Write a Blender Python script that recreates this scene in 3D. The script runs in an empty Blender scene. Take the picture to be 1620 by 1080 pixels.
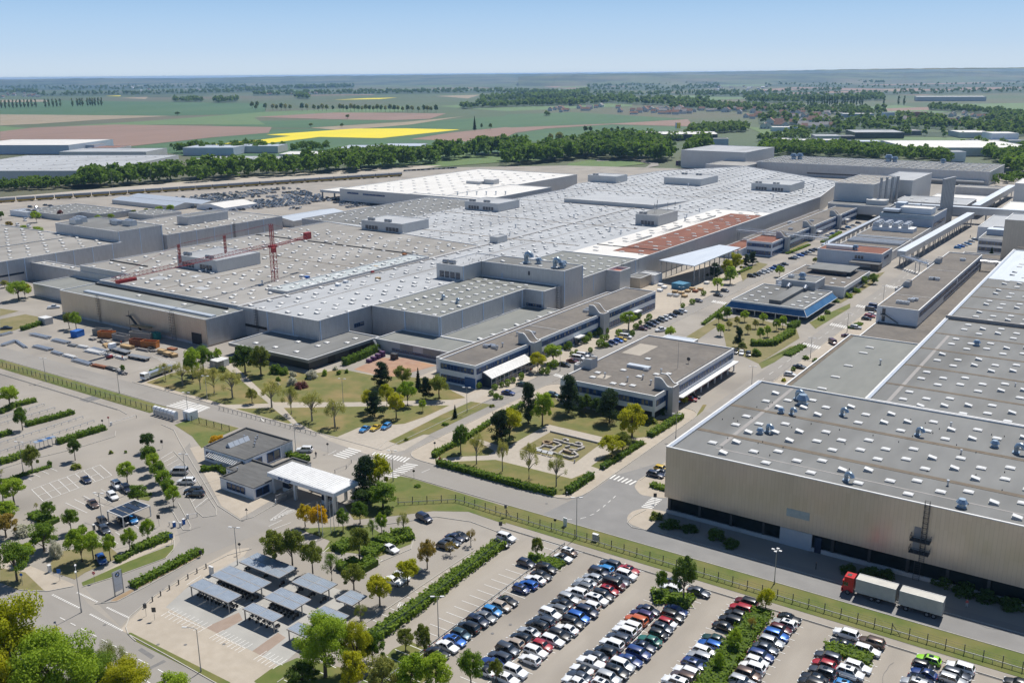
import bpy, bmesh, math, random
import numpy as np
from mathutils import Vector, Matrix
random.seed(7)
RNG = np.random.default_rng(7)
SC = bpy.context.scene
COL = SC.collection
# ---------------------------------------------------------------- camera
FPX, PITCH, ROLL, YAW, CAMH = 1522.45, math.radians(15.55), math.radians(-.488), math.radians(-34.447), 100.0
FW = Vector((math.sin(YAW)*math.cos(PITCH), math.cos(YAW)*math.cos(PITCH), -math.sin(PITCH)))
_R = Vector((math.cos(YAW), -math.sin(YAW), 0)); _U = _R.cross(FW)
RT = _R*math.cos(ROLL)+_U*math.sin(ROLL); UP = -_R*math.sin(ROLL)+_U*math.cos(ROLL)
cam = bpy.data.cameras.new("camera"); camo = bpy.data.objects.new("camera", cam); COL.objects.link(camo)
cam.sensor_width = 36; cam.lens = FPX/1620*36; cam.clip_start = 1; cam.clip_end = 60000
mw = Matrix((RT, UP, -FW)).transposed().to_4x4(); mw.translation = (0, 0, CAMH)
camo.matrix_world = mw; SC.camera = camo
# ---------------------------------------------------------------- light
SUN_EL, SUN_AZ = math.radians(58.5), math.radians(-3)   # azimuth from +Y towards +X
sd = Vector((math.sin(SUN_AZ)*math.cos(SUN_EL), math.cos(SUN_AZ)*math.cos(SUN_EL), math.sin(SUN_EL)))
wd = bpy.data.worlds.new("World"); SC.world = wd; wd.use_nodes = True
nt = wd.node_tree; bg = nt.nodes["Background"]
sky = nt.nodes.new("ShaderNodeTexSky"); sky.sky_type = 'NISHITA'; sky.sun_disc = False
sky.sun_elevation = SUN_EL; sky.sun_rotation = SUN_AZ
sky.altitude = 350; sky.air_density = 1.0; sky.dust_density = .35; sky.ozone_density = 2.0
# pale bluish air towards the horizon, laid over the clear-sky model by height above the horizon
tc = nt.nodes.new("ShaderNodeTexCoord"); sx = nt.nodes.new("ShaderNodeSeparateXYZ"); nt.links.new(tc.outputs['Generated'], sx.inputs[0])
rp = nt.nodes.new("ShaderNodeValToRGB"); nt.links.new(sx.outputs[2], rp.inputs[0]); rp.color_ramp.interpolation = 'B_SPLINE'
for i, (p, c) in enumerate(((0,(.66,.77,.88)),(.025,(.56,.72,.90)),(.075,(.37,.62,.93)),(.15,(.12,.25,.52)))):
    e = rp.color_ramp.elements[i] if i < 2 else rp.color_ramp.elements.new(p); e.position = p; e.color = (*c, 1)
mr = nt.nodes.new("ShaderNodeMapRange"); mr.inputs[1].default_value = .3; mr.inputs[2].default_value = .75; nt.links.new(sx.outputs[2], mr.inputs[0])
mxs = nt.nodes.new("ShaderNodeMix"); mxs.data_type = 'RGBA'; nt.links.new(mr.outputs[0], mxs.inputs[0]); vs = nt.nodes.new("ShaderNodeVectorMath"); vs.operation = 'SCALE'; vs.inputs['Scale'].default_value = 17.5; nt.links.new(rp.outputs[0], vs.inputs[0]); nt.links.new(vs.outputs[0], mxs.inputs[6]); nt.links.new(sky.outputs[0], mxs.inputs[7])
nt.links.new(mxs.outputs[2], bg.inputs[0]); bg.inputs[1].default_value = 0.05
sl = bpy.data.lights.new("sun", 'SUN'); sl.energy = 5.0; sl.angle = math.radians(.53); sl.color = (1, .955, .89)
so = bpy.data.objects.new("sun", sl); COL.objects.link(so); so.rotation_euler = sd.to_track_quat('Z', 'Y').to_euler()
SC.view_settings.view_transform = 'Standard'; SC.view_settings.look = 'None'
SC.view_settings.exposure = 0.12; SC.view_settings.gamma = 1
SC.cycles.max_bounces = 6; SC.cycles.diffuse_bounces = 3; SC.cycles.glossy_bounces = 3; SC.cycles.transmission_bounces = 2
SC.cycles.volume_bounces = 0; SC.cycles.use_adaptive_sampling = True; SC.cycles.adaptive_threshold = .02
SC.cycles.transparent_max_bounces = 6; SC.cycles.use_denoising = True
# ---------------------------------------------------------------- survey helper: sight line -> point at height z
def G(px, py, z=0.0):
    d = FW*FPX+RT*(px-810)-UP*(py-540)
    t = (z-CAMH)/d.z
    return Vector((d.x*t, d.y*t, z))
def GP(pts, z=0.0): return [tuple(G(p[0], p[1], z)) for p in pts]
def MPP(p): return max(1.0, (Vector(p)-Vector((0, 0, CAMH))).dot(FW))/FPX   # metres per photo pixel there
# ---------------------------------------------------------------- materials
MATS = {}
def nodes_of(name):
    m = bpy.data.materials.new(name); m.use_nodes = True; MATS[name] = m
    n = m.node_tree; return m, n, n.nodes["Principled BSDF"]
def mat(name, c, c2=None, scale=.3, rough=.85, metal=0.0, bump=0.0, bscale=None, stretch=None, detail=5, c3=None, s3=.03, amt3=.5, spec=None, obj=False, lo=.3, hi=.7):
    m, n, b = nodes_of(name); L = n.links
    b.inputs['Roughness'].default_value = rough; b.inputs['Metallic'].default_value = metal
    if spec is not None: b.inputs['Specular IOR Level'].default_value = spec
    b.inputs['Base Color'].default_value = (*c, 1)
    if obj:
        co = n.nodes.new("ShaderNodeTexCoord").outputs['Object']
    else:
        co = n.nodes.new("ShaderNodeNewGeometry").outputs['Position']
    if stretch:
        vm = n.nodes.new("ShaderNodeVectorMath"); vm.operation = 'MULTIPLY'; vm.inputs[1].default_value = stretch
        L.new(co, vm.inputs[0]); co = vm.outputs[0]
    if c2:
        t = n.nodes.new("ShaderNodeTexNoise"); t.inputs['Scale'].default_value = scale; t.inputs['Detail'].default_value = detail
        L.new(co, t.inputs['Vector'])
        r = n.nodes.new("ShaderNodeMapRange"); r.inputs[1].default_value = lo; r.inputs[2].default_value = hi
        L.new(t.outputs['Fac'], r.inputs[0])
        mx = n.nodes.new("ShaderNodeMix"); mx.data_type = 'RGBA'; mx.inputs[6].default_value = (*c, 1); mx.inputs[7].default_value = (*c2, 1)
        L.new(r.outputs[0], mx.inputs[0]); out = mx.outputs[2]
        if c3:
            t3 = n.nodes.new("ShaderNodeTexNoise"); t3.inputs['Scale'].default_value = s3; t3.inputs['Detail'].default_value = 3
            L.new(co, t3.inputs['Vector'])
            r3 = n.nodes.new("ShaderNodeMapRange"); r3.inputs[1].default_value = .45; r3.inputs[2].default_value = .7; r3.inputs[4].default_value = amt3
            L.new(t3.outputs['Fac'], r3.inputs[0])
            m3 = n.nodes.new("ShaderNodeMix"); m3.data_type = 'RGBA'; m3.inputs[7].default_value = (*c3, 1)
            L.new(r3.outputs[0], m3.inputs[0]); L.new(out, m3.inputs[6]); out = m3.outputs[2]
        L.new(out, b.inputs['Base Color'])
    if bump:
        t = n.nodes.new("ShaderNodeTexNoise"); t.inputs['Scale'].default_value = bscale or scale*4; t.inputs['Detail'].default_value = 4
        L.new(co, t.inputs['Vector'])
        bp = n.nodes.new("ShaderNodeBump"); bp.inputs['Strength'].default_value = bump; bp.inputs['Distance'].default_value = .1
        L.new(t.outputs['Fac'], bp.inputs['Height']); L.new(bp.outputs[0], b.inputs['Normal'])
    return m
def cladding(name, c, metal, rough, width=.9, var=.10, rvar=.1):
    """sheet-metal cladding: vertical panels that differ a little, with a seam between them"""
    m, n, b = nodes_of(name); L = n.links
    b.inputs['Metallic'].default_value = metal
    pos = n.nodes.new("ShaderNodeNewGeometry").outputs['Position']
    sp = n.nodes.new("ShaderNodeSeparateXYZ"); L.new(pos, sp.inputs[0])
    def mth(op, a, bb=None):
        x = n.nodes.new("ShaderNodeMath"); x.operation = op
        for i, v in enumerate((a, bb)):
            if v is None: continue
            if isinstance(v, (int, float)): x.inputs[i].default_value = v
            else: L.new(v, x.inputs[i])
        return x.outputs[0]
    s = mth('DIVIDE', mth('ADD', sp.outputs[0], sp.outputs[1]), width)
    fl, fr = mth('FLOOR', s), mth('FRACT', s)
    zb = mth('FLOOR', mth('DIVIDE', sp.outputs[2], 3.1))
    wn = n.nodes.new("ShaderNodeTexWhiteNoise"); wn.noise_dimensions = '2D'
    cv = n.nodes.new("ShaderNodeCombineXYZ"); L.new(fl, cv.inputs[0]); L.new(zb, cv.inputs[1]); L.new(cv.outputs[0], wn.inputs['Vector'])
    nz = n.nodes.new("ShaderNodeTexNoise"); nz.inputs['Scale'].default_value = .12; nz.inputs['Detail'].default_value = 3
    L.new(pos, nz.inputs['Vector'])
    v = mth('ADD', mth('MULTIPLY', wn.outputs['Value'], var), mth('MULTIPLY', nz.outputs['Fac'], .16))
    v = mth('ADD', v, .92-var/2-.08)
    seam = mth('LESS_THAN', mth('ABSOLUTE', mth('SUBTRACT', fr, .5)), .46)
    v = mth('MULTIPLY', v, mth('ADD', mth('MULTIPLY', seam, .18), .82))
    mx = n.nodes.new("ShaderNodeVectorMath"); mx.operation = 'SCALE'; mx.inputs[0].default_value = c
    L.new(v, mx.inputs['Scale']); L.new(mx.outputs[0], b.inputs['Base Color'])
    L.new(mth('ADD', mth('MULTIPLY', wn.outputs['Value'], rvar), rough), b.inputs['Roughness'])
    bp = n.nodes.new("ShaderNodeBump"); bp.inputs['Strength'].default_value = .25; bp.inputs['Distance'].default_value = .05
    L.new(seam, bp.inputs['Height']); L.new(bp.outputs[0], b.inputs['Normal'])
    return m
def leafmat(name, c, c2, var=.25):
    """foliage: mottled by leaf clump and a little by the individual plant, partly translucent"""
    m, n, b = nodes_of(name); L = n.links
    b.inputs['Roughness'].default_value = .7; b.inputs['Specular IOR Level'].default_value = .25
    pos = n.nodes.new("ShaderNodeNewGeometry").outputs['Position']
    t = n.nodes.new("ShaderNodeTexNoise"); t.inputs['Scale'].default_value = 1.3; t.inputs['Detail'].default_value = 5
    L.new(pos, t.inputs['Vector'])
    oi = n.nodes.new("ShaderNodeObjectInfo")
    a = n.nodes.new("ShaderNodeMath"); a.operation = 'MULTIPLY_ADD'; a.inputs[1].default_value = var*2; L.new(oi.outputs['Random'], a.inputs[0]); L.new(t.outputs['Fac'], a.inputs[2])
    r = n.nodes.new("ShaderNodeMapRange"); r.inputs[1].default_value = .3+var*.5; r.inputs[2].default_value = .7+var*1.5
    L.new(a.outputs[0], r.inputs[0])
    mx = n.nodes.new("ShaderNodeMix"); mx.data_type = 'RGBA'; mx.inputs[6].default_value = (*c, 1); mx.inputs[7].default_value = (*c2, 1)
    L.new(r.outputs[0], mx.inputs[0]); L.new(mx.outputs[2], b.inputs['Base Color'])
    tr = n.nodes.new("ShaderNodeBsdfTranslucent"); L.new(mx.outputs[2], tr.inputs[0])
    ms = n.nodes.new("ShaderNodeMixShader"); ms.inputs[0].default_value = .48
    L.new(b.outputs[0], ms.inputs[1]); L.new(tr.outputs[0], ms.inputs[2])
    L.new(ms.outputs[0], n.nodes["Material Output"].inputs[0])
    return m
# ---------------------------------------------------------------- meshes
class MB:
    def __init__(s): s.v = []; s.f = []; s.m = []
    def poly(s, pts, m=0):
        i = len(s.v); s.v += [tuple(p) for p in pts]; s.f.append(tuple(range(i, i+len(pts)))); s.m.append(m)
    def box(s, x0, x1, y0, y1, z0, z1, m=0, bottom=True, top=True):
        i = len(s.v)
        s.v += [(x0,y0,z0),(x1,y0,z0),(x1,y1,z0),(x0,y1,z0),(x0,y0,z1),(x1,y0,z1),(x1,y1,z1),(x0,y1,z1)]
        fs = [(0,1,5,4),(1,2,6,5),(2,3,7,6),(3,0,4,7)]
        if top: fs.append((4,5,6,7))
        if bottom: fs.append((3,2,1,0))
        s.f += [tuple(i+k for k in f) for f in fs]; s.m += [m]*len(fs)
    def obox(s, c, ax, ay, az, m=0):
        """box about centre c with half-axis vectors"""
        c, ax, ay, az = map(Vector, (c, ax, ay, az)); i = len(s.v)
        for sz in (-1, 1):
            for sx, sy in ((-1,-1),(1,-1),(1,1),(-1,1)): s.v.append(tuple(c+ax*sx+ay*sy+az*sz))
        fs = [(0,1,5,4),(1,2,6,5),(2,3,7,6),(3,0,4,7),(4,5,6,7),(3,2,1,0)]
        s.f += [tuple(i+k for k in f) for f in fs]; s.m += [m]*6
    def bar(s, a, b, w, h=None, m=0):
        """square bar from a to b"""
        a, b = Vector(a), Vector(b); d = b-a; u = d.cross(Vector((0,0,1)))
        if u.length < 1e-4: u = Vector((1,0,0))
        u.normalize(); v = u.cross(d).normalized()
        s.obox((a+b)/2, d/2, u*w/2, v*(h or w)/2, m)
    def prism(s, pts, z0, z1, m=0, mt=None, top=True):
        n = len(pts); i = len(s.v)
        s.v += [(p[0],p[1],z0) for p in pts]+[(p[0],p[1],z1) for p in pts]
        for k in range(n):
            j = (k+1) % n; s.f.append((i+k,i+j,i+n+j,i+n+k)); s.m.append(m)
        if top: s.f.append(tuple(i+n+k for k in range(n))); s.m.append(m if mt is None else mt)
    def cyl(s, x, y, z0, z1, r0, r1=None, n=10, m=0, cap=True):
        r1 = r0 if r1 is None else r1; i = len(s.v)
        for z, r in ((z0,r0),(z1,r1)):
            s.v += [(x+r*math.cos(2*math.pi*k/n), y+r*math.sin(2*math.pi*k/n), z) for k in range(n)]
        for k in range(n):
            j = (k+1) % n; s.f.append((i+k,i+j,i+n+j,i+n+k)); s.m.append(m)
        if cap: s.f.append(tuple(i+n+k for k in range(n))); s.m.append(m); s.f.append(tuple(i+n-1-k for k in range(n))); s.m.append(m)
    def tube(s, path, r, n=8, m=0):
        path = [Vector(p) for p in path]; i = len(s.v); R = r if isinstance(r, (list,tuple)) else [r]*len(path)
        for k, p in enumerate(path):
            d = (path[min(k+1,len(path)-1)]-path[max(k-1,0)]).normalized()
            u = d.cross(Vector((0,0,1)))
            if u.length < 1e-3: u = Vector((1,0,0))
            u.normalize(); w = u.cross(d)
            s.v += [tuple(p+u*R[k]*math.cos(2*math.pi*q/n)+w*R[k]*math.sin(2*math.pi*q/n)) for q in range(n)]
        for k in range(len(path)-1):
            for q in range(n):
                a = i+k*n; j = (q+1) % n; s.f.append((a+q,a+j,a+n+j,a+n+q)); s.m.append(m)
        s.f.append(tuple(i+q for q in range(n))[::-1]); s.m.append(m)
        e = i+(len(path)-1)*n; s.f.append(tuple(e+q for q in range(n))); s.m.append(m)
    def add(s, o, off=(0,0,0), rz=0, sc=1):
        i = len(s.v); c, q = math.cos(rz)*sc, math.sin(rz)*sc
        s.v += [(off[0]+c*x-q*y, off[1]+q*x+c*y, off[2]+z*sc) for x,y,z in o.v]
        s.f += [tuple(i+k for k in f) for f in o.f]; s.m += o.m
    def mesh(s, name, mats, loc=(0,0,0), smooth=None):
        me = bpy.data.meshes.new(name)
        v = [(a[0]-loc[0],a[1]-loc[1],a[2]-loc[2]) for a in s.v] if any(loc) else s.v
        me.from_pydata(v, [], s.f)
        for q in (mats if isinstance(mats, (list,tuple)) else [mats]): me.materials.append(MATS[q] if isinstance(q,str) else q)
        if any(s.m): me.polygons.foreach_set('material_index', s.m)
        if smooth:
            me.polygons.foreach_set('use_smooth', [True]*len(me.polygons)); me.set_sharp_from_angle(angle=math.radians(smooth))
        me.update(); return me
    def build(s, name, mats, parent=None, smooth=None, loc=None, recenter=True):
        """ONE mesh object; vertices are given in world coordinates"""
        if parent is not None: l = tuple(abs_loc(parent)); 
        elif loc is not None: l = loc
        elif recenter:
            xs = [a[0] for a in s.v]; ys = [a[1] for a in s.v]
            l = ((min(xs)+max(xs))/2, (min(ys)+max(ys))/2, min(a[2] for a in s.v))
        else: l = (0,0,0)
        o = bpy.data.objects.new(name, s.mesh(name, mats, l, smooth)); COL.objects.link(o)
        if parent is not None: o.parent = parent
        else: o.location = l
        return o
def abs_loc(o):
    v = Vector((0,0,0))
    while o is not None: v = v+o.location; o = o.parent
    return v
def tag(o, label=None, cat=None, group=None, kind=None):
    for k, v in (('label',label),('category',cat),('group',group),('kind',kind)):
        if v: o[k] = v
    return o
def empty(name, loc, label=None, cat=None, group=None, kind=None):
    o = bpy.data.objects.new(name, None); COL.objects.link(o); o.location = loc; o.empty_display_size = .1
    return tag(o, label, cat, group, kind)
def struct(name, mb, mats, **k): return tag(mb.build(name, mats, recenter=False, **k), kind='structure')
def tree_copy(o, parent=None, children=None):
    c = o.copy(); COL.objects.link(c); c.parent = parent
    for ch in KIDS.get(o.name, ()): 
        d = tree_copy(ch, c)
    return c
KIDS = {}
def kid(o, p): KIDS.setdefault(p.name, []).append(o); return o
_ONES = "zeroth first second third fourth fifth sixth seventh eighth ninth tenth eleventh twelfth thirteenth fourteenth fifteenth sixteenth seventeenth eighteenth nineteenth".split()
_TENS = {2:('twentieth','twenty'),3:('thirtieth','thirty'),4:('fortieth','forty'),5:('fiftieth','fifty'),6:('sixtieth','sixty'),7:('seventieth','seventy'),8:('eightieth','eighty'),9:('ninetieth','ninety')}
def nth(i):
    if i < 20: return _ONES[i]
    if i < 100: return _TENS[i//10][0] if i % 10 == 0 else _TENS[i//10][1]+'-'+_ONES[i % 10]
    return 'hundredth' if i == 100 else 'hundred-and-'+nth(i-100)
def inset(pts, d):
    """mitred inset of a counter-clockwise polygon"""
    n = len(pts); out = []
    for i in range(n):
        a, b, c = Vector(pts[i-1][:2]), Vector(pts[i][:2]), Vector(pts[(i+1) % n][:2])
        e1, e2 = (b-a).normalized(), (c-b).normalized()
        n1, n2 = Vector((-e1.y, e1.x)), Vector((-e2.y, e2.x))
        k = n1+n2; q = max(.3, 1+n1.dot(n2)); p = b+k*(d/q); out.append((p.x, p.y))
    return out
# ================================================================= materials
mat('field_base', (.05,.09,.035), (.075,.105,.045), scale=.004, c3=(.13,.10,.07), s3=.0011, amt3=.7)
mat('paving', (.285,.258,.222), (.335,.307,.268), scale=.12, rough=.9, c3=(.205,.188,.168), s3=.06, amt3=.75, bump=.05, bscale=6)
mat('lot', (.305,.272,.23), (.345,.312,.268), scale=.25, rough=.9, c3=(.222,.2,.173), s3=.09, amt3=.75, stretch=(1,.35,1))
mat('asphalt', (.25,.232,.208), (.29,.272,.247), scale=.2, rough=.88, c3=(.205,.192,.176), s3=.05, amt3=.6, stretch=(.4,1,1))
mat('asphalt_grey', (.20,.196,.19), (.235,.23,.222), scale=.25, rough=.86, c3=(.17,.167,.163), s3=.06, amt3=.5)
mat('patch', (.155,.152,.15), (.185,.18,.175), scale=.8)
mat('pavement', (.375,.325,.26), (.43,.378,.31), scale=.5, rough=.9, c3=(.32,.28,.23), s3=.08)
mat('gravel', (.37,.33,.275), (.43,.385,.325), scale=.9, rough=.95, c3=(.30,.272,.23), s3=.09, bump=.1, bscale=8)
mat('block_paving', (.27,.205,.16), (.31,.24,.195), scale=.7)
mat('concrete_pad', (.34,.332,.308), (.385,.376,.35), scale=.3, c3=(.28,.272,.255), s3=.12)
mat('lawn', (.11,.125,.030), (.155,.15,.042), scale=.35, rough=.95, c3=(.23,.175,.07), s3=.11, amt3=1, bump=.4, bscale=5)
mat('lawn_green', (.085,.12,.02), (.13,.145,.035), scale=.4, rough=.95, c3=(.20,.165,.06), s3=.09, amt3=.75, bump=.4, bscale=5)
mat('dry_grass', (.20,.17,.075), (.145,.14,.05), scale=.5, rough=.95, c3=(.27,.22,.12), s3=.12, bump=.3, bscale=5)
mat('soil', (.30,.21,.13), (.24,.17,.10), scale=.6, rough=.95, c3=(.36,.29,.2), s3=.15)
mat('red_gravel', (.30,.17,.115), (.36,.24,.17), scale=.4, c3=(.42,.22,.09), s3=.1)
mat('white_paint', (.74,.73,.70), (.62,.61,.58), scale=2.5, rough=.7)
mat('kerb', (.47,.445,.40), (.40,.38,.34), scale=1.2)
mat('dark_joint', (.10,.095,.09))
# ================================================================= ground sheets
def sheet(name, polys, m, z):
    mb = MB()
    for k, p in enumerate(polys): mb.poly([(a[0], a[1], z+k*.0012) for a in p])
    for i, f in enumerate(mb.f):      # keep every sheet facing up
        a = sum(mb.v[f[k]][0]*mb.v[f[(k+1) % len(f)]][1]-mb.v[f[(k+1) % len(f)]][0]*mb.v[f[k]][1] for k in range(len(f)))
        if a < 0: mb.f[i] = f[::-1]
    return struct(name, mb, m)
Q2 = lambda p: [tuple(v[:2]) for v in GP(p)]
W = lambda x0, x1, y0, y1: [(x0,y0),(x1,y0),(x1,y1),(x0,y1)]
def rnd(p, r=3, n=5):
    """polygon with rounded corners"""
    out = []
    for i in range(len(p)):
        a, b, c = (Vector(q[:2]) for q in (p[i-1], p[i], p[(i+1) % len(p)]))
        d1, d2 = (a-b), (c-b); k = min(r, d1.length*.45, d2.length*.45)
        s, e = b+d1.normalized()*k, b+d2.normalized()*k
        for j in range(n+1):
            t = j/n; q = s*(1-t)**2+b*2*t*(1-t)+e*t*t; out.append((q.x, q.y))
    return out
sheet('ground', [W(-60000,60000,-6000,60000)], 'field_base', -.6)
yard = GP([(-500,345),(0,312),(330,288),(640,266),(900,262),(1130,268),(1300,250),(1620,262),(2500,275)])
sheet('factory_yard', [[(v[0],v[1]) for v in yard]+[(330,60),(330,-60),(-420,-60),(-900,120)]], 'paving', 0)
sheet('car_park', [W(-114.3,70,60,166.2)], 'lot', .004)
sheet('road', [W(-420,-163.5,175,183.8), W(-163.5,70,174.6,184), W(-170.3,-163.3,184,760), W(-108.7,-101.6,184,560)], 'asphalt', .006)
sheet('crossing', [rnd(Q2([(855,815),(905,790),(935,778),(972,752),(1056,728),(1056,820),(1030,840),(1000,836),(960,845),(900,835)]), 2)], 'asphalt_grey', .010)
sheet('hall_road', [W(-98,70,174.7,181.2)], 'asphalt_grey', .009)
main_road = Q2([(0,930),(60,925),(115,925),(140,955),(200,1000),(215,1015),(370,1092),(360,1140),(-40,1140),(-60,960)])
sheet('public_road', [main_road], 'asphalt', .008)
sheet('driveway', [Q2([(150,950),(135,930),(262,885),(285,855),(270,800),(262,742),(300,700),(325,760),(375,815),(432,785),(470,800),(420,840),(320,880),(205,975),(190,990)])], 'asphalt', .007)
sheet('repair_patch', [W(*[f(a,b) for a,b,f in ((G(126,632).x,G(157,631).x,min),(G(126,632).x,G(157,631).x,max),(G(126,632).y,G(150,640).y,min),(G(126,632).y,G(157,628).y,max))]),
    Q2([(218,1028),(224,1024),(245,1037),(239,1042)]), Q2([(196,1045),(202,1043),(218,1053),(213,1056)]),
    Q2([(216,1065),(220,1067),(263,1046),(259,1043)])], 'patch', .012)
# pavements
garden = rnd([(-163.2,184.4),(-108.9,184.4),(-108.9,262),(-163.2,262)], 7)
lawnside = rnd([(-283,184.2),(-170.4,184.2),(-170.4,480),(-205,480),(-205,240),(-272,222)], 3)
sheet('pavement', [garden, lawnside, W(-101.4,-88.2,214,560), rnd(Q2([(1003,770),(1010,758),(1056,734),(1056,788),(1014,783)]),1.5), rnd(Q2([(991,818),(1000,808),(1020,803),(1056,809),(1056,845),(1022,838),(995,828)]),1.5), Q2([(190,996),(200,985),(248,940),(300,905),(370,868),(395,866),(385,880),(300,925),(262,960),(420,1040),(520,1100),(400,1100),(215,1008)]),
    Q2([(0,884),(25,885),(120,925),(75,935),(0,905)]), Q2([(135,922),(205,880),(250,858),(277,846),(276,856),(200,890),(135,926)]),
    Q2([(350,800),(318,740),(300,708),(345,700),(350,740),(430,770),(440,785),(380,820)])], 'pavement', .016)
sheet('gravel_path', [Q2([(867,671),(966,694),(1008,702),(960,722),(935,738),(953,744),(938,752),(924,748),(905,757),(784,727),(726,728),(695,732),(698,726),(726,722),(770,719),(800,708)]),
    Q2([(357,641),(437,641),(560,638),(718,633),(716,640),(560,643),(437,647),(360,646)]),
    Q2([(355,576),(365,576),(432,637),(480,672),(470,674),(425,642)]),
    Q2([(500,685),(535,690),(568,677),(640,671),(720,640),(740,628),(800,595),(812,600),(745,636),(640,690),(612,697),(630,704),(672,687),(680,688),(640,712),(590,722),(520,697)])], 'gravel', .020)
sheet('bike_pad', [Q2([(246,965),(330,905),(378,878),(560,940),(520,985),(430,1066),(330,1010)])], 'concrete_pad', .014)
sheet('block_path', [Q2([(302,1002),(378,968),(384,980),(316,1018)]), Q2([(384,1040),(440,1000),(452,1008),(400,1048)])], 'block_paving', .020)
sheet('red_yard', [Q2([(592,592),(560,584),(600,566),(640,566),(690,578),(640,592),(612,598)])], 'red_gravel', .022)
# lawns
LW = [
 [(231,605),(272,590),(357,581),(425,638),(357,640),(311,627)], [(372,646),(431,645),(465,672),(420,660)],
 [(370,577),(433,636),(560,636),(716,632),(737,629),(711,616),(700,600),(640,596),(592,594),(541,584),(488,592),(400,572)],
 [(449,645),(560,643),(711,641),(672,659),(640,670),(568,676),(533,691),(500,683),(470,668)],
 [(615,698),(631,703),(670,687),(679,687),(778,640),(745,635),(700,655)],
 [(717,730),(784,727),(904,757),(924,749),(937,753),(897,782),(874,783),(760,749),(689,732)],
 [(689,720),(719,703),(745,692),(782,713),(773,720),(726,722),(698,725)],
 [(745,690),(870,622),(890,640),(1030,664),(1076,660),(1030,690),(1000,693),(966,694),(867,671),(800,708)],
 [(935,737),(965,716),(1000,694),(1024,701),(953,743)],
 [(1100,660),(1112,640),(1118,640),(1112,650)]]
sheet('lawn', [Q2(p) for p in LW], 'lawn', .034)
GR = [
 [(618,756),(633,753),(650,756),(800,801),(800,829),(741,809),(685,808),(630,815),(560,822),(545,800),(590,780)],
 [(276,860),(274,871),(262,882),(132,928),(129,921),(205,887)], [(202,1001),(207,1000),(365,1079),(352,1084),(215,1014)],
 [(472,836),(583,830),(600,842),(655,845),(650,860),(600,880),(555,874),(511,872),(522,855)],
 [(276,672),(311,659),(378,677),(344,692),(319,709),(304,690)],
 [(833,882),(850,877),(872,885),(892,893),(887,903),(855,893)], [(1028,944),(1043,938),(1092,950),(1098,962),(1060,956)],
 [(1303,1027),(1320,1019),(1376,1037),(1383,1052),(1378,1058),(1351,1045)],
 [(622,1026),(650,1014),(704,1041),(694,1064),(650,1090),(560,1090)], [(402,1077),(428,1058),(470,1040),(560,1060),(560,1110),(440,1110)],
 [(585,1010),(640,965),(700,925),(770,870),(800,855),(804,860),(700,940),(640,985),(592,1020)],
 [(1200,575),(1250,548),(1268,545),(1275,540),(1225,573),(1205,583)], [(1280,510),(1300,500),(1345,480),(1345,487),(1290,520)],
 [(225,783),(215,788),(235,792),(240,786)]]
sheet('verge', [Q2(p) for p in GR]+[W(-121,70,166.6,174.4), W(-420,-251,168,174.2)], 'lawn_green', .030)
DG = [[(0,898),(0,921),(30,933),(70,934),(40,905)], [(75,901),(118,916),(135,905),(192,880),(170,862),(90,872)], [(0,505),(40,497),(80,505),(30,520),(0,530)],
 [(0,500),(30,492),(0,488)], [(1140,505),(1180,500),(1260,520),(1265,535),(1200,575),(1150,552)],[(1310,470),(1355,440),(1400,430),(1380,450),(1330,480)],
 [(1060,556),(1080,536),(1140,500),(1150,505),(1100,540)],[(1170,430),(1200,415),(1215,418),(1175,445)],[(1235,395),(1260,383),(1290,378),(1250,398)]]
sheet('dry_verge', [Q2(p) for p in DG], 'dry_grass', .038)
sheet('excavation_floor', [Q2([(871,683),(950,702),(911,731),(823,710)])], 'dry_grass', .042)
sheet('median_soil', [Q2([(172,953),(182,945),(320,872),(321,878),(215,932),(186,951)])], 'soil', .026)
# ================================================================= painted markings
mk = MB()
def line(a, b, w=.14, z=.046):
    a, b = G(*a, z), G(*b, z); d = (b-a); n = Vector((-d.y, d.x, 0)).normalized()*w/2
    mk.poly([a-n, b-n, b+n, a+n])
def wline(a, b, w=.14, z=.046):
    a, b = Vector((*a, z)), Vector((*b, z)); d = b-a; n = Vector((-d.y, d.x, 0)).normalized()*w/2
    mk.poly([a-n, b-n, b+n, a+n])
lerp = lambda a, b, t: tuple(a[i]+(b[i]-a[i])*t for i in range(len(a)))
def comb(a0, a1, b0, b1, n, w=.14, edge=False):
    A0, A1, B0, B1 = (G(*p) for p in (a0,a1,b0,b1))
    for i in range(n):
        t = i/(n-1); a = A0.lerp(A1, t); b = B0.lerp(B1, t); wline((a.x,a.y), (b.x,b.y), w)
    if edge:
        for p, q in ((A0,A1),(B0,B1)): wline((p.x,p.y), (q.x,q.y), w)
comb((551,708.5),(528,719.5),(571,713.7),(548,725),6,.55); comb((594,715),(648,724),(589,719),(638,731),11,.5)
comb((641.7,733),(609,752),(661,736),(628,755),9,.5); comb((289,633),(264,641.5),(332,645),(315,652),6,.6)
comb((974,751),(1006.6,760.6),(965,757),(995.7,766.5),6,.5); comb((1030.5,787),(1015,801),(1047,790.5),(1032,804),7,.5)
for a, b, dx, dy in (((1273,542),(1298,548),-4,4),((1317,511),(1341,516),-4,3.5),((1358,482),(1383,487),-4,3),((1404,450.5),(1426,455.5),-3.5,2.6),((1130,475),(1149,478.5),-4,3),((880,591),(890,594),-4,3)):
    comb(a, b, (a[0]+dx,a[1]+dy), (b[0]+dx,b[1]+dy), 8, .5)
for x in (-99.2,-84.4,-69.6,-35.6,-20.8):
    y = 163.7
    wline((x,165 if x > -90 else 152), (x,88), .16)
    while y > 85: wline((x-5,y), (x-.2,y)); wline((x+.2,y), (x+5,y)); y -= 2.5
y = 161.2
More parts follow.
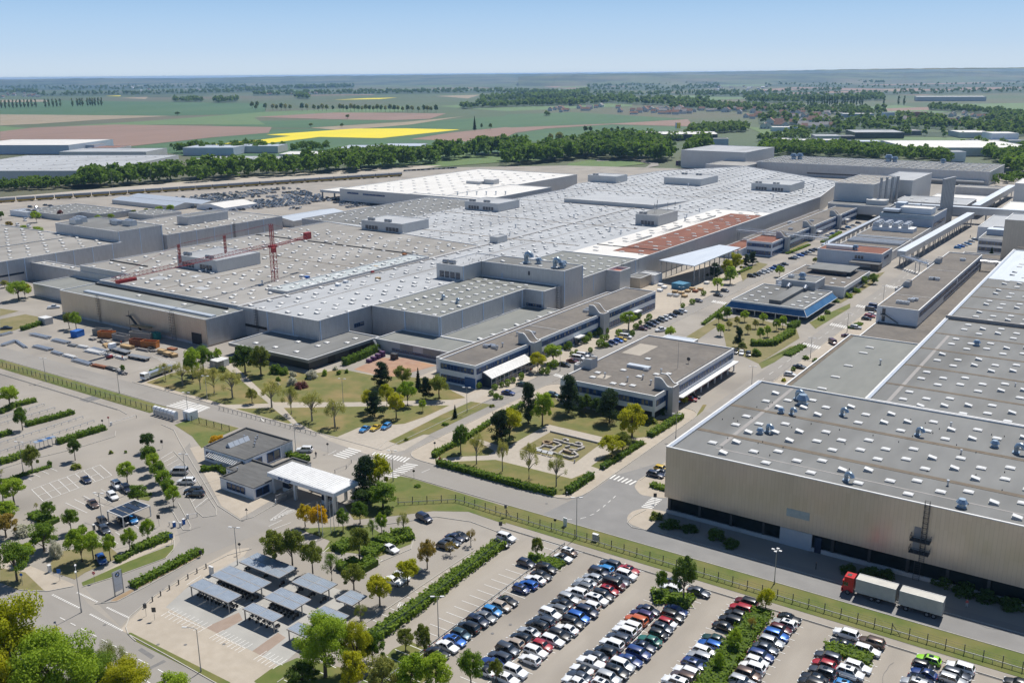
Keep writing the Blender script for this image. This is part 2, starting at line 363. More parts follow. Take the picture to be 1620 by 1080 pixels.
while y > 85:
    wline((-114.1,y), (-109.1,y)); wline((-60.4,y), (-55.6,y)); wline((-50.0,y), (-45.2,y)); y -= 2.5
comb((556,955),(549,960),(572,961),(565,966.5),2)
for t in range(9): a = lerp((632,953),(657,959),t/8); line(a, (a[0]-4,a[1]+7), .18)
line((628,959),(660,965.5)); line((632,952),(664,958))
comb((50,774),(158,735),(68.5,792.6),(177,751.5),9,.14,True); comb((103.7,795),(160,774),(138,811),(190,790),5)
comb((22.6,757.8),(77,739),(36,764),(90.7,745),5); comb((254.6,725),(269.4,741.7),(273,714),(287,732.8),4); comb((287,765),(308,804),(306,752),(330,786),5)
comb((153,853),(212,830),(172,866),(231,843),5); line((59,784),(158,748))
comb((275.7,961),(335,987.4),(254.4,974.4),(312.8,1000),10,.12); line((265,967),(323,993),.14)
comb((353.7,996.5),(400,1017.8),(330.6,1009.4),(376.9,1031.7),9,.12); line((342,1003),(388,1024.5),.14)
comb((422.5,1029),(454,1042.5),(401,1043),(431.7,1057.5),6,.12); line((412,1036),(447,1051),.14)
comb((376,940),(440,966),(352,954),(415,980),9,.12); comb((318,910),(360,930),(295,925),(338,948),8,.12)
for i in range(7):
    a, b = lerp((95,976),(210,1036),i/7), lerp((95,976),(210,1036),(i+.5)/7); line(a, b, .16)
for a, b in (((219,1042),(235,1050)),((250,1058),(266,1067)),((210,1063),(238,1080)),((114.6,1012.4),(129.4,1020.7)),((290,1078),(306,1086))): line(a, b, .18)
for a, b, n in (((83,940),(126.7,961.5),14),((122,936.5),(155,952),12),((142.4,970.7),(195,997.6),18),((169,960),(205,977),13)):
    for i in range(n): line(lerp(a,b,i/n), lerp(a,b,(i+.55)/n), .45)
for a, b in (((918,820),(927,817.5)),((933,815),(940,812)),((944,808.5),(949,805)),((954,801.5),(958,798)),((962,794.5),(966,791)),((970,787.5),(974,784)),((890,820),(905,821)),((667,747),(680,741.5))): line(a, b, .16)
for y in range(300, 560, 9): wline((-105.2,y), (-105.2,y+4), .13)
comb((426,823),(452,808),(436,822),(466,806),9,.2); line((426,823),(456,802)); line((426,823),(466,808)); line((425,832),(446,822)); line((428,838),(460,826)); line((519,719),(532,712))
comb((478,845),(525,862),(462,858),(508,876),3); comb((583,878),(605,885),(578,882),(600,890),3)
comb((300,583),(262,575),(270,570),(240,562),6,.12)
for i in range(8):   # stalls beside the office roads
    y = 262+i*2.6; wline((-161,y), (-158,y), .1)
comb((1432,425),(1460,431),(1428,429),(1456,435),8,.5); comb((1300,600-12),(1290,596),(1310,590),(1300,600),2)
struct('road_markings', mk, 'white_paint')
# ================================================================= kerbs and joints
kb = MB()
def kerb(pts, w=.16, h=.13, px=True):
    P = [G(*p) for p in pts] if px else [Vector((*p, 0)) for p in pts]
    for a, b in zip(P, P[1:]): kb.bar((a.x,a.y,h/2), (b.x,b.y,h/2), w, h)
kerb([(-116,164.2),(70,164.2)], px=False); kerb([(-420,164.6),(-262,164.6),(-256,163.4)], px=False)
kerb(garden+garden[:1], px=False); kerb([(-283,184.2),(-170.4,184.2),(-170.4,480)], px=False); kerb([(-86,181.4),(70,181.4)], px=False)
kerb([(-163.3,174.5),(70,174.5)], px=False); kerb([(-420,174.7),(-248,174.7)], px=False); kerb([(-101.5,205),(-101.5,560)], px=False); kerb([(-163.2,262),(-163.2,480)], px=False)
kerb([(255,671),(275,680),(285,700),(300,725),(345,800),(381,823),(400,818),(440,795)]); kerb([(215,1014),(203,1003),(199,992),(205,975),(245,942),(300,908),(360,878),(398,868)])
kerb([(130,928),(180,913),(262,883),(275,868),(276,856),(268,846)]); kerb([(150,955),(185,951),(230,928),(318,880),(321,874),(316,870)]); kerb([(203,1003),(262,1035),(352,1086)])
kerb([(294,775),(310,808),(322,818),(342,815),(342,805),(310,757),(290,730),(275,714)]); kerb([(268,800),(290,838),(300,838),(302,832),(282,795)])
kerb([(30,933),(75,935),(116,927)]); kerb([(0,742),(60,724),(110,712),(160,697),(182,690),(183,682)]); kerb([(612,697),(592,715),(575,722)]); kerb([(565,835),(640,825),(690,817),(745,825),(790,842)])
kerb([(598,890),(650,868),(655,852),(640,842)]); kerb([(1022,806),(1002,816),(992,826),(1000,834),(1022,838)])
for a in ([(833,882),(850,877),(872,885),(892,893),(887,903),(855,893)], [(1028,944),(1043,938),(1092,950),(1098,962),(1060,956)], [(1303,1027),(1320,1019),(1376,1037),(1383,1052),(1378,1058),(1351,1045)]): kerb(a+a[:1])
kerb([(-55.4,163.5),(-55.4,95)], px=False); kerb([(-50.2,163.5),(-50.2,95)], px=False); kerb([(-114.5,152),(-114.5,95)], px=False)
struct('kerb', kb, 'kerb')
jt = MB()
for a, b in (((-116,163.9),(70,163.9)), ((-420,164.2),(-262,164.2))):
    jt.box(a[0], b[0], a[1]-.14, a[1]+.08, .004, .03)
rt = random.Random(3); tar = MB()
def seam(x, y, dx, dy, n, w):
    for i in range(n):
        a = Vector((x,y,.05)); x += dx+rt.uniform(-.5,.5)*abs(dy); y += dy+rt.uniform(-.5,.5)*abs(dx); b = Vector((x,y,.05)); q = Vector((-(b-a).y,(b-a).x,0)).normalized()*w/2; tar.poly([a-q,b-q,b+q,a+q])
for i in range(60):
    x, y = rt.choice(((rt.uniform(-112,-15),rt.uniform(88,160)),(rt.uniform(-400,-20),rt.uniform(175.5,183)),(rt.uniform(-230,-170),rt.uniform(80,140)),(rt.uniform(-169,-164),rt.uniform(190,330)),(rt.uniform(-107,-102),rt.uniform(195,330)))); k = rt.random() < .6
    seam(x,y,(1.4,.05)[k],(.05,1.4)[k],rt.randint(4,16),rt.uniform(.05,.11))
for i in range(26):
    q = G(rt.uniform(60,900),rt.uniform(700,1060)); tar.cyl(q.x,q.y,.045,.052,.32,n=12)
struct('tar_seam', tar, 'patch')
struct('gutter_channel', jt, 'dark_joint')
# ================================================================= building materials
cladding('clad_grey', (.55,.55,.55), .4, .38)
cladding('clad_tan', (.60,.53,.44), .62, .36, width=1.2, var=.08)
cladding('clad_hall', (.63,.56,.475), .62, .28, width=.8, var=.07)
mat('pane_dark', (.006,.011,.013), (.010,.018,.02), scale=.3, rough=.3, spec=.25)
cladding('clad_light', (.62,.61,.585), .25, .5, var=.05)
cladding('clad_blue', (.50,.56,.64), .2, .5, var=.05)
cladding('clad_dark', (.055,.06,.062), .3, .45, width=3.0, var=.3)
mat('white_wall', (.80,.81,.82), (.73,.745,.755), scale=.3, rough=.6, c3=(.64,.65,.65), s3=.12, amt3=.35)
mat('concrete_wall', (.50,.49,.47), (.44,.43,.41), scale=.4, rough=.8)
mat('fascia', (.30,.285,.26), (.26,.25,.23), scale=.6)
mat('coping', (.72,.72,.71), (.62,.62,.61), scale=.8, rough=.5, metal=.1)
mat('roof_felt', (.168,.171,.168), (.212,.215,.21), scale=.25, rough=.92, c3=(.125,.125,.118), s3=.06, amt3=.85, stretch=(1,.25,1), bump=.06, bscale=5)
mat('roof_dark', (.085,.085,.083), (.12,.12,.117), scale=.4, rough=.9, c3=(.16,.16,.155), s3=.1, stretch=(1,6,1))
mat('roof_felt_green', (.175,.183,.172), (.212,.218,.203), scale=.3, rough=.92, c3=(.27,.275,.255), s3=.06, amt3=.5, stretch=(1,.3,1))
mat('roof_grey', (.35,.365,.38), (.405,.42,.435), scale=.12, rough=.85, c3=(.27,.278,.287), s3=.05, amt3=.75, stretch=(1,.3,1))
mat('roof_brown', (.225,.214,.196), (.275,.262,.24), scale=.14, rough=.9, c3=(.39,.38,.36), s3=.05, amt3=.55, stretch=(1,.4,1))
mat('roof_gravel', (.150,.134,.116), (.195,.175,.152), scale=.6, rough=.97, c3=(.115,.105,.095), s3=.09, amt3=.7, bump=.3, bscale=9)
mat('roof_white', (.66,.645,.61), (.60,.585,.55), scale=.15, rough=.7, c3=(.53,.51,.48), s3=.05, amt3=.5)
mat('roof_sedum', (.215,.08,.052), (.17,.072,.047), scale=.5, rough=.97, c3=(.27,.125,.08), s3=.12, amt3=.7, bump=.3, bscale=6)
mat('roof_ice', (.36,.40,.405), (.42,.455,.46), scale=.3, rough=.7)
mat('roof_metal', (.46,.50,.55), (.52,.56,.60), scale=.3, rough=.45, metal=.35, stretch=(1,.15,1))
mat('gutter_rust', (.125,.10,.075), (.20,.165,.12), scale=.6, rough=.95, c3=(.09,.08,.07), s3=.3)
mat('lead_strip', (.27,.255,.245), (.31,.295,.28), scale=.7)
mat('dome_white', (.70,.70,.69), (.60,.60,.58), scale=.9, rough=.4); mat('dome_curb', (.42,.42,.41)); mat('dome_dark', (.03,.032,.035))
mat('pane', (.018,.03,.055), (.035,.05,.08), scale=.35, rough=.12, spec=.8)
mat('pane_blue', (.008,.035,.115), (.02,.065,.17), scale=.4, rough=.15, spec=.7)
mat('blind', (.26,.25,.21), (.17,.15,.11), scale=.8, rough=.6)
mat('frame_blue', (.03,.10,.26), rough=.5); mat('steel', (.36,.37,.38), (.3,.31,.32), scale=1, rough=.45, metal=.6); mat('steel_dark', (.07,.072,.075), rough=.55, metal=.3)
mat('galv', (.55,.58,.62), (.48,.51,.55), scale=.8, rough=.35, metal=.7); mat('pipe_pale', (.62,.72,.84), rough=.5); mat('duct_blue', (.27,.35,.43), (.36,.44,.51), scale=1.2, rough=.35, metal=.6)
mat('black', (.012,.012,.013), rough=.6); mat('red_paint', (.38,.03,.03), (.30,.03,.03), scale=1, rough=.45); mat('blue_glass_roof', (.035,.12,.26), (.07,.18,.33), scale=.25, rough=.2, spec=.8, stretch=(1,1,.3))
mat('orange_paint', (.50,.17,.03), (.40,.14,.04), scale=.8, rough=.6, c3=(.25,.11,.05), s3=.5); mat('timber', (.48,.34,.18), (.38,.26,.13), scale=1.5)
mat('brick_red', (.30,.10,.07), (.36,.14,.10), scale=1)
# ================================================================= building kit
def bbox(b): xs=[p[0] for p in b]; ys=[p[1] for p in b]; return min(xs),max(xs),min(ys),max(ys)
def R4(x0, x1, y0, y1): return [(x0,y0),(x1,y0),(x1,y1),(x0,y1)]
def house(name, label, cat, poly, z1, wall='clad_grey', roof='roof_felt', cop='coping', z0=0, lip=.35, th=.35, group=None, loc=None):
    """a flat-roofed block: wall shell, roof deck a little below the parapet, coping on top"""
    x0, x1, y0, y1 = bbox(poly)
    r = empty(name, loc or ((x0+x1)/2, (y0+y1)/2, z0), label, cat, group)
    return slab_parts(r, poly, z0, z1, wall, roof, cop, lip, th)
def slab_parts(r, poly, z0, z1, wall, roof, cop='coping', lip=.35, th=.35, nm=('wall','roof','parapet')):
    mb = MB(); mb.prism(poly, z0, z1-.001, top=False); w = mb.build(nm[0], wall, r)
    ins = inset(poly, th)
    mb = MB(); mb.poly([(p[0],p[1],z1-lip) for p in ins]); mb.build(nm[1], roof, r)
    out = inset(poly, -.06)
    mb = MB(); n = len(poly); i = len(mb.v)
    mb.v += [(p[0],p[1],z1-.15) for p in out]+[(p[0],p[1],z1+.05) for p in out]+[(p[0],p[1],z1+.05) for p in ins]+[(p[0],p[1],z1-lip) for p in ins]
    for k in range(n):
        j = (k+1) % n
        for q in range(3): mb.f.append((q*n+k, q*n+j, (q+1)*n+j, (q+1)*n+k)); mb.m.append(0)
    mb.build(nm[2], cop, r)
    return r
def part(r, name, boxes, m, label=None, smooth=None):
    mb = MB()
    for b in boxes: mb.box(*b)
    o = mb.build(name, m, r, smooth); 
    if label: o['label'] = label
    return o
def sky_mesh(sx=1.9, sy=1.6, opened=False):
    mb = MB(); hx, hy = sx/2, sy/2
    mb.box(-hx-.1, hx+.1, -hy-.1, hy+.1, 0, .26, 1, bottom=False)
    if opened:
        a = math.radians(11); c, s = math.cos(a)*sx, math.sin(a)*sx
        mb.box(-hx,hx,-hy,hy,.26,.28,2)
        mb.f += []; i = len(mb.v)
        for dz in (.29,.40): mb.v += [(hx,-hy,dz),(hx,hy,dz),(hx-c,hy,dz+s),(hx-c,-hy,dz+s)]
        for f, m in (((0,1,2,3),2),((7,6,5,4),0),((0,4,5,1),0),((1,5,6,2),0),((2,6,7,3),2),((3,7,4,0),0)): mb.f.append(tuple(i+k for k in f)); mb.m.append(m)
        mb.poly([(hx,-hy,.29),(hx-c,-hy,.29+s),(hx-c,-hy,.29)],1); mb.poly([(hx,hy,.29),(hx-c,hy,.29),(hx-c,hy,.29+s)],1); mb.poly([(hx-c,-hy,.29),(hx-c,-hy,.29+s),(hx-c,hy,.29+s),(hx-c,hy,.29)],2)
    else:
        i = len(mb.v); k = .72
        mb.v += [(-hx,-hy,.26),(hx,-hy,.26),(hx,hy,.26),(-hx,hy,.26),(-hx*k,-hy*k,.40),(hx*k,-hy*k,.40),(hx*k,hy*k,.40),(-hx*k,hy*k,.40)]
        for f in ((0,1,5,4),(1,2,6,5),(2,3,7,6),(3,0,4,7),(4,5,6,7)): mb.f.append(tuple(i+q for q in f)); mb.m.append(0)
    return mb
SKY = [sky_mesh(1.8,1.45), sky_mesh(1.75,1.4,True), sky_mesh(2.6,1.1), sky_mesh(1.7,1.5)]
SKYM = [s.mesh('skylight', ['dome_white','dome_curb','dome_dark']) for s in SKY]
def skylights(r, pts, z, op=.3, kind=None, seed=1, most=100):
    rr = random.Random(seed); base = abs_loc(r)
    pts = sorted(pts, key=lambda p: p[0]**2+p[1]**2); rest = MB()
    for i, p in enumerate(pts):
        k = kind if kind is not None else (1 if rr.random() < op else 0)
        if i < most:
            o = bpy.data.objects.new('skylight', SKYM[k]); COL.objects.link(o); o.parent = r; o.location = Vector((p[0],p[1],z))-base
        else: rest.add(SKY[k], (p[0],p[1],z))
    if rest.v: tag(rest.build('skylight', ['dome_white','dome_curb','dome_dark'], r), kind='stuff')
def inside(p, poly):
    c = False; n = len(poly)
    for i in range(n):
        a, b = poly[i], poly[i-1]
        if (a[1] > p[1]) != (b[1] > p[1]) and p[0] < (b[0]-a[0])*(p[1]-a[1])/(b[1]-a[1])+a[0]: c = not c
    return c
def clear(p, boxes, g=1.5): return not any(b[0]-g < p[0] < b[1]+g and b[2]-g < p[1] < b[3]+g for b in boxes)
def windows(r, side, a0, a1, at, z0, z1, pitch=1.25, glass='pane_blue', name='window_band', frame='frame_blue', blinds=.3, seed=1, proud=.05):
    """one ribbon window: glass strip, mullions, a few drawn blinds. side S/N runs along x at y=at, E/W along y at x=at"""
    rr = random.Random(seed+int(a0*7)); mb = MB(); s = {'S':-1,'W':-1,'N':1,'E':1}[side]; 
    def bx(p, q, d0, d1, za, zb, m):
        lo, hi = sorted((at+s*d0, at+s*d1))
        mb.box(p, q, lo, hi, za, zb, m) if side in 'SN' else mb.box(lo, hi, p, q, za, zb, m)
    bx(a0, a1, -.15, proud, z0, z1, 0)
    n = max(1, int((a1-a0)/pitch)); w = (a1-a0)/n
    for i in range(n+1):
        bx(a0+i*w-.09, a0+i*w+.09, proud-.02, proud+.06, z0, z1, 1)
        if i < n and rr.random() < blinds: bx(a0+i*w+.2, a0+i*w+w-.2, proud-.03, proud+.015, z0+.1+rr.random()*(z1-z0)*.4, z1-.1, 2)
    bx(a0, a1, proud-.02, proud+.08, z0-.08, z0, 1); bx(a0, a1, proud-.02, proud+.08, z1, z1+.08, 1)
    return mb.build(name, [glass, frame, 'blind'], r)
def downpipes(r, side, at, ps, z0, z1, m='pipe_pale', w=.3):
    for p in ps:
        mb = MB()
        if side == 'E': mb.box(at+.02, at+.22, p-w/2, p+w/2, z0, z1-.2)
        else: mb.box(p-w/2, p+w/2, at-.22, at-.02, z0, z1-.2)
        mb.build('downpipe', m, r)
def stair_tower(r, x0, x1, y0, y1, zlo, zhi, east=True):
    """pale stair tower with a roof that drops in an S-curve towards the street"""
    n = 14; pr = []
    for i in range(n+1):
        t = i/n; xx = x0+(x1-x0)*t if east else x1-(x1-x0)*t
        f = min(1, max(0, (t-.28)/.5)); s = f*f*(3-2*f); pr.append((xx, zhi-(zhi-zlo)*s))
    mb = MB(); A = [(p[0],y0,p[1]) for p in pr]; B = [(p[0],y1,p[1]) for p in pr]
    a0 = [(A[0][0],y0,0)]+A+[(A[-1][0],y0,0)]; b0 = [(B[0][0],y1,0)]+B+[(B[-1][0],y1,0)]
    mb.poly(a0 if not east else a0[::-1]); mb.poly(b0[::-1] if not east else b0)
    mb.poly([a0[0],a0[1],b0[1],b0[0]]); mb.poly([a0[-1],b0[-1],b0[-2],a0[-2]])
    t = mb.build('stair_tower', 'concrete_wall', r)
    mb = MB(); 
    for yy in (y0, y1-.35):
        for p, q in zip(pr, pr[1:]):
            mb.poly([(p[0],yy-.03,p[1]+.25),(q[0],yy-.03,q[1]+.25),(q[0],yy+.38,q[1]+.25),(p[0],yy+.38,p[1]+.25)])
            mb.poly([(p[0],yy-.03,p[1]-.1),(q[0],yy-.03,q[1]-.1),(q[0],yy-.03,q[1]+.25),(p[0],yy-.03,p[1]+.25)])
            mb.poly([(p[0],yy+.38,p[1]-.1),(p[0],yy+.38,p[1]+.25),(q[0],yy+.38,q[1]+.25),(q[0],yy+.38,q[1]-.1)])
    e = pr[-1]; x = e[0]; mb.box(min(x,x-.35*(1 if east else -1)), max(x,x-.35*(1 if east else -1)), y0, y1, e[1]-.1, e[1]+.25)
    mb.build('coping', 'coping', t)
    mb = MB()
    for p, q in zip(pr, pr[1:]): mb.poly([(p[0],y0+.36,p[1]+.02),(q[0],y0+.36,q[1]+.02),(q[0],y1-.36,q[1]+.02),(p[0],y1-.36,p[1]+.02)])
    mb.build('roof', 'roof_gravel', t)
    xe = x1+.03 if east else x0-.03; w = (x1-x0)
    mb = MB(); mb.box(x1-w*.55, x1-w*.25, y0-.06, y0+.05, 1.6, zlo-1.0); mb.build('window', 'pane_blue', t)
    return t
def vent(r, x, y, z, kind, s=1.0, rz=0):
    """roof plant: goose-neck, cowl, turbine or box unit"""
    mb = MB()
    if kind == 'goose':
        mb.tube([(x,y,z),(x,y,z+1.5*s),(x+.25*s,y-.1,z+2.1*s),(x+.9*s,y-.3,z+2.35*s),(x+1.5*s,y-.5,z+2.0*s),(x+1.7*s,y-.55,z+1.4*s)], .62*s, 10); mb.box(x-.8*s,x+.8*s,y-.8*s,y+.8*s,z,z+.3)
        return mb.build('roof_vent', 'duct_blue', r, 40)
    if kind == 'cowl':
        mb.cyl(x,y,z,z+1.0*s,.75*s,n=12); mb.cyl(x,y,z+.8*s,z+1.15*s,.7*s,1.3*s,8); mb.cyl(x,y,z+1.15*s,z+2.0*s,1.3*s,.75*s,8); mb.box(x-.9*s,x+.9*s,y-.9*s,y+.9*s,z,z+.25)
        return mb.build('roof_vent', 'duct_blue', r)
    if kind == 'pipe':
        mb.cyl(x,y,z,z+.8*s,.16*s,n=8); mb.cyl(x,y,z+.8*s,z+1.05*s,.28*s,n=8); return mb.build('roof_vent', 'galv', r)
    if kind == 'unit':
        mb.box(x-1.4*s,x+1.4*s,y-.9*s,y+.9*s,z,z+1.2*s); mb.cyl(x-.6*s,y,z+1.2*s,z+1.4*s,.5*s,n=10); mb.cyl(x+.6*s,y,z+1.2*s,z+1.4*s,.5*s,n=10); return mb.build('air_conditioner', 'galv', r)
    if kind == 'fans':
        for k in (-1,0.2): mb.tube([(x-2.2*s+(k+1)*2.6*s,y-.9*s,z+.9*s),(x-.1*s+(k+1)*2.6*s,y-.9*s,z+.9*s)], .9*s, 10)
        mb.box(x-2.4*s,x+3.2*s,y-1.5*s,y-.3*s,z,z+.4); return mb.build('roof_fan', 'steel', r, 40)
def railing(r, pts, z, h=1.0, m='steel', step=2.5, name='railing'):
    mb = MB()
    for a, b in zip(pts, pts[1:]):
        A, B = Vector((*a,z)), Vector((*b,z)); d = (B-A).length
        for hh in (h, h*.5): mb.bar(A+Vector((0,0,hh)), B+Vector((0,0,hh)), .05)
        for i in range(int(d/step)+1): p = A.lerp(B, min(1,i*step/d)); mb.box(p.x-.03,p.x+.03,p.y-.03,p.y+.03,z,z+h)
    return mb.build(name, m, r)
def ladder(r, x, y, z0, z1, out=(0,-1), w=.9, cage=True, m='steel_dark'):
    mb = MB(); ox, oy = out; sx, sy = -oy*w/2, ox*w/2
    for s in (-1,1):
        mb.bar((x+sx*s+ox*.25,y+sy*s+oy*.25,z0),(x+sx*s+ox*.25,y+sy*s+oy*.25,z1+1),.09)
    z = z0
    while z < z1+1: mb.bar((x-sx+ox*.25,y-sy+oy*.25,z),(x+sx+ox*.25,y+sy+oy*.25,z),.05); z += .45
    if cage:
        z = z0+2.4
        while z < z1+1:
            mb.bar((x-sx+ox*.3,y-sy+oy*.3,z),(x-sx+ox*1.1,y-sy+oy*1.1,z),.07); mb.bar((x-sx+ox*1.1,y-sy+oy*1.1,z),(x+sx+ox*1.1,y+sy+oy*1.1,z),.07); mb.bar((x+sx+ox*1.1,y+sy+oy*1.1,z),(x+sx+ox*.3,y+sy+oy*.3,z),.07); z += 1.1
        for s in (-1,1): mb.bar((x+sx*s+ox*1.1,y+sy*s+oy*1.1,z0+2.4),(x+sx*s+ox*1.1,y+sy*s+oy*1.1,z1+1),.05)
    return mb.build('ladder', m, r)
# ================================================================= the big hall beside the truck road
H = house('production_hall', 'large hall with tan metal front over a dark glazed ground floor, beside the red truck', 'factory hall', R4(-88.1,62,191,250), 16.9, 'clad_hall', 'roof_felt', z0=4.3)
part(H, 'ground_floor_glazing', [(-87.6,61,192,192.4,.9,4.25)], 'pane_dark'); part(H, 'plinth', [(-87.8,61,191.6,192.5,0,.9)], 'concrete_wall'); part(H, 'inner_wall', [(-87.9,61.5,192.6,249.8,0,4.28)], 'clad_dark')
for i in range(14): part(H, 'column', [(-87.4+i*7.6,-86.8+i*7.6,191.7,191.98,.0,4.29)], 'clad_dark')
part(H, 'louvre', [(-59.2,-54.2,190.93,191.1,7.2,9.0)], 'duct_blue'); part(H, 'roller_door', [(-60.5,-53.5,191.5,191.98,0,4.0)], 'roof_metal'); part(H, 'glass_door', [(-52.8,-51.4,191.5,191.98,0,3.6)], 'pane')
ladder(H, -31.2, 191, 4.3, 16.9, (0,-1), .9); ladder(H, -31.9, 191.3, 0, 5, (0,-1), 1.2, False)
for z in (6.6, 9.2):
    o = part(H, 'balcony', [(-33.6,-29.8,189.2,190.98,z,z+.12)], 'steel_dark'); railing(H, [(-33.6,190.9),(-33.6,189.25),(-29.8,189.25),(-29.8,190.9)], z+.1, 1.1, 'steel_dark', 1.0)
    part(H, 'door', [(-33.2,-31.9,190.9,191.02,z+.12,z+2.5)], 'lead_strip')
sA = [-80+i*10.0 if False else -75.7+i*9.99 for i in range(14)]; sB = [-80.3+i*9.96 for i in range(14)]
pts = [(x,y) for y in (194.7,202.6,210.2,217.3,231.4,238.3) for x in sA]+[(x,y) for y in (199.5,213.7,220.8,234.7,241.9) for x in sB]
VH = [('cowl',-71.6,237.5,1.7),('goose',-74.2,241,1.25),('goose',-60.7,234.9,1.0),('goose',-60.9,211,.0),('goose',-41.8,230.6,1.0),('cowl',-25.4,232.5,1.0),('goose',-20.8,231.2,1.15),('goose',-48.3,194.8,1.0),('goose',-72.2,213.4,1.0),('cowl',-73.3,211.4,.9),('cowl',-25.6,194.3,1.1),('goose',-13.5,196.6,1.4),('cowl',-10.3,196.9,1.3),('goose',-71.5,228.6,.9),('cowl',-74,228.2,.9),('pipe',-36.4,241.2,1.3),('pipe',-30.0,204,1.4),('pipe',-31,224,1.2)]
vb = [(a[1]-1,a[1]+1,a[2]-1,a[2]+1) for a in VH]
skylights(H, [p for p in pts if p[0] < 60 and clear(p, vb, .6)], 16.55, .34)
for k, x, y, s in VH:
    if s: vent(H, x, y, 16.55, k, s*.82)
for y in (206.4,227.4): part(H, 'valley_gutter', [(-87.5,61,y-.75,y+.75,16.55,16.6)], 'gutter_rust')
part(H, 'walkway_strip', [(-78.6,-77.6,199,249,16.55,16.585),(-78.6,61,197,197.5,16.55,16.58)], 'lead_strip'); part(H, 'edge_flashing', [(-87.72,-86.9,191.4,249.6,16.55,16.95)], 'galv')
mb = MB()
for i in range(60): mb.cyl(-85+random.random()*110, 193+random.random()*54, 16.55, 16.9, .1, n=5)
mb.build('drain_stub', 'steel_dark', H)
H2 = house('production_hall', 'long rear hall with felt roof crossed by rusty valley gutters, behind the tan front hall', 'factory hall', R4(-59.2,62,250.5,512), 16.9, 'clad_grey', 'roof_felt')
sA = [-55.9+i*10.15 for i in range(12)]; sB = [-50.8+i*10.15 for i in range(12)]; pts = []
for k in range(13):
    for y, s in ((252.2,sA[1:]),(255.7,sB),(259.3,sA[1:]),(262.8,sB)): pts += [(x,y+21.15*k) for x in s if x < 60 and y+21.15*k < 508]
skylights(H2, pts, 16.55, .36, seed=4)
for k in range(13): part(H2, 'valley_gutter', [(-58.6,61,267.4+21.15*k,268.7+21.15*k,16.55,16.6)], 'gutter_rust')
part(H2, 'walkway_strip', [(-54.2,-53.2,251,330,16.55,16.585)], 'lead_strip'); part(H2, 'edge_flashing', [(-58.83,-58.0,251,511,16.55,16.98)], 'galv'); part(H2, 'fire_wall', [(-59.1,61,353,353.9,16.55,17.8)], 'lead_strip')
part(H2, 'metal_deck', [(-58,61,434,511,16.56,16.62)], 'roof_metal')
for x, y, k in ((-20,262,'goose'),(-14.5,300,'cowl'),(-15,277,'cowl'),(-44,322,'cowl'),(-28,284,'pipe')): vent(H2, x, y, 16.55, k, .9)
A = house('hall_annex', 'low dark felt roofed annex with long rooflights in the corner of the two big halls', 'annex', R4(-88.3,-59.4,250.2,343), 9, 'clad_grey', 'roof_felt_green')
skylights(A, [(-78,y) for y in (258,266,277,290.5,304.5,322,330)]+[(-62.5,y) for y in (262,275,288,300,312,322,333)], 8.65, 0, 2); vent(A, -70, 312, 8.65, 'pipe', 1.6)
part(A, 'gutter', [(-87.9,-86.8,251,342.5,8.65,8.72)], 'gutter_rust')
B = house('low_block', 'low white edged block with brown gravel roof between the annex and the office tower', 'building', R4(-88.2,-59.3,343.6,560), 5.6, 'white_wall', 'roof_gravel')
skylights(B, [(-65.5+(i % 2)*3,352+i*9.5) for i in range(20)], 5.25, 0, 2)
# ---------------------------------------------------------------- office slab on the low block
O = house('office_building', 'tall white office slab with outside stair on its gable, on a low block', 'office', R4(-89,-73.6,382,520), 11.6, 'white_wall', 'roof_gravel', z0=0)
for z0, z1, ya, yb in ((8.6,10.3,384,456),(8.6,10.3,460,519),(6.2,7.5,430,519)): windows(O, 'E', ya, yb, -73.6, z0, z1, 1.6, 'pane')
mb = MB(); mb.bar((-85.5,381.2,8.6),(-80.5,381.2,5.8),.9,.12); mb.box(-87.2,-85.4,380.4,381.9,8.5,8.62); mb.build('outside_stair', 'steel_dark', O)
railing(O, [(-87.2,380.5),(-85.4,380.5)], 8.6, 1.1, 'steel_dark', .8)
for z in (5.7,8.6): part(O, 'door', [(-86.9,-85.7,381.9,382.05,z,z+2.2)], 'pane')
for y in (408,470): part(O, 'roof_joint', [(-88.6,-74,y-.2,y+.2,11.25,11.36)], 'concrete_wall')
for x, y in ((-83,392),(-80.5,392),(-80,398),(-79,400),(-82,446),(-80,446),(-79,500)): vent(O, x, y, 11.25, 'unit', .9)
stair_tower(O, -92.2, -86.5, 424, 428.5, 10.2, 13.6, False); stair_tower(O, -92.2, -86.5, 486, 491, 10.2, 13.6, False)
# ---------------------------------------------------------------- two storey warehouse office in the middle
C = house('warehouse', 'two storey white block with loading bays and curved stair towers, behind the ruins', 'warehouse', R4(-150.2,-117.4,245.6,306.8), 8, 'white_wall', 'roof_gravel', z0=3.0)
part(C, 'ground_floor', [(-148.6,-118.8,248.6,306.2,0,2.99)], 'clad_dark')
for x in (-149.4,-142,-134,-126,-118.2): part(C, 'column', [(x-.3,x+.3,246.0,246.6,0,2.99)], 'white_wall')
windows(C, 'S', -148.5, -118.2, 245.6, 4.75, 6.45); windows(C, 'E', 246.4, 252.6, -117.4, 4.75, 6.45); windows(C, 'E', 258.5, 305.8, -117.4, 4.75, 6.45); windows(C, 'W', 247, 305, -150.2, 4.75, 6.45)
part(C, 'canopy', [(-117.4,-115.4,261,306.8,3.3,3.62)], 'coping')
for i in range(8):
    y = 262.5+i*5.6; part(C, 'loading_bay', [(-118.78,-118.3,y,y+4.3,.9,3.2)], 'concrete_wall'); part(C, 'bay_buffer', [(-118.3,-118.1,y,y+4.3,.55,.9)], 'brick_red'); part(C, 'column', [(-117.3,-116.9,y+4.8,y+5.2,0,3.3)], 'white_wall')
part(C, 'entrance_sign', [(-117.37,-117.3,256.5,260.5,3.2,4.6)], 'coping'); part(C, 'blue_awning', [(-117.3,-115.9,258.5,260.5,2.3,2.5)], 'frame_blue')
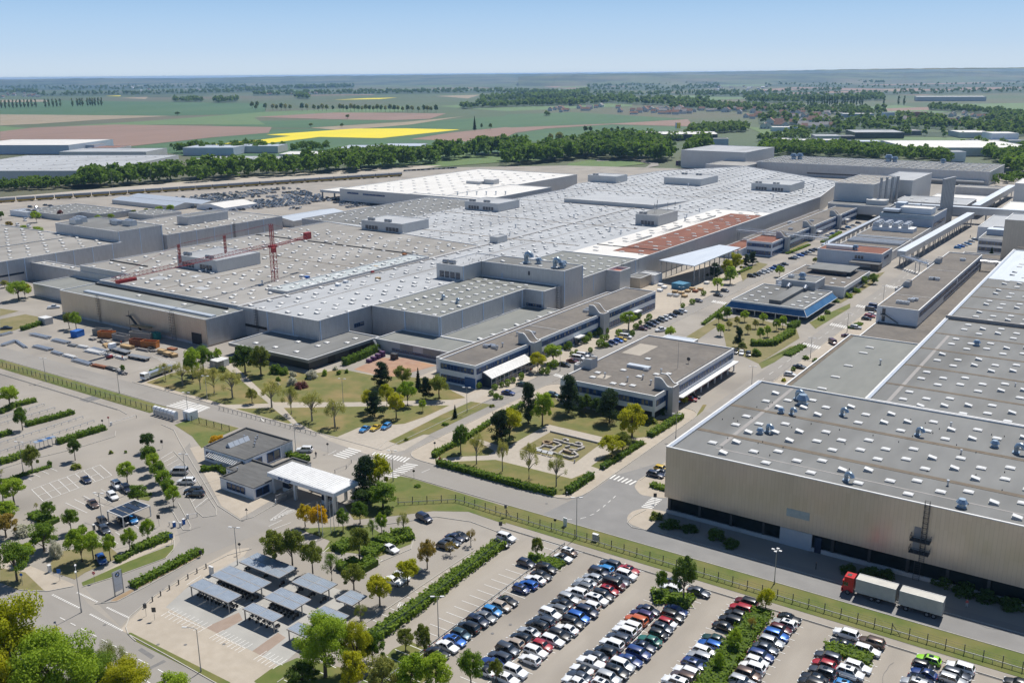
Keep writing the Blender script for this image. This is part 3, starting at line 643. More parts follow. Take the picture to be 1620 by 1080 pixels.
stair_tower(C, -121.4, -115.2, 253, 257.6, 8.8, 11.2); stair_tower(C, -153.6, -147, 259.5, 263.5, 8.2, 10.8, False)
for x, y in ((-143.5,257.4),(-137.9,264.3),(-142.5,252.5),(-130.5,261),(-137,280),(-127,266),(-124,268.5),(-131,251),(-134,250.3),(-128,251.7)): 
    o = bpy.data.objects.new('skylight', SKYM[3]); COL.objects.link(o); o.parent = C; o.location = Vector((x,y,7.65))-abs_loc(C)
part(C, 'ridge_rooflight', [(-138.8,-131,268.2,270.4,7.65,8.6)], 'roof_metal'); vent(C, -131.6, 268, 7.65, 'unit', .6)
for x, y in ((-139.5,255),(-128.5,259.5),(-126.5,268.3),(-124,256),(-131.5,255)): vent(C, x, y, 7.65, 'pipe', 1.4)
mb = MB(); mb.cyl(-124.3,276,7.65,17,.07,.04,6); mb.build('antenna_mast', 'steel', C); mb = MB(); mb.cyl(-123.6,283,7.65,9.2,.05,n=6); mb.tube([(-123.6,282.9,9.2),(-123.6,282.6,9.2)], .6, 12); mb.build('dish', 'steel_dark', C)
railing(C, [(-118.4,262),(-118.4,306)], 7.7, .6, 'steel', 4); part(C, 'bare_patch', [(-141.8,-138.2,253.2,257,7.65,7.68),(-148,-141,282,296,7.65,7.68)], 'gravel')
# ---------------------------------------------------------------- long office row
def office_row(y0, y1, label, towers, roofm='roof_gravel', joints=(), entr=()):
    r = house('office_building', label, 'office', R4(-195.2,-180.2,y0,y1), 8, 'white_wall', roofm, z0=0)
    cuts = sorted(towers); seg = []; a = y0+.6
    for t in cuts: seg.append((a, t-.4)); a = t+5
    seg.append((a, y1-.6))
    for i, (a, b) in enumerate(seg):
        if b-a < 2: continue
        windows(r, 'E', a, b, -180.2, 5.0, 6.75, 1.25, 'pane_blue', seed=i); windows(r, 'E', a, b, -180.2, .7, 2.9, 1.5, 'pane_blue', seed=i+9, blinds=.15)
    windows(r, 'S', -194.6, -180.9, y0, 5.0, 6.75); windows(r, 'S', -194.6, -180.9, y0, .8, 2.9)
    for t in cuts: stair_tower(r, -184.6, -177.6, t, t+4.6, 8.6, 11.4)
    for y in joints: part(r, 'roof_joint', [(-194.8,-180.6,y-.2,y+.2,7.65,7.78)], 'concrete_wall')
    for y in entr: part(r, 'entrance_canopy', [(-180.2,-177.9,y,y+5,2.9,3.4)], 'coping'); part(r, 'entrance_door', [(-180.15,-179.9,y+.8,y+4,0,2.8)], 'pane')
    return r
D = office_row(241.4, 374, 'long white office with louvred glass front, nearest the lawn', (273,323), joints=(296,), entr=(304,352))
mb = MB()
for i in range(9):
    t = i/8; mb.obox((-179.6+t*3.2,257.5,5.0-t*1.6),(.17,0,-.05),(0,12.4,0),(0,0,.04))
for y in (245.2,251,257.5,264,269.8): mb.bar((-180.1,y,4.9),(-176.2,y,3.2),.12)
mb.build('sun_louvre', 'coping', D)
mb = MB(); mb.poly([(-176.4,245,0),(-176.4,270,0),(-176.4,270,3.2),(-176.4,245,3.2)]); mb.poly([(-180.2,245,0),(-176.4,245,0),(-176.4,245,3.2),(-180.2,245,4.9)]); mb.poly([(-176.4,270,0),(-180.2,270,0),(-180.2,270,4.9),(-176.4,270,3.2)]); mb.build('glass_front', 'pane', D)
mb = MB()
for i in range(11): mb.box(-176.45,-176.3,245+i*2.48,245.15+i*2.48,0,3.2)
for z in (.05,1.6,3.05): mb.box(-176.46,-176.28,245,270,z,z+.12)
mb.build('glass_front_frame', 'coping', D); part(D, 'corner_glazing', [(-184.5,-180.25,241.1,241.45,.3,3.6)], 'frame_blue')
for x, y in ((-191,262.5),(-189.5,264),(-187.8,263),(-189,283.5),(-188.5,285.5),(-187,286),(-187.5,326),(-188,329)): vent(D, x, y, 7.65, 'unit', .8)
for x, y in ((-186.5,266),(-186,262),(-190.5,281)): vent(D, x, y, 7.65, 'pipe', 1.5)
D2 = house('link_block', 'low brown gravel roofed strip along the back of the nearest white office', 'annex', R4(-203.2,-195.4,249.5,372), 5.4, 'white_wall', 'roof_gravel')
for y in (291,345): part(D2, 'roof_joint', [(-202.8,-195.8,y-.2,y+.2,5.05,5.17)], 'concrete_wall')
E1 = office_row(520, 545, 'short white office with rust red planted roof under the pipe bridge', (538,), 'roof_sedum')
E2 = office_row(548, 690, 'long white office with three curved stair towers, beyond the pipe bridge', (585,640), joints=(566,618), entr=(600,660))
for y in (572,612,655): vent(E2, -187.5, y, 7.65, 'unit', .9)
E3 = house('link_block', 'low gravel roofed strip behind the far white office', 'annex', R4(-207,-195.4,545.5,690), 4.6, 'white_wall', 'roof_gravel')
vent(E3, -200, 612, 4.3, 'unit', 1.8); vent(E3, -200, 565, 4.3, 'unit', 1.4)
E4 = house('link_block', 'low rust red planted roof block behind the short office', 'annex', R4(-207,-195.4,505,545), 4.0, 'white_wall', 'roof_sedum')
# ---------------------------------------------------------------- factory: front-left blocks
AN = house('low_hall', 'low dark walled hall with wide eaves beside the lawn shrubs', 'building', [(-282.5,225.1),(-240.7,225.1),(-240.7,262),(-268,262),(-268,246),(-282.5,246)], 4.4, 'fascia', 'roof_felt', z0=3.2)
part(AN, 'dark_wall', [(-281,-242,226.6,245,0,3.3),(-267,-242,245,261,0,3.3)], 'clad_dark'); skylights(AN, [(-274,230.8),(-263.5,230.8),(-252.5,230.8),(-262,240.5),(-251.5,240.5),(-252,245.5),(-245.5,249.5),(-247,255.5)], 4.05, 0)
for y in (236,247): part(AN, 'roller_door', [(-241.99,-241.9,y,y+3.5,0,2.9)], 'black')
LK = house('link_block', 'low link with beige panels and a strip window facing the rust coloured yard', 'annex', R4(-240.4,-203.4,259.2,275), 4.4, 'concrete_wall', 'roof_felt_green')
part(LK, 'beige_panel', [(-228,-222,259.1,259.25,1.6,4.0)], 'fascia'); part(LK, 'beige_panel', [(-217,-209,259.1,259.25,1.6,4.0)], 'fascia'); windows(LK, 'S', -232, -206, 259.2, .9, 1.8, .9, 'pane')
mb = MB(); mb.bar((-239.5,257.5,4.4),(-237.2,257.5,1.2),1.0,.2); mb.box(-237.4,-235.5,256.8,258.6,1.0,1.15); mb.build('outside_stair', 'steel', LK); railing(LK, [(-239.5,257),(-237.4,257)], 3, 1, 'steel', 1)
part(LK, 'roof_edge', [(-203.0,-203.4,259.2,275,4.4,4.6)], 'coping')
LR = house('low_roof_strip', 'low felt roofed strip with rooflights below the grey cladding of the hall', 'annex', R4(-221.5,-203.4,275.2,335), 4.4, 'concrete_wall', 'roof_felt_green')
skylights(LR, [(-206.5,280+i*8.2) for i in range(7)], 4.05, .4)
P = house('press_hall', 'hall with bronze reflecting front wall above the container yard', 'factory hall', R4(-394.4,-297.2,227,246.2), 10.8, 'clad_tan', 'roof_felt_green')
part(P, 'ridge_rooflight', [(-383,-298.5,231,233.2,10.45,11.15)], 'roof_metal'); part(P, 'black_edge', [(-393,-304,243.2,243.8,10.45,11.2)], 'black'); part(P, 'plinth', [(-394.5,-297.1,226.8,226.98,0,.9)], 'concrete_wall')
part(P, 'gable_cladding', [(-297.18,-297.05,227.3,246,.5,10.6)], 'clad_grey'); part(P, 'gate', [(-306,-300.5,226.7,226.98,.2,4.6)], 'black'); skylights(P, [(-356,239.5),(-326,239.5),(-301,240)], 10.45, 0)
ladder(P, -366, 227, .5, 10.8); ladder(P, -316.5, 226.6, .3, 10.4, (0,-1), 2.4); 
mb = MB(); mb.bar((-343.5,225.9,6.2),(-337,225.9,1.0),1.0,.15); mb.box(-345.5,-343.3,225.2,226.7,6.1,6.25); mb.bar((-343.4,225.4,0),(-343.4,225.4,8.6),.12); mb.build('outside_stair', 'steel_dark', P)
P2P = [(-434.5,262),(-394.4,262),(-394.4,246.4),(-301.2,246.4),(-301.2,410),(-434.5,430)]
P2 = house('assembly_hall', 'wide brownish flat roofed hall dotted with rooflights, around the base of the red crane', 'factory hall', P2P, 11.8, 'clad_grey', 'roof_brown')
PH = []   # footprints on the roofs where no rooflight stands
def penthouse(r, x0, x1, y0, y1, z0, z1, fans=(), louv=(), wall='clad_light', roof='roof_grey', side='S'):
    PH.append((x0,x1,y0,y1)); p = MB(); p.prism(R4(x0,x1,y0,y1), z0, z1, top=False); w = p.build('roof_plant_room', wall, r)
    slab = MB(); slab.poly([(x0+.3,y0+.3,z1-.25),(x1-.3,y0+.3,z1-.25),(x1-.3,y1-.3,z1-.25),(x0+.3,y1-.3,z1-.25)]); slab.build('roof', roof, w)
    cp = MB(); cp.box(x0-.05,x1+.05,y0-.05,y0+.3,z1-.25,z1+.06); cp.box(x0-.05,x1+.05,y1-.3,y1+.05,z1-.25,z1+.06); cp.box(x0-.05,x0+.3,y0+.3,y1-.3,z1-.25,z1+.06); cp.box(x1-.3,x1+.05,y0+.3,y1-.3,z1-.25,z1+.06); cp.build('coping', 'coping', w)
    for a, b in louv:
        m = MB(); n = 4; d = (b-a)/n
        for i in range(n): m.box(a+i*d+.2, a+(i+1)*d-.2, y0-.08, y0+.02, z0+.6, z0+2.9)
        m.build('louvre', 'pane', w)
    for x, y in fans: vent(w, x, y, z1-.2, 'fans', .9)
    return w
penthouse(P2, -392.5,-363.2,287,313, 11.4, 17.2, ((-388,290.5),(-372,290.5)), ((-389,-380),(-376,-367)))
part(P2, 'roof_plant', [(-404,-398,312,320,11.45,14.5),(-396,-386,318,326,11.45,13.6),(-384,-376,316,322,11.45,13.2)], 'steel_dark'); part(P2, 'roof_plant', [(-397,-385,316,323,14.0,14.4),(-402,-400,318,320,14.5,15.6)], 'roof_grey')
strip = (-312.6,-300.9,272.2,366.5); PH.append(strip)
house('raised_roof_strip', 'raised pale turquoise roof strip with site clutter along the edge of the brown roof', 'roof strip', R4(*strip), 12.8, 'clad_light', 'roof_ice', z0=11.3)
colx = [(-258.4,4.5),(-266,5),(-269.6,0),(-276.6,0),(-287.2,5),(-290.8,0),(-297.5,0),(-307.8,0),(-315,5),(-318.9,0),(-325.3,0),(-335.5,5),(-343,5),(-346.9,0),(-353.3,0),(-363.4,5),(-371.5,5),(-374.6,0),(-381.5,0),(-391.6,4),(-399.5,0),(-403,5),(-410,0),(-419.8,4),(-427,5)]
grid = lambda ya, yb: [(x+random.uniform(-.15,.15), 240.1+9.72*k+o) for x, o in colx for k in range(72) if ya < 240.1+9.72*k+o < yb]
skylights(P2, [p for p in grid(247.5,408) if inside(p, inset(P2P,1.6)) and clear(p, PH)], 11.45, .42, seed=6)
RS = [o for o in bpy.data.objects if o.name.startswith('raised_roof_strip')][0]
skylights(RS, [(x,276+k*9.7+o) for x, o in ((-309.5,0),(-306,4),(-303.5,8)) for k in range(9)], 12.46, .2)
part(P2, 'valley_gutter', [(-434,-313,330.3,331.1,11.45,11.49),(-356,-355.2,247,330,11.45,11.49)], 'gutter_rust'); part(P2, 'black_edge', [(-434,-404,278,278.6,11.45,11.95),(-434,-313,372,372.6,11.45,11.9)], 'black'); part(P2, 'roof_patch', [(-380,-372,262,268,11.45,11.48),(-388,-383,256,260,11.45,11.48),(-345,-338,259,263,11.45,11.48),(-368,-364,274,279,11.45,11.48)], 'roof_grey')
for x, y in ((-369,285),(-358,262),(-325,280)): vent(P2, x, y, 11.45, 'pipe', 1.7)
# ---------------------------------------------------------------- factory: main hall
MP = [(-301,246),(-256.4,246),(-256.4,275.2),(-256.2,420),(-212.3,420),(-211.5,707),(-228,812),(-345,905),(-395,826),(-408,694),(-397,655),(-397,562),(-458,560),(-458,431),(-434.3,430.2),(-301,410.2)]
M = house('main_hall', 'huge pale grey flat roofed factory hall with hundreds of small rooflights', 'factory hall', MP, 11.8, 'clad_grey', 'roof_grey')
for a in ((-396,-364,420,444,((-391,424),(-378,424)),((-393,-383),(-377,-367))),(-396,-368,522,547,((-392,526),(-380,526)),((-393,-384),(-381,-372))),(-347,-314.5,728.5,764,((-343,760),(-330,760)),()),(-270.4,-239.7,723.5,757,((-266,727),(-252,727)),((-267,-258),(-254,-245)))): penthouse(M, a[0],a[1],a[2],a[3],11.4,17,a[4],a[5])
penthouse(M, -410,-383,713,733, 11.4, 17, ((-404,716),))
PT = penthouse(M, -265.6,-250.4,520,547, 11.4, 18, ((-262,523),), ((-262,-253),), 'concrete_wall', 'roof_felt')
for x, y in ((-264,546),(-258,530),(-254,540),(-251.5,545),(-256,528)):
    mb = MB(); mb.cyl(x,y,17.8,24,.1,.06,6); mb.cyl(x,y,21.5,23.3,.25,n=6); mb.build('antenna_mast', 'steel', PT)
penthouse(M, -303,-297.5,421,430, 11.4, 15)
part(M, 'roof_step', [(-357,-286,587.4,588.4,11.45,14.2)], 'clad_light'); mb = MB(); mb.poly([(-357,588.4,14.2),(-286,588.4,14.2),(-284,640,11.5),(-357,640,11.5)]); mb.poly([(-286,588.4,11.45),(-284,640,11.45),(-286,588.4,14.2)]); mb.poly([(-357,588.4,11.45),(-357,588.4,14.2),(-357,640,11.45)]); mb.build('sloping_deck', 'roof_grey', M); PH.append((-358,-285,586,641))
wb = (-250.9,-212.7,420.3,607.7); part(M, 'white_membrane', [(wb[0],wb[1],wb[2],wb[3],11.47,11.56)], 'roof_white'); PH.append(wb)
yy = [433.6,459,491,524,556,576,593.4]
for a, b in zip(yy, yy[1:]): part(M, 'planted_roof', [(-234.2,-213.4,a+.5,b-.5,11.56,11.68)], 'roof_sedum')
part(M, 'black_edge', [(-250.5,-213,446.2,446.6,11.57,11.95)], 'black'); skylights(M, [(x,430+k*16.3+o) for x, o in ((-242,0),(-246.5,8),(-229,4),(-221,10),(-217,2)) for k in range(11)], 11.6, 0, 2, most=55)
mb = MB()
for y0, y1 in ((455,485),(495,525),(540,575)): mb.poly([(-240,y0,11.6),(-237,y0,11.6),(-237,y1,11.6)]); mb.poly([(-240,y0,11.6),(-237,y1,11.6),(-237,y1,12.6)]); mb.poly([(-237,y0,11.6),(-237,y1,12.6),(-237,y1,11.6)])
mb.build('smoke_hood', 'roof_white', M)
dark = [(-457.5,432),(-403,432),(-403,559),(-457.5,559)]; mb = MB(); mb.poly([(p[0],p[1],11.475) for p in dark]); mb.build('dark_felt', 'roof_felt', M)
ext = [(x,o) for x, o in colx]+[(x-70,o) for x, o in colx if x < -364]+[(-248,0),(-244,5),(-236.5,0),(-230,4),(-226,0),(-219,5)]
mp = [(x+random.uniform(-.2,.2),240.1+9.72*k+o) for x, o in ext for k in range(72)]
skylights(M, [p for p in mp if inside(p, inset(MP,1.6)) and clear(p, PH)], 11.46, .45, seed=9, most=45)
gl = MB()
for x in (-283.4,-311,-340,-368,-396.5): gl.box(x-.25,x+.25,414 if x < -301 else 247,650 if x > -390 else 560,11.45,11.49)
for x in (-283.4,-232): gl.box(x-.2,x+.2,642,740,11.45,11.49)
for y in (438,505,585,662,705): gl.box(-396 if y > 560 else -402,-257 if y < 600 else -213,y-.7,y+.7,11.45,11.495)
gl.build('valley_gutter', 'gutter_rust', M); part(M, 'roof_joint', [(-300.4,-299.4,246.6,640,11.45,11.8)], 'lead_strip')
for i in range(26): vent(M, random.uniform(-385,-225), random.uniform(440,800), 11.45, 'pipe', random.uniform(1.6,2.6))
downpipes(M, 'S', 246, (-284,-270), 3, 11.8); downpipes(M, 'E', -256.4, (247,262), 3, 11.8); downpipes(M, 'E', -212.3, [622+i*11.5 for i in range(8)], 4, 11.8, 'coping')
part(M, 'black_strip', [(-300.5,-285,245.75,245.98,4.2,5.2)], 'black'); windows(M, 'E', 265, 270.5, -256.4, 4.9, 6.4, 1, 'pane')
ladder(M, -290, 246, 3, 11.8)
Rr = house('side_hall', 'grey clad hall block with dense rows of rooflights, over the low strip behind the office', 'factory hall', [(-256.1,275.2),(-221.7,275.2),(-221.7,333.4),(-212,333.4),(-212,346.6),(-256.1,346.6)], 11.8, 'clad_grey', 'roof_felt_green')
skylights(Rr, [(x,277.4+5.25*k) for x in (-247.7,-241.2,-233.4,-226) for k in range(13) if 277.4+5.25*k < 344], 11.46, .12, seed=3); part(Rr, 'valley_gutter', [(-255.6,-222,336,336.6,11.45,11.6)], 'black')
downpipes(Rr, 'S', 275.2, (-239,-222.1), 4.4, 11.8); downpipes(Rr, 'E', -221.7, (275.6,289,303,317,331), 4.4, 11.8); downpipes(Rr, 'S', 333.4, (-213,), 4.4, 11.8); windows(Rr, 'S', -221, -212.6, 333.4, 4.6, 5.8, 1, 'pane')
ladder(Rr, -212, 343, .5, 11.8, (1,0)); vent(Rr, -240, 300, 11.45, 'goose', .8); vent(Rr, -231, 298, 11.45, 'goose', .8)
S = house('tower_block', 'taller grey metal block with silver exhaust ducts on its roof, above the side hall', 'factory hall', R4(-254.2,-210.6,346.8,363), 18.3, 'clad_grey', 'roof_felt')
skylights(S, [(-246,352),(-236,352),(-226,352),(-218,352)], 17.95, .3); 
for x, y, s in ((-236,356,1.9),(-230,357,1.3),(-219,353,1.7),(-216,354,1.3),(-217.5,358,1.2)): vent(S, x, y, 17.95, 'goose' if s > 1.6 else 'cowl', s)
downpipes(S, 'E', -210.6, (347.2,362.6), 4, 18.3); part(S, 'door', [(-243.5,-242.4,346.7,346.82,11.8,14)], 'clad_blue'); part(S, 'hatch', [(-229,-228,346.7,346.82,14.6,16.4)], 'pane')
Uu = house('plant_room', 'pale plant room with four louvres and two fan drums beside the taller block', 'plant room', R4(-269.2,-254.4,332.8,363), 18.2, 'clad_light', 'roof_grey', z0=11.3)
for i in range(4): part(Uu, 'louvre', [(-267.4+i*3,-265+i*3,332.7,332.84,12.2,15)], 'pane')
vent(Uu, -264, 336, 17.85, 'fans', 1.2); downpipes(Uu, 'E', -254.4, (333.2,), 11.8, 18.2)
mb = MB()
for i in range(22): mb.cyl(-268+random.random()*13, 338+random.random()*24, 17.85, 18.5, .12, n=5)
mb.build('roof_stub', 'lead_strip', Uu)
V = house('side_hall', 'grey clad hall with felt roof and faint pale lettering, right behind the long office', 'factory hall', R4(-255.9,-212.3,363.2,419.8), 11.8, 'clad_grey', 'roof_felt_green')
skylights(V, [(x,368+k*8+o) for x, o in ((-249,0),(-242,4),(-236,0),(-229,4),(-222,0),(-216,4)) for k in range(6)], 11.46, .1, seed=5); downpipes(V, 'E', -212.3, (375.5,), 4, 11.8); downpipes(V, 'E', -212.3, (417,), 0, 11.8); ladder(V, -212.3, 402, .5, 11.8, (1,0))
mb = MB()
for i, (h, d) in enumerate(((.7,0),(.9,0),(.8,-.35),(1.2,0),(.9,0))): mb.box(-212.28,-212.2,368.5+i*.85,369.0+i*.85,9.3+d,9.3+h)
mb.build('wall_lettering', 'roof_white', V)
house('stair_block', 'square silver metal block with open red top beside the end of the long office', 'building', R4(-212.2,-205,387.3,397.6), 11.9, 'galv', 'brick_red', lip=1.2)
house('entrance_block', 'small beige block at the foot of the hall wall, by the blue tarpaulin', 'building', R4(-211.9,-204.5,407,419), 5.2, 'clad_tan', 'roof_felt'); house('entrance_block', 'little white walled block beside the open sided steel canopy', 'building', R4(-211.9,-203,419.5,428), 4.6, 'white_wall', 'roof_grey')
cn = empty('loading_canopy', (-195.5,456,0), 'open sided loading canopy on slim steel posts with pale blue metal roof', 'canopy')
mb = MB(); mb.prism([(-206.4,431),(-185.2,426),(-185.4,486),(-198.4,488)], 9.6, 10.0); mb.build('roof', 'roof_metal', cn)
for i in range(10):
    for x in (-205.5,-185.9):
        if x < -200 and i > 6: continue
        mb = MB(); y = 429+i*6.2+(2.5 if x < -200 else -1.5); mb.box(x-.18,x+.18,y-.18,y+.18,0,9.6); mb.build('post', 'steel', cn)
mb = MB()
for z in (3.5,6.5): mb.bar((-186,428,z),(-186,484,z),.1)
mb.build('rail', 'steel', cn)
# ---------------------------------------------------------------- white hall and sheds at the far left
WH = house('white_hall', 'large hall with bright white roof beyond the grey roofs, beside the new car compound', 'factory hall', R4(-560.5,-450.5,571,764), 11, 'clad_light', 'roof_white')
skylights(WH, [(-548+i*14,585+k*16) for i in range(7) for k in range(11)], 10.65, 0, 2); windows(WH, 'S', -552, -540, 571, 7.5, 8.6, 1); windows(WH, 'S', -535, -512, 571, 7.3, 8.4, 1); part(WH, 'roof_plant', [(-495,-480,655,668,10.7,13),(-480,-470,660,668,10.7,14.5)], 'clad_light'); part(WH, 'plinth', [(-556,-480,570.8,570.95,0,1.4)], 'steel_dark')
W2 = house('white_hall', 'white edged hall block with beige roof in front of the bright white roof', 'factory hall', R4(-481,-413.2,563,570.8), 12.4, 'clad_light', 'roof_white')
W3 = house('white_hall', 'beige roofed hall step joining the bright white roof to the grey main hall', 'factory hall', R4(-450.2,-410,571,655), 12.4, 'clad_light', 'roof_white')
for i in range(6): vent(W3, -445+i*6, 578+i*4, 12.05, 'pipe', 2.6)
W4 = house('canopy_block', 'low white canopy at the end of the bright white hall above parked cars', 'canopy', R4(-590,-560.7,578,603), 7.5, 'clad_light', 'roof_white', z0=5.6)
part(W4, 'post', [(-589,-588,578.5,579.5,0,5.6),(-575,-574,578.5,579.5,0,5.6)], 'steel')
SB = [(-497.6,-479.6,316,344,'tall grey metal block with blue grey downpipes left of the crane'),]
L1 = house('side_hall', 'grey clad hall with brownish roof left of the crane, running past the frame edge', 'factory hall', R4(-600,-477,238,314), 11.8, 'clad_grey', 'roof_brown'); skylights(L1, [(x,y+o) for x, o in [(-484-i*9.5,(i % 2)*4.5) for i in range(11)] for y in (245,255,265,275,285,295,305)], 11.46, .35, seed=12); downpipes(L1, 'E', -477, (249,258,275,285,296,308), 0, 11.8); vent(L1, -492, 252, 11.45, 'goose', 1.3); part(L1, 'strip_window', [(-476.98,-476.9,240,257,4,5)], 'pane'); part(L1, 'roof_edge', [(-521.5,-521,239,313,11.45,11.95)], 'roof_white')
LT = house('tower_block', 'taller grey block with dark air handling units, left of the red crane', 'factory hall', [(-541,314.2),(-480,314.2),(-480,343),(-541,343)], 17.4, 'clad_grey', 'roof_felt'); downpipes(LT, 'E', -480, (314.8,328,342.4), 0, 17.4)
for x, y, s in ((-534,326,2.6),(-529,320,2.4),(-510,333,2),(-505,331,2),(-496,333,2.6)): vent(LT, x, y, 17.05, 'unit', s)
L2 = house('side_hall', 'grey clad hall row with rooflights behind the taller block left of the crane', 'factory hall', R4(-541,-477,343.2,432), 11.8, 'clad_grey', 'roof_brown'); penthouse(L2, -509,-498.5,375,406, 11.4, 16.5, (), (), 'clad_grey', 'roof_felt'); skylights(L2, [(x,y) for x in (-482,-490,-496,-513,-522,-530) for y in (349,358,367,376,386,395,404,413,422)], 11.46, .3, seed=13); downpipes(L2, 'E', -477, (352,364,377,390,403,416), 0, 11.8); ladder(L2, -477, 392, 0, 11.8, (1,0))
LF = house('link_block', 'long narrow link block with pale wall joining the left hall to the brown roof', 'annex', R4(-485,-407,261.6,268.5), 9, 'clad_grey', 'roof_brown'); skylights(LF, [(-480+i*8.5,265) for i in range(8)], 8.66, .3)
PL = house('low_hall', 'low grey roofed block tucked behind the left end of the bronze wall', 'building', R4(-441,-394.8,241,261.4), 6, 'clad_grey', 'roof_felt_green')
for nm, lb, x0, x1, y0, y1, z, wl, rf in (
 ('shed','grey shed with felt roof and many rooflights behind the tall block',-632,-602,424,448,4,'clad_light','roof_felt'),('shed','long felt roofed shed with rooflights behind parked vans',-714,-664,390,434,4,'clad_light','roof_felt'),
 ('office_building','two storey beige office between sheds and parked vans',-663,-638,406,432,4.5,'concrete_wall','roof_felt'),('shed','small white cabin beside the railway yard cars',-722,-698,385,397,4,'white_wall','roof_metal')):
    q = house(nm, lb, 'shed', R4(x0,x1,y0,y1), z, wl, rf); skylights(q, [(x,y) for x in np.arange(x0+4,x1-2,9) for y in np.arange(y0+5,y1-2,8)], z-.34, 0)
def gable(name, label, x0, x1, y0, y1, ze, zr, wall='clad_light', roof='roof_metal', ax='y', cat='shed', doors=True):
    r = empty(name, ((x0+x1)/2,(y0+y1)/2,0), label, cat); mb = MB()
    if ax == 'y': xm = (x0+x1)/2; pr = [(x0,0),(x1,0),(x1,ze),(xm,zr),(x0,ze)]; f = lambda p, t: (p[0], y0+(y1-y0)*t, p[1])
    else: ym = (y0+y1)/2; pr = [(y0,0),(y1,0),(y1,ze),(ym,zr),(y0,ze)]; f = lambda p, t: (x0+(x1-x0)*t, p[0], p[1])
    mb.poly([f(p,0) for p in pr]); mb.poly([f(p,1) for p in pr][::-1])
    for a, b in ((4,0),(1,2)): mb.poly([f(pr[a],0),f(pr[a],1),f(pr[b],1),f(pr[b],0)])
    mb.build('wall', wall, r); m2 = MB(); o = .4
    for a, b in ((2,3),(3,4)):
        m2.poly([(*f(pr[a],-.01)[:2], f(pr[a],0)[2]+.05),(*f(pr[a],1.01)[:2], f(pr[a],0)[2]+.05),(*f(pr[b],1.01)[:2], f(pr[b],0)[2]+.05),(*f(pr[b],-.01)[:2], f(pr[b],0)[2]+.05)])
    m2.build('roof', roof, r)
    if doors and ax == 'y': part(r, 'door', [((x0+x1)/2-2,(x0+x1)/2+2,y0-.06,y0+.03,0,ze*.7)], 'black')
    return r
gable('shed', 'long pale grey gabled shed near the compound of new cars', -716,-636,467,486, 3.2, 5, ax='x'); gable('shed', 'second pale gabled shed alongside the car compound', -722,-629,487,506, 3.2, 5, ax='x')
gable('tent_hall', 'bright white tent hall beside the compound of new cars', -628,-595,482,514, 3, 5.2, 'white_wall', 'roof_white'); gable('shed', 'grey walled shed with white metal roof beside the dark felt strip', -518,-492,456,507, 4.3, 6, 'clad_grey', 'roof_metal')
house('cabin', 'row of small white cabins in front of the white hall', 'cabin', R4(-502,-496,524,547), 3.4, 'white_wall', 'roof_grey')
# ---------------------------------------------------------------- canteen with blue glass eaves
K = house('canteen', 'flat roofed canteen with sloping blue glass eaves beside the tree court', 'building', R4(-150.3,-118.6,386,425), 5.6, 'white_wall', 'roof_felt', z0=4.6)
part(K, 'glass_wall', [(-148.5,-120.4,388,423,0,4.65)], 'pane')
mb = MB(); o, i_ = inset(R4(-150.3,-118.6,386,425), -1.9), inset(R4(-150.3,-118.6,386,425), -.02)
for k in range(4):
    j = (k+1) % 4; mb.poly([(*o[k],2.6),(*o[j],2.6),(*i_[j],4.9),(*i_[k],4.9)])
mb.build('glass_eaves', 'blue_glass_roof', K)
mb = MB()
for k in range(4): a, b = o[k], i_[k]; mb.bar((*a,2.6),(*b,4.95),.18)
for k in range(4): mb.bar((*o[k],2.6),(*o[(k+1) % 4],2.6),.14)
mb.build('eaves_frame', 'coping', K)
for x in (-149,-139,-130,-120.2): part(K, 'column', [(x-.15,x+.15,384.4,384.7,0,2.6)], 'coping')
skylights(K, [(x,y) for x in (-146,-141,-125,-121.5) for y in (391,399,408,417)], 5.26, 0, 3); part(K, 'roof_duct', [(-135,-129.8,390,421,5.26,6.8)], 'roof_felt')
penthouse(K, -141.6,-126.2,424.2,438.5, 5.2, 8.8, (), (), 'concrete_wall', 'roof_felt')
for x, y in ((-137,424),(-129.5,424)): mb = MB(); mb.tube([(x,423,6.6),(x,421,7.4),(x,419.6,6.4)], .8, 10); mb.build('roof_vent', 'galv', K, 40)
vent(K, -134, 430, 8.6, 'cowl', 1.5); vent(K, -139.5, 431, 8.6, 'unit', .9); vent(K, -143, 428, 5.3, 'unit', .9)
K2 = house('canteen_wing', 'brown gravel roofed rear wing of the canteen with a raised flat plate roof', 'building', R4(-149.2,-117.2,438.7,482.5), 5, 'white_wall', 'roof_gravel'); skylights(K2, [(-125,446),(-121,450),(-127,456),(-122,462)], 4.66, 0, 3)
part(K2, 'raised_wall', [(-141,-124,466,480.6,4.66,6.6)], 'pane'); part(K2, 'plate_roof', [(-143,-122,464.5,481.6,6.6,7.1)], 'roof_felt'); windows(K2, 'E', 441, 481, -117.2, 1.2, 3, 1.6, 'pane')
BB = house('service_building', 'blue grey windowless service block with rust red planted roof, behind the canteen', 'building', R4(-154,-120.4,517,538.4), 7.8, 'clad_blue', 'roof_sedum')
part(BB, 'window', [(-134.2,-133,516.9,517.03,4.3,6),(-132.6,-131.4,516.9,517.03,4.3,6),(-131,-129.8,516.9,517.03,4.3,6)], 'pane'); windows(BB, 'E', 522, 531, -120.4, 4.3, 5.6, 1.5, 'pane'); part(BB, 'roof_plant', [(-151,-137,522,527,7.45,9.3)], 'galv'); part(BB, 'porch', [(-135,-119.5,509,516.8,3.2,3.6),(-124,-120,510,516.8,0,3.2)], 'steel_dark'); vent(BB, -136, 524, 7.45, 'cowl', 1.4)
house('garage', 'small pale blue roofed garage beside the warehouse tree court', 'building', R4(-151.5,-139,308.5,326), 3.6, 'concrete_wall', 'roof_metal', lip=.1)
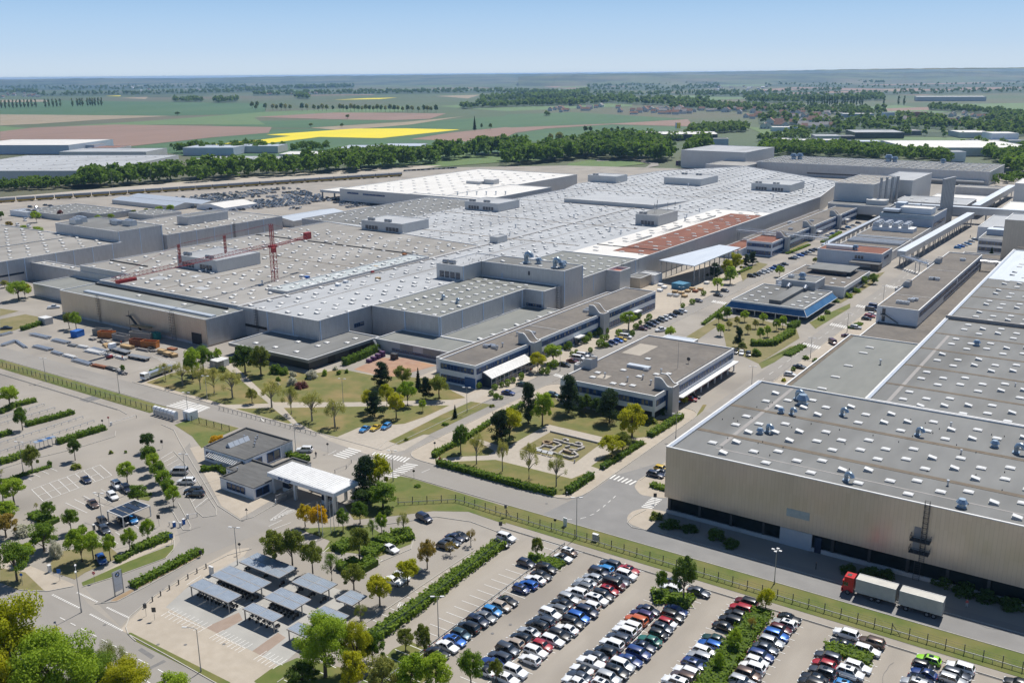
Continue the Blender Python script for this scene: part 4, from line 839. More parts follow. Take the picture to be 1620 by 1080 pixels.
# ---------------------------------------------------------------- energy centre and far right plant
EN = house('energy_centre', 'pale blue white energy centre with rounded eaves and chimney rows behind', 'plant', R4(-153,-121.2,642,684), 12, 'clad_blue', 'roof_felt')
part(EN, 'eaves_band', [(-153.3,-120.9,641.6,642.05,9.8,12.3)], 'duct_blue'); penthouse(EN, -143,-124,650,662, 11.6, 15.5, (), (), 'white_wall', 'roof_white'); windows(EN, 'E', 646, 680, -121.2, 5, 7, 2, 'pane')
part(EN, 'fan_deck', [(-152,-142,642.5,650,13.2,14.6)], 'galv'); part(EN, 'fan_legs', [(-151.6,-142.4,643,649.5,11.65,13.2)], 'steel_dark'); part(EN, 'roof_plant', [(-150,-144,668,676,11.65,16),(-139,-136,672,678,11.65,15)], 'clad_blue')
LO = house('low_block', 'low white edged plant block carrying rows of cooling units', 'plant', R4(-153,-121.2,590,641), 5.5, 'white_wall', 'roof_gravel')
part(LO, 'upper_deck', [(-150,-126,612,622,5.2,7.6)], 'white_wall')
for i in range(3):
    for j in range(4):
        x, y = -148+j*5.6, 614.5+i*5; mb = MB(); mb.box(x-2,x+2,y-1.8,y+1.8,7.6,9.6); mb.cyl(x,y,9.6,10.4,1.6,n=12); mb.build('cooling_unit', 'galv', LO)
L3 = house('low_block', 'low white walled pipe yard between the blue service block and cooling units', 'plant', R4(-153,-121.6,541,588), 5, 'white_wall', 'roof_gravel'); part(L3, 'pipe_run', [(-152,-122,566+i*2.2,566.7+i*2.2,4.7,5.9) for i in range(6)], 'galv')
T1 = house('tower_block', 'tall beige block with ribbed felt roof at the end of the main hall', 'factory hall', R4(-203.5,-176,712.6,780), 22, 'clad_light', 'roof_brown', z0=0); skylights(T1, [(-199+i*6,720+k*11) for i in range(4) for k in range(5)], 21.66, 0)
house('tower_block', 'lower beige block behind the tall ribbed block', 'factory hall', R4(-190,-165,782,850), 19, 'clad_light', 'roof_grey')
house('curved_block', 'low beige connecting block with rounded corner below the tall ribbed block', 'building', rnd(R4(-202,-160,690.5,712),5), 9.5, 'clad_light', 'roof_felt', z0=3.5); house('round_block', 'round ended beige roof drum in front of the tall ribbed block', 'building', rnd(R4(-178,-164,700,711.5),4), 12.5, 'clad_light', 'roof_white', z0=9)
def stack_row(label, x, y, n, dx, dy, h, r):
    s = empty('chimney', (x,y,0), label, 'chimney')
    for i in range(n): mb = MB(); mb.cyl(x+i*dx,y+i*dy,0,h,r,n=12); mb.cyl(x+i*dx,y+i*dy,h,h+.8,r*1.15,n=12); mb.build('flue', 'steel', s, 40)
    mb = MB(); 
    for z in (h*.35,h*.7): mb.bar((x-.5,y-r-.2,z),(x+(n-1)*dx+.5,y+(n-1)*dy-r-.2,z),.25)
    mb.build('brace', 'steel', s)
stack_row('four slim silver chimneys in a row beside the tall ribbed block', -172, 716, 4, 2.6, 5, 26, .9); stack_row('cluster of eight tall silver chimneys behind the pale blue energy centre', -125.5, 688, 8, .4, 2.7, 30, 1.0)
def gallery(label, a, b, w, z0, z1, posts, m='clad_light', roof='roof_metal'):
    g_ = empty('conveyor_bridge', (*a,0), label, 'bridge'); A, B = Vector((*a,0)), Vector((*b,0)); d = (B-A).normalized(); n = Vector((-d.y,d.x,0))*w/2
    mb = MB(); mb.prism([tuple((A-n)[:2]),tuple((B-n)[:2]),tuple((B+n)[:2]),tuple((A+n)[:2])][::1], z0, z1); mb.build('gallery', m, g_)
    mb = MB(); n2 = n*1.08; mb.prism([tuple((A-n2)[:2]),tuple((B-n2)[:2]),tuple((B+n2)[:2]),tuple((A+n2)[:2])], z1+.003, z1+.25); mb.build('roof', roof, g_)
    for i in range(posts):
        p = A.lerp(B, (i+.5)/posts)
        for s in (-1,1): q = p+n*.85*s; mb = MB(); mb.box(q.x-.25,q.x+.25,q.y-.25,q.y+.25,0,z0); mb.build('post', 'steel', g_)
    return g_
gallery('long raised conveyor bridge along the far street on steel posts', (-113.5,528), (-109,700), 4.2, 5.2, 8.2, 14); gallery('enclosed bridge crossing the far street beyond the chimneys', (-160,708), (-66,712), 5, 6, 10.5, 4); gallery('far conveyor bridge running back towards the long hall', (-112,735), (-109,880), 5, 5, 9, 6)
gallery('low pipe bridge along the office street with bundled pipes', (-158.5,542), (-160,690), 2.2, 4.2, 5.6, 14, 'steel', 'galv')
def truss_bridge(label, a, b, z0, z1, w=2.4, m='galv'):
    t = empty('pipe_bridge', (*a,0), label, 'bridge'); A, B = Vector((*a,0)), Vector((*b,0)); d = B-A; L = d.length; d.normalize(); n = Vector((-d.y,d.x,0))*w/2; k = int(L/2.4); mb = MB()
    for s in (-1,1):
        for z in (z0,z1): mb.bar(A+n*s+Vector((0,0,z)), B+n*s+Vector((0,0,z)), .18)
        for i in range(k): mb.bar(A+n*s+d*(L*i/k)+Vector((0,0,z0 if i % 2 else z1)), A+n*s+d*(L*(i+1)/k)+Vector((0,0,z1 if i % 2 else z0)), .11)
    mb.build('truss', m, t); mb = MB()
    for s, r in ((-.5,.3),(.1,.22),(.6,.3)): mb.tube([A+n*s+Vector((0,0,(z0+z1)/2)), B+n*s+Vector((0,0,(z0+z1)/2))], r, 8)
    mb.build('pipe', 'galv', t)
    for q in (.02,.5,.98):
        p = A.lerp(B,q); mb = MB()
        for s in (-1,1): c = p+n*s; mb.box(c.x-.18,c.x+.18,c.y-.18,c.y+.18,0,z0)
        mb.build('post', 'steel', t)
truss_bridge('silver lattice pipe bridge over the office street by the red planted roof', (-211,545), (-156,543), 8.2, 10.6); truss_bridge('lattice footbridge from conveyor bridge to white office slab', (-113,527), (-92,507), 5.2, 7.2); truss_bridge('small lattice pipe bridge beyond the white office slab', (-73,512), (-58.5,512), 9, 11)
LH = house('long_hall', 'very long grey hall with closely dotted roof closing the site at the back', 'factory hall', R4(-352,-137,953,1037), 12.2, 'clad_grey', 'roof_felt'); skylights(LH, [(-348+i*7,957+k*6.5+(i % 2)*3) for i in range(30) for k in range(12)], 11.86, .5); part(LH, 'strip_window', [(-300,-240,952.9,953.02,2.6,4),(-220,-190,952.9,953.02,2.6,4),(-180,-150,952.9,953.02,2.6,4)], 'pane'); part(LH, 'dock', [(-230,-140,946,952.9,3,4.2)], 'clad_light')
for x, y, s in ((-330,1000,3),(-325,1005,3),(-240,1020,3.4),(-234,1020,2.6),(-190,1025,2.2)): vent(LH, x, y, 11.86, 'cowl', s)
house('tower_block', 'plain beige box hall in front of the woodland edge, left of the long hall', 'factory hall', R4(-445,-372,975,1060), 19, 'clad_light', 'roof_grey'); house('low_hall', 'grey roofed hall joining the beige box and the long hall', 'building', R4(-395,-352.5,925,975), 10, 'clad_grey', 'roof_brown')
WL = house('low_hall', 'low white edged block with grey roof left of the tall chimneys', 'building', R4(-168,-119,742,781), 8, 'clad_light', 'roof_grey'); skylights(WL, [(-160+i*10,750+k*12) for i in range(4) for k in range(2)], 7.66, 0)
house('store', 'long low grey store with two dark vents in front of the long hall', 'building', R4(-150,-112,872,890), 6.5, 'clad_grey', 'roof_brown'); house('low_hall', 'low flat white roof behind the chimney cluster', 'building', R4(-155,-113,790,830), 5, 'white_wall', 'roof_white')
house('tower_block', 'tall plain beige wall block at the far street end with tan cladding', 'factory hall', R4(-69,-20,548,575), 26, 'clad_tan', 'roof_grey'); house('tower_block', 'second tall beige box further down the far street', 'factory hall', R4(-96,-40,790,830), 20, 'clad_light', 'roof_white')
RO = house('office_building', 'low two storey office with grey roof beside the tall tan wall', 'office', R4(-86.5,-69.2,590,640), 9, 'white_wall', 'roof_felt'); windows(RO, 'S', -86, -70, 590, 2, 4, 1.6, 'pane'); windows(RO, 'S', -86, -70, 590, 5.6, 7.4, 1.6, 'pane'); part(RO, 'roof_plant', [(-85,-74,606,614,8.7,12)], 'clad_blue')
house('office_building', 'white flat block past the enclosed bridge with pale roof', 'office', R4(-95,-70,640.5,700), 8, 'white_wall', 'roof_grey'); house('low_hall', 'white parapet block beyond the enclosed street bridge', 'building', R4(-96,-72,716,780), 8, 'white_wall', 'roof_white')
# ---------------------------------------------------------------- gate house group
gh = house('gatehouse', 'one storey gatehouse with ribbed dark roof and ridge rooflight, by the yellow tree', 'gatehouse', [(-205.8,152.7),(-189.2,152.7),(-189.2,169.2),(-207.9,169.2)], 3.9, 'white_wall', 'roof_dark', 'roof_dark')
windows(gh, 'E', 153.6, 158.2, -189.2, .9, 2.9, 1.5, 'pane'); windows(gh, 'E', 160, 164.5, -189.2, .5, 3.1, 2.2, 'pane'); windows(gh, 'S', -204.8, -202, 152.7, .9, 2.8, 1.4, 'pane')
mb = MB(); 
for i in range(4):
    y = 156.5+i*1.75; mb.poly([(-201.5,y,3.6),(-199.6,y,3.6),(-200.4,y,4.8)]); mb.poly([(-201.5,y,3.6),(-200.4,y,4.8),(-200.4,y+1.65,4.8),(-201.5,y+1.65,3.6)][::-1]); mb.poly([(-199.6,y,3.6),(-199.6,y+1.65,3.6),(-200.4,y+1.65,4.8),(-200.4,y,4.8)])
mb.build('ridge_rooflight', 'roof_metal', gh); mb = MB()
for i in range(16): mb.obox((-202.6+i*.78,151.7,2.9),(.14,0,0),(0,1.0,.32),(0,0,.05))
mb.bar((-203,150.7,2.55),(-190.4,150.7,2.55),.12); mb.build('pergola', 'coping', gh)
for x, y in ((-198,164),(-196.5,162.5),(-199,165.5),(-195,161),(-202,163.5)): vent(gh, x, y, 3.6, 'pipe', .9)
for i in range(9): part(gh, 'wall_panel_joint', [(-189.18,-189.14,165.2+i*.45,165.26+i*.45,.2,3.5)], 'frame_blue')
g2 = house('gatehouse', 'low gatehouse wing with stepped ribbed roof beside the driveway', 'gatehouse', [(-187.2,142.8),(-174.7,142.8),(-174.7,162),(-181.5,162),(-181.5,155.2),(-190.5,155.2),(-190.5,147.5),(-187.2,147.5)], 3.2, 'white_wall', 'roof_dark', 'roof_dark')
windows(g2, 'E', 143.4, 147.5, -174.7, .6, 2.5, 2, 'pane'); windows(g2, 'S', -184.6, -178, 142.8, .8, 2.4, 1.5, 'pane'); windows(g2, 'S', -189.6, -187.6, 147.5, 1.2, 2.2, 1, 'pane'); vent(g2, -187.3, 148.5, 2.9, 'pipe', .8)
gt = empty('gate_canopy', (-164,152,0), 'long white entrance canopy with ribbed roof over the barrier lanes', 'canopy')
mb = MB(); mb.box(-175.3,-152.5,147.8,156.2,4.4,5.4); mb.build('fascia', 'white_wall', gt); mb = MB(); mb.box(-175.1,-155.6,148,156,5.403,5.46)
for i in range(22): mb.box(-174.6+i*.87,-174.5+i*.87,148,156,5.46,5.53)
mb.build('ribbed_roof', 'coping', gt); part(gt, 'smooth_roof', [(-155.4,-152.6,148,156,5.403,5.47)], 'coping')
for x in (-174,-166.5,-156,-153.3):
    for y in (148.6,155.2): mb = MB(); mb.box(x-.3,x+.3,y-.3,y+.3,0,4.4); mb.build('column', 'coping', gt)
def lettering(root, text, x, z, y, h, m, name='lettering'):
    """raised capital letters facing -y"""
    F = {'B':[(0,0,0,6),(0,6,3,6),(0,3,3,3),(0,0,3,0),(3,0,3,3),(3,3,3,6)],'M':[(0,0,0,6),(0,6,2,3),(2,3,4,6),(4,0,4,6)],'W':[(0,6,1,0),(1,0,2,4),(2,4,3,0),(3,0,4,6)],'G':[(3,5,3,6),(0,6,3,6),(0,0,0,6),(0,0,3,0),(3,0,3,3),(3,3,2,3)],'R':[(0,0,0,6),(0,6,3,6),(3,3,3,6),(0,3,3,3),(1,3,3,0)],'O':[(0,0,0,6),(0,6,3,6),(3,0,3,6),(0,0,3,0)],'U':[(0,0,0,6),(3,0,3,6),(0,0,3,0)],'P':[(0,0,0,6),(0,6,3,6),(3,3,3,6),(0,3,3,3)],' ':[]}
    mb = MB(); u = h/6
    for ch in text:
        for a, b, c, d in F[ch]: mb.bar((x+a*u,y,z+b*u),(x+c*u,y,z+d*u),u*.9,.06)
        x += u*(5.6 if ch in 'MW' else 4.6)
    return mb.build(name, m, root)
lettering(gt, 'BMW GROUP', -171.3, 4.55, 147.77, .62, 'frame_blue')
for x in (-172,-158.5): part(gt, 'booth', [(x-1.1,x+1.1,150.5,153.5,0,1.0),(x-1.1,x+1.1,150.5,153.5,2.4,2.6)], 'white_wall'); part(gt, 'booth_glass', [(x-1.05,x+1.05,150.55,153.45,1.0,2.4)], 'pane')
part(gt, 'rear_wall', [(-168,-162,155.4,155.7,0,2.2)], 'fascia')
# sliding gate leaves, barriers
for x, lb in ((-168.4,'grey sliding gate leaf standing open under the canopy'),(-158.6,'narrow grey gate leaf beside the canopy columns')):
    g_ = empty('sliding_gate', (x,147,0), lb, 'gate'); mb = MB()
    for i in range(24): mb.box(x-.03,x+.03,144.3+i*.22,144.38+i*.22,.2,2.1)
    mb.build('bars', 'steel', g_); mb = MB(); mb.box(x-.06,x+.06,144.2,149.6,.1,.22); mb.box(x-.06,x+.06,144.2,149.6,2.1,2.25); mb.box(x-.08,x+.08,144.1,144.3,0,2.4); mb.build('frame', 'steel', g_)
# ================================================================= plants: prototypes
mat('bark', (.10,.075,.055), (.15,.12,.09), scale=3, rough=.95, obj=True); mat('bark_pale', (.22,.19,.15), (.28,.25,.2), scale=3, rough=.95, obj=True)
LEAF = dict(green=((0.091,0.169,0.017),(0.21,0.322,0.031)),deep=((0.055,0.112,0.02),(0.128,0.201,0.028)),bright=((0.201,0.322,0.017),(0.366,0.483,0.037)),lime=((.36,.39,.012),(.52,.50,.02)),yellow=((0.5,0.4,0.01),(0.66,0.5,0.014)),gold=((0.6,0.36,0.008),(0.72,0.48,0.014)),olive=((.16,.20,.028),(.27,.31,.045)),conifer=((0.022,0.051,0.02),(0.049,0.085,0.03)),pale=((0.274,0.298,0.063),(0.44,0.418,0.105)),purple=((0.201,0.073,0.07),(0.31,0.12,0.098)),blossom=((0.5,0.5,0.38),(0.68,0.66,0.54)),rust=((.27,.20,.035),(.40,.30,.06)),hedge=((0.109,0.201,0.017),(0.238,0.338,0.033)),far=((0.083,0.153,0.031),(0.174,0.257,0.047)))
for k, (a, b) in LEAF.items(): leafmat('leaf_'+k, a, b)
def unit(v): return v/np.maximum(1e-6, np.linalg.norm(v, axis=1, keepdims=True))
def quads_mesh(name, pos, nrm, size, m, rng, aspect=1.5):
    n = len(pos); up = rng.normal(size=(n,3)); t = unit(np.cross(nrm, up)); b = np.cross(nrm, t)
    s = size[:,None]; P = np.stack([pos-t*s*.5*aspect, pos-b*s*.5, pos+t*s*.5*aspect, pos+b*s*.5], 1).reshape(-1,3)
    me = bpy.data.meshes.new(name); me.vertices.add(4*n); me.vertices.foreach_set('co', P.astype(np.float32).ravel())
    me.loops.add(4*n); me.loops.foreach_set('vertex_index', np.arange(4*n, dtype=np.int32)); me.polygons.add(n)
    me.polygons.foreach_set('loop_start', np.arange(0,4*n,4,dtype=np.int32)); 
    me.materials.append(MATS[m]); me.update(calc_edges=True); me.validate(); return me
def crown_cloud(kind, n, leaf, seed):
    g = np.random.default_rng(seed)
    if kind == 'conifer':
        z = 1-g.random(n)**.55*.92; r = (1-z)*.5+.02; whorl = .75+.25*np.sin(z*58+g.random()*6); a = g.random(n)*2*np.pi
        k = 9; lob = .78+.22*np.cos(a*k+z*31); rad = r*whorl*lob*np.sqrt(g.random(n)*.75+.25)
        pos = np.stack([rad*np.cos(a), rad*np.sin(a), z-rad*.18], 1); nrm = unit(np.stack([np.cos(a)*.5, np.sin(a)*.5, np.full(n,.9)],1)+g.normal(size=(n,3))*.45)
        return pos, nrm, leaf*(.6+.7*g.random(n)), None
    if kind == 'pine':
        nc = 52; zc = .16+.76*g.random(nc); a = g.random(nc)*2*np.pi; rc = (.44*np.clip(1.15-1.05*(zc-.1),.12,1))*np.sqrt(g.random(nc))
        C = np.stack([rc*np.cos(a), rc*np.sin(a), zc],1); cr = np.stack([np.full(nc,.16),np.full(nc,.16),np.full(nc,.065)],1)
    elif kind == 'sparse':
        nc = 30; d = unit(g.normal(size=(nc,3))); d[:,2] = np.abs(d[:,2])*1.25-.45
        C = np.array([0,0,.58])+d*np.array([.44,.44,.40])*(.5+.5*g.random((nc,1))); cr = np.full((nc,3),.10)
    elif kind == 'poplar':
        nc = 34; zc = .1+.85*g.random(nc); a = g.random(nc)*2*np.pi; rc = .36*np.sin(np.clip((zc-.02)/.98,0,1)*np.pi)**.6*np.sqrt(g.random(nc)); C = np.stack([rc*np.cos(a), rc*np.sin(a), zc],1); cr = np.full((nc,3),.13); cr[:,2] = .08
    elif kind == 'shrub':
        nc = 30; d = unit(g.normal(size=(nc,3))); d[:,2] = np.abs(d[:,2]); C = d*np.array([.40,.40,.78])*(.5+.45*g.random((nc,1))); cr = np.full((nc,3),.15); cr[:,2] = .2
    elif kind == 'ball':
        d = unit(g.normal(size=(n,3))); pos = np.array([0,0,.5])+d*np.array([.48,.48,.48])*(.86+.16*g.random((n,1))); pos[:,2] = np.maximum(pos[:,2],.02)
        return pos, unit(d+g.normal(size=(n,3))*.4), leaf*(.6+.7*g.random(n)), None
    else:
        nc = 46; d = unit(g.normal(size=(nc,3))); d[:,2] = np.where(d[:,2] < -.5, -d[:,2], d[:,2])
        low = {'broad':.60,'tall':.56,'bushy':.5}[kind]; rz = {'broad':.36,'tall':.40,'bushy':.45}[kind]
        C = np.array([0,0,low])+d*np.array([.40,.40,rz])*(.35+.65*g.random((nc,1))**.6); cr = np.full((nc,3),.125)*(.7+.6*g.random((nc,1))); cr[:,2] *= .75
    w = g.random(len(C))**.5+.3; idx = g.choice(len(C), n, p=w/w.sum())
    off = unit(g.normal(size=(n,3)))*(g.random((n,1))**.4)
    pos = C[idx]+off*cr[idx]; nrm = unit(off*.8+np.array([0,0,.35])+g.normal(size=(n,3))*.55)
    return pos, nrm, leaf*(.55+.8*g.random(n)), C
def trunk_mb(kind, C, seed, zt=.5):
    g = random.Random(seed); mb = MB()
    top = {'conifer':.95,'pine':.85,'poplar':.7}.get(kind, zt)
    mb.tube([(0,0,-.01),(g.uniform(-.01,.01),g.uniform(-.01,.01),top*.5),(g.uniform(-.02,.02),g.uniform(-.02,.02),top)], [.035,.026,.012], 7)
    if C is not None:
        for c in list(C)[:14 if kind == 'sparse' else 8]:
            z0 = min(c[2]*.7, top*.9); mb.tube([(0,0,z0*.75),(c[0]*.45,c[1]*.45,z0*.75+(c[2]-z0*.75)*.6),tuple(c)], [.016,.010,.004], 5)
    return mb
PROTO = {}
LODS = {'xl':(26000,.0155),'hi':(7000,.031),'mid':(2400,.05),'lo':(600,.10)}
def proto(kind, lod, var):
    key = (kind, lod, var)
    if key not in PROTO:
        n, leaf = LODS[lod]; seed = abs(hash(kind)) % 1000 if False else sum(map(ord, kind))*7+var*13
        if kind == 'sparse': n = int(n*.45); leaf *= .62
        if kind in ('shrub','ball'): n = int(n*.5); leaf *= 1.35
        if kind == 'conifer': n = int(n*1.2)
        pos, nrm, size, C = crown_cloud(kind, n, leaf, seed)
        me = quads_mesh('crown', pos, nrm, size, 'leaf_green', np.random.default_rng(seed+1))
        if kind not in ('shrub','ball','conifer'):   # inner leaf mass so that the crown is not see-through
            pass
        tm = None if kind in ('shrub','ball') else trunk_mb(kind, C, seed).mesh('trunk', 'bark_pale' if kind == 'sparse' else 'bark', smooth=60)
        PROTO[key] = (me, tm)
    return PROTO[key]
NTREE = [0]
def plant(loc, h, w, kind, col, label, cat='tree', group=None, name=None, lod=None):
    """one tree or shrub: an Empty at its foot with trunk and crown"""
    px = h/MPP((loc[0],loc[1],loc[2])); lod = lod or ('xl' if px > 85 else 'hi' if px > 30 else 'mid' if px > 13 else 'lo')
    NTREE[0] += 1; v = NTREE[0] % 3; me, tm = proto(kind, lod, v)
    nm = name or {'conifer':'conifer_tree','pine':'pine_tree','shrub':'shrub','ball':'clipped_bush','poplar':'poplar_tree'}.get(kind, 'deciduous_tree')
    if tm is None:
        o = bpy.data.objects.new(nm, me); COL.objects.link(o); r = o
    else:
        r = empty(nm, loc); o = bpy.data.objects.new('crown', me); COL.objects.link(o); o.parent = r
        t = bpy.data.objects.new('trunk', tm); COL.objects.link(t); t.parent = r
    r.location = loc; r.rotation_euler = (0,0,NTREE[0]*2.39996); r.scale = (w,w,h)
    o.material_slots[0].link = 'OBJECT'; o.material_slots[0].material = MATS['leaf_'+col]
    return tag(r, label, cat, group)
def mass(name, items, label, cat, m='leaf_far', n=90, leaf=.2, kind='bushy'):
    """a wood that reads as one mass: all its crowns in one object. items: (x, y, h, w)"""
    P, N, S = [], [], []
    base = [crown_cloud(kind, n, leaf, 50+i)[:3] for i in range(5)]
    for i, (x, y, h, w) in enumerate(items):
        p, q, s = base[i % 5]; a = i*2.4; c, d = math.cos(a), math.sin(a); rot = np.array([[c,d,0],[-d,c,0],[0,0,1]])
        P.append((p@rot)*np.array([w,w,h])+np.array([x,y,0])); N.append(q@rot); S.append(s*(w*.6+h*.4))
    me = quads_mesh(name, np.concatenate(P), np.concatenate(N), np.concatenate(S), m, np.random.default_rng(3), 1.2)
    o = bpy.data.objects.new(name, me); COL.objects.link(o); return tag(o, label, cat, kind='stuff')
# ================================================================= countryside
mat('crop_green', (.035,.095,.035), (.05,.12,.04), scale=.02, stretch=(1,.2,1), c3=(.07,.13,.05), s3=.004); mat('crop_light', (.085,.155,.055), (.11,.18,.065), scale=.02, c3=(.13,.17,.07), s3=.005)
mat('ploughed', (.215,.135,.10), (.25,.165,.125), scale=.03, stretch=(1,.2,1), c3=(.18,.12,.09), s3=.005); mat('stubble', (.30,.245,.165), (.25,.20,.13), scale=.03, c3=(.22,.19,.11), s3=.006)
mat('rapeseed', (.72,.58,.004), (.66,.54,.01), scale=.05, stretch=(1,.15,1), c3=(.55,.50,.02), s3=.01); mat('meadow', (.075,.14,.035), (.11,.165,.045), scale=.05)
mat('far_wood', (.020,.048,.022), (.035,.068,.03), scale=.01)
F = [('crop_green',[[(0,157),(420,164),(420,180),(270,183),(0,181)],[(395,191),(560,189),(640,190),(490,202),(330,199)],[(548,201),(640,194),(820,182),(830,201),(728,205),(602,203)],[(800,181),(904,177.5),(1088,188),(968,195),(800,201)],[(865,204),(968,197),(1095,201),(1033,211),(930,220),(800,226),(790,216)],[(205,232),(340,217),(430,205),(560,203),(730,205),(650,220),(745,224),(800,218),(800,240),(600,245),(330,252)]]),
 ('crop_light',[[(60,204),(110,199),(250,190),(420,177),(640,168),(640,176),(402,186),(420,197),(259,197),(110,200),(0,209),(0,199)],[(690,168),(830,160),(1000,158),(1000,168),(800,176)],[(1060,152),(1160,150),(1180,156),(1090,160)],[(1350,171),(1420,166),(1510,177),(1440,180),(1360,178)],[(1500,165),(1620,163),(1620,176),(1560,176)],[(1205,187),(1270,186),(1268,194),(1210,196)],[(1380,220),(1490,212),(1540,218),(1500,224),(1400,229)]]),
 ('ploughed',[[(0,208),(50,202),(110,199.5),(181,197),(259,198),(430,201),(425,210),(337,217),(207,231),(0,233)],[(402,185),(530,178),(633,178.5),(706,179.5),(680,188),(623,190),(540,189)],[(649,220),(711,210),(800,201),(830,203),(800,217),(745,224)],[(800,202),(968,195.5),(1088,188.5),(1098,200),(968,196.5),(865,203),(800,212)],[(1200,142),(1322,134),(1433,133),(1620,129),(1620,139),(1459,151),(1200,148)],[(1383,172),(1480,169),(1470,174),(1390,176)],[(860,137),(900,134),(1000,137),(900,141)]]),
 ('stubble',[[(0,181),(270,183.4),(150,190),(60,196),(0,198.5)],[(490,202),(640,193),(724,185),(740,183),(650,197),(540,206)],[(0,158),(70,158),(80,161),(0,162)],[(190,155),(235,153),(230,157)],[(690,152),(760,150),(740,156)]]),
 ('rapeseed',[[(308,231.5),(420,220),(460,215),(421,213),(561,203.5),(640,203),(728,205),(602,218.5),(506,216.5),(400,229.5)],[(527,158),(580,155.5),(628,154.5),(600,157)],[(166,152),(192,151),(190,152.5)],[(1289,126),(1320,124),(1318,126.5),(1300,127.5)],[(1350,124.5),(1382,123),(1378,125)],[(1405,128.5),(1440,127),(1467,129.5),(1430,131)],[(1432,124.5),(1457,123.3),(1455,124.8)],[(685,130),(712,129),(710,130.5)],[(785,128.6),(825,127.4),(818,129)],[(575,128.5),(602,127.2),(598,129)],[(895,131),(940,129.5),(935,131.5)]]),
 ('meadow',[[(826,235),(904,232),(885,241),(830,242)],[(893,266),(955,266),(1023,259),(1000,253),(940,252),(900,258)],[(540,262),(720,240),(830,246),(880,252),(800,256),(640,268)],[(1180,200),(1320,214),(1320,226),(1230,222)]])]
for i, (m, ps) in enumerate(F): sheet('field', [Q2(p) for p in ps], m, -.45+.06*i)
sheet('country_road', [Q2(p) for p in ([(940,252),(1000,250),(1041,257),(1042,262),(1020,266),(1030,259),(1000,254),(945,255)],[(1200,232),(1320,215),(1325,218),(1230,234),(1210,240)])], 'asphalt', -.05)
sheet('running_track', [Q2([(795,228),(815,228),(910,229),(905,232),(830,234.5)])], 'brick_red', -.02)
sheet('track_bed', [Q2([(-60,330),(-60,318),(330,284),(660,262),(700,262),(650,270),(330,293)])], 'gravel', .01)
rf = random.Random(77)
for i in range(90):
    x, y, w, h = rf.uniform(-40,1660), rf.uniform(122,151), rf.uniform(25,110), rf.uniform(.7,2.2); y -= (x-810)*.007; k = rf.choice(('crop_green','crop_light','ploughed','stubble','meadow','crop_green','far_wood','far_wood','far_wood')); sk = rf.uniform(-12,12)
    sheet('field', [Q2([(x-w/2,y),(x+w/2,y-.008*w),(x+w/2+sk,y-h-.008*w),(x-w/2+sk,y-h)])], k, -.3+i*.002)
# low wooded ridges on the horizon
mat('far_ridge', (.018,.042,.025), (.075,.105,.045), scale=.0022, c3=(.17,.15,.09), s3=.0016, amt3=.7, lo=.46, hi=.56)
def ridge(pts, d, depth, base):
    mb = MB(); rr = random.Random(3); front, top, back = [], [], []
    x = pts[0][0]
    while x <= pts[-1][0]:
        for (xa, ya), (xb, yb) in zip(pts, pts[1:]):
            if xa <= x <= xb: y = ya+(yb-ya)*(x-xa)/(xb-xa)
        v = FW*FPX+RT*(x-810)-UP*(y-540); k = d/v.dot(FW); p = Vector((0,0,CAMH))+v*k; q = Vector((p.x,p.y,0)).normalized()
        top.append((p.x,p.y,p.z+rr.uniform(-3,3))); front.append((p.x-q.x*depth,p.y-q.y*depth,-1)); back.append((p.x+q.x*depth,p.y+q.y*depth,-1)); x += 9
    for i in range(len(top)-1): mb.poly([front[i],front[i+1],top[i+1],top[i]]); mb.poly([top[i],top[i+1],back[i+1],back[i]])
    struct('hills', mb, 'far_ridge')
ridge([(-200,129),(0,126.5),(150,124),(300,125),(420,121.5),(600,119.5),(800,117.5),(1000,116),(1200,112.5),(1400,109),(1620,107),(1850,105)], 13000, 3500, 0)
ridge([(820,121),(930,118.5),(1010,117),(1100,119),(1250,117),(1450,114),(1500,112.5),(1620,113),(1800,113)], 9000, 1500, 0)
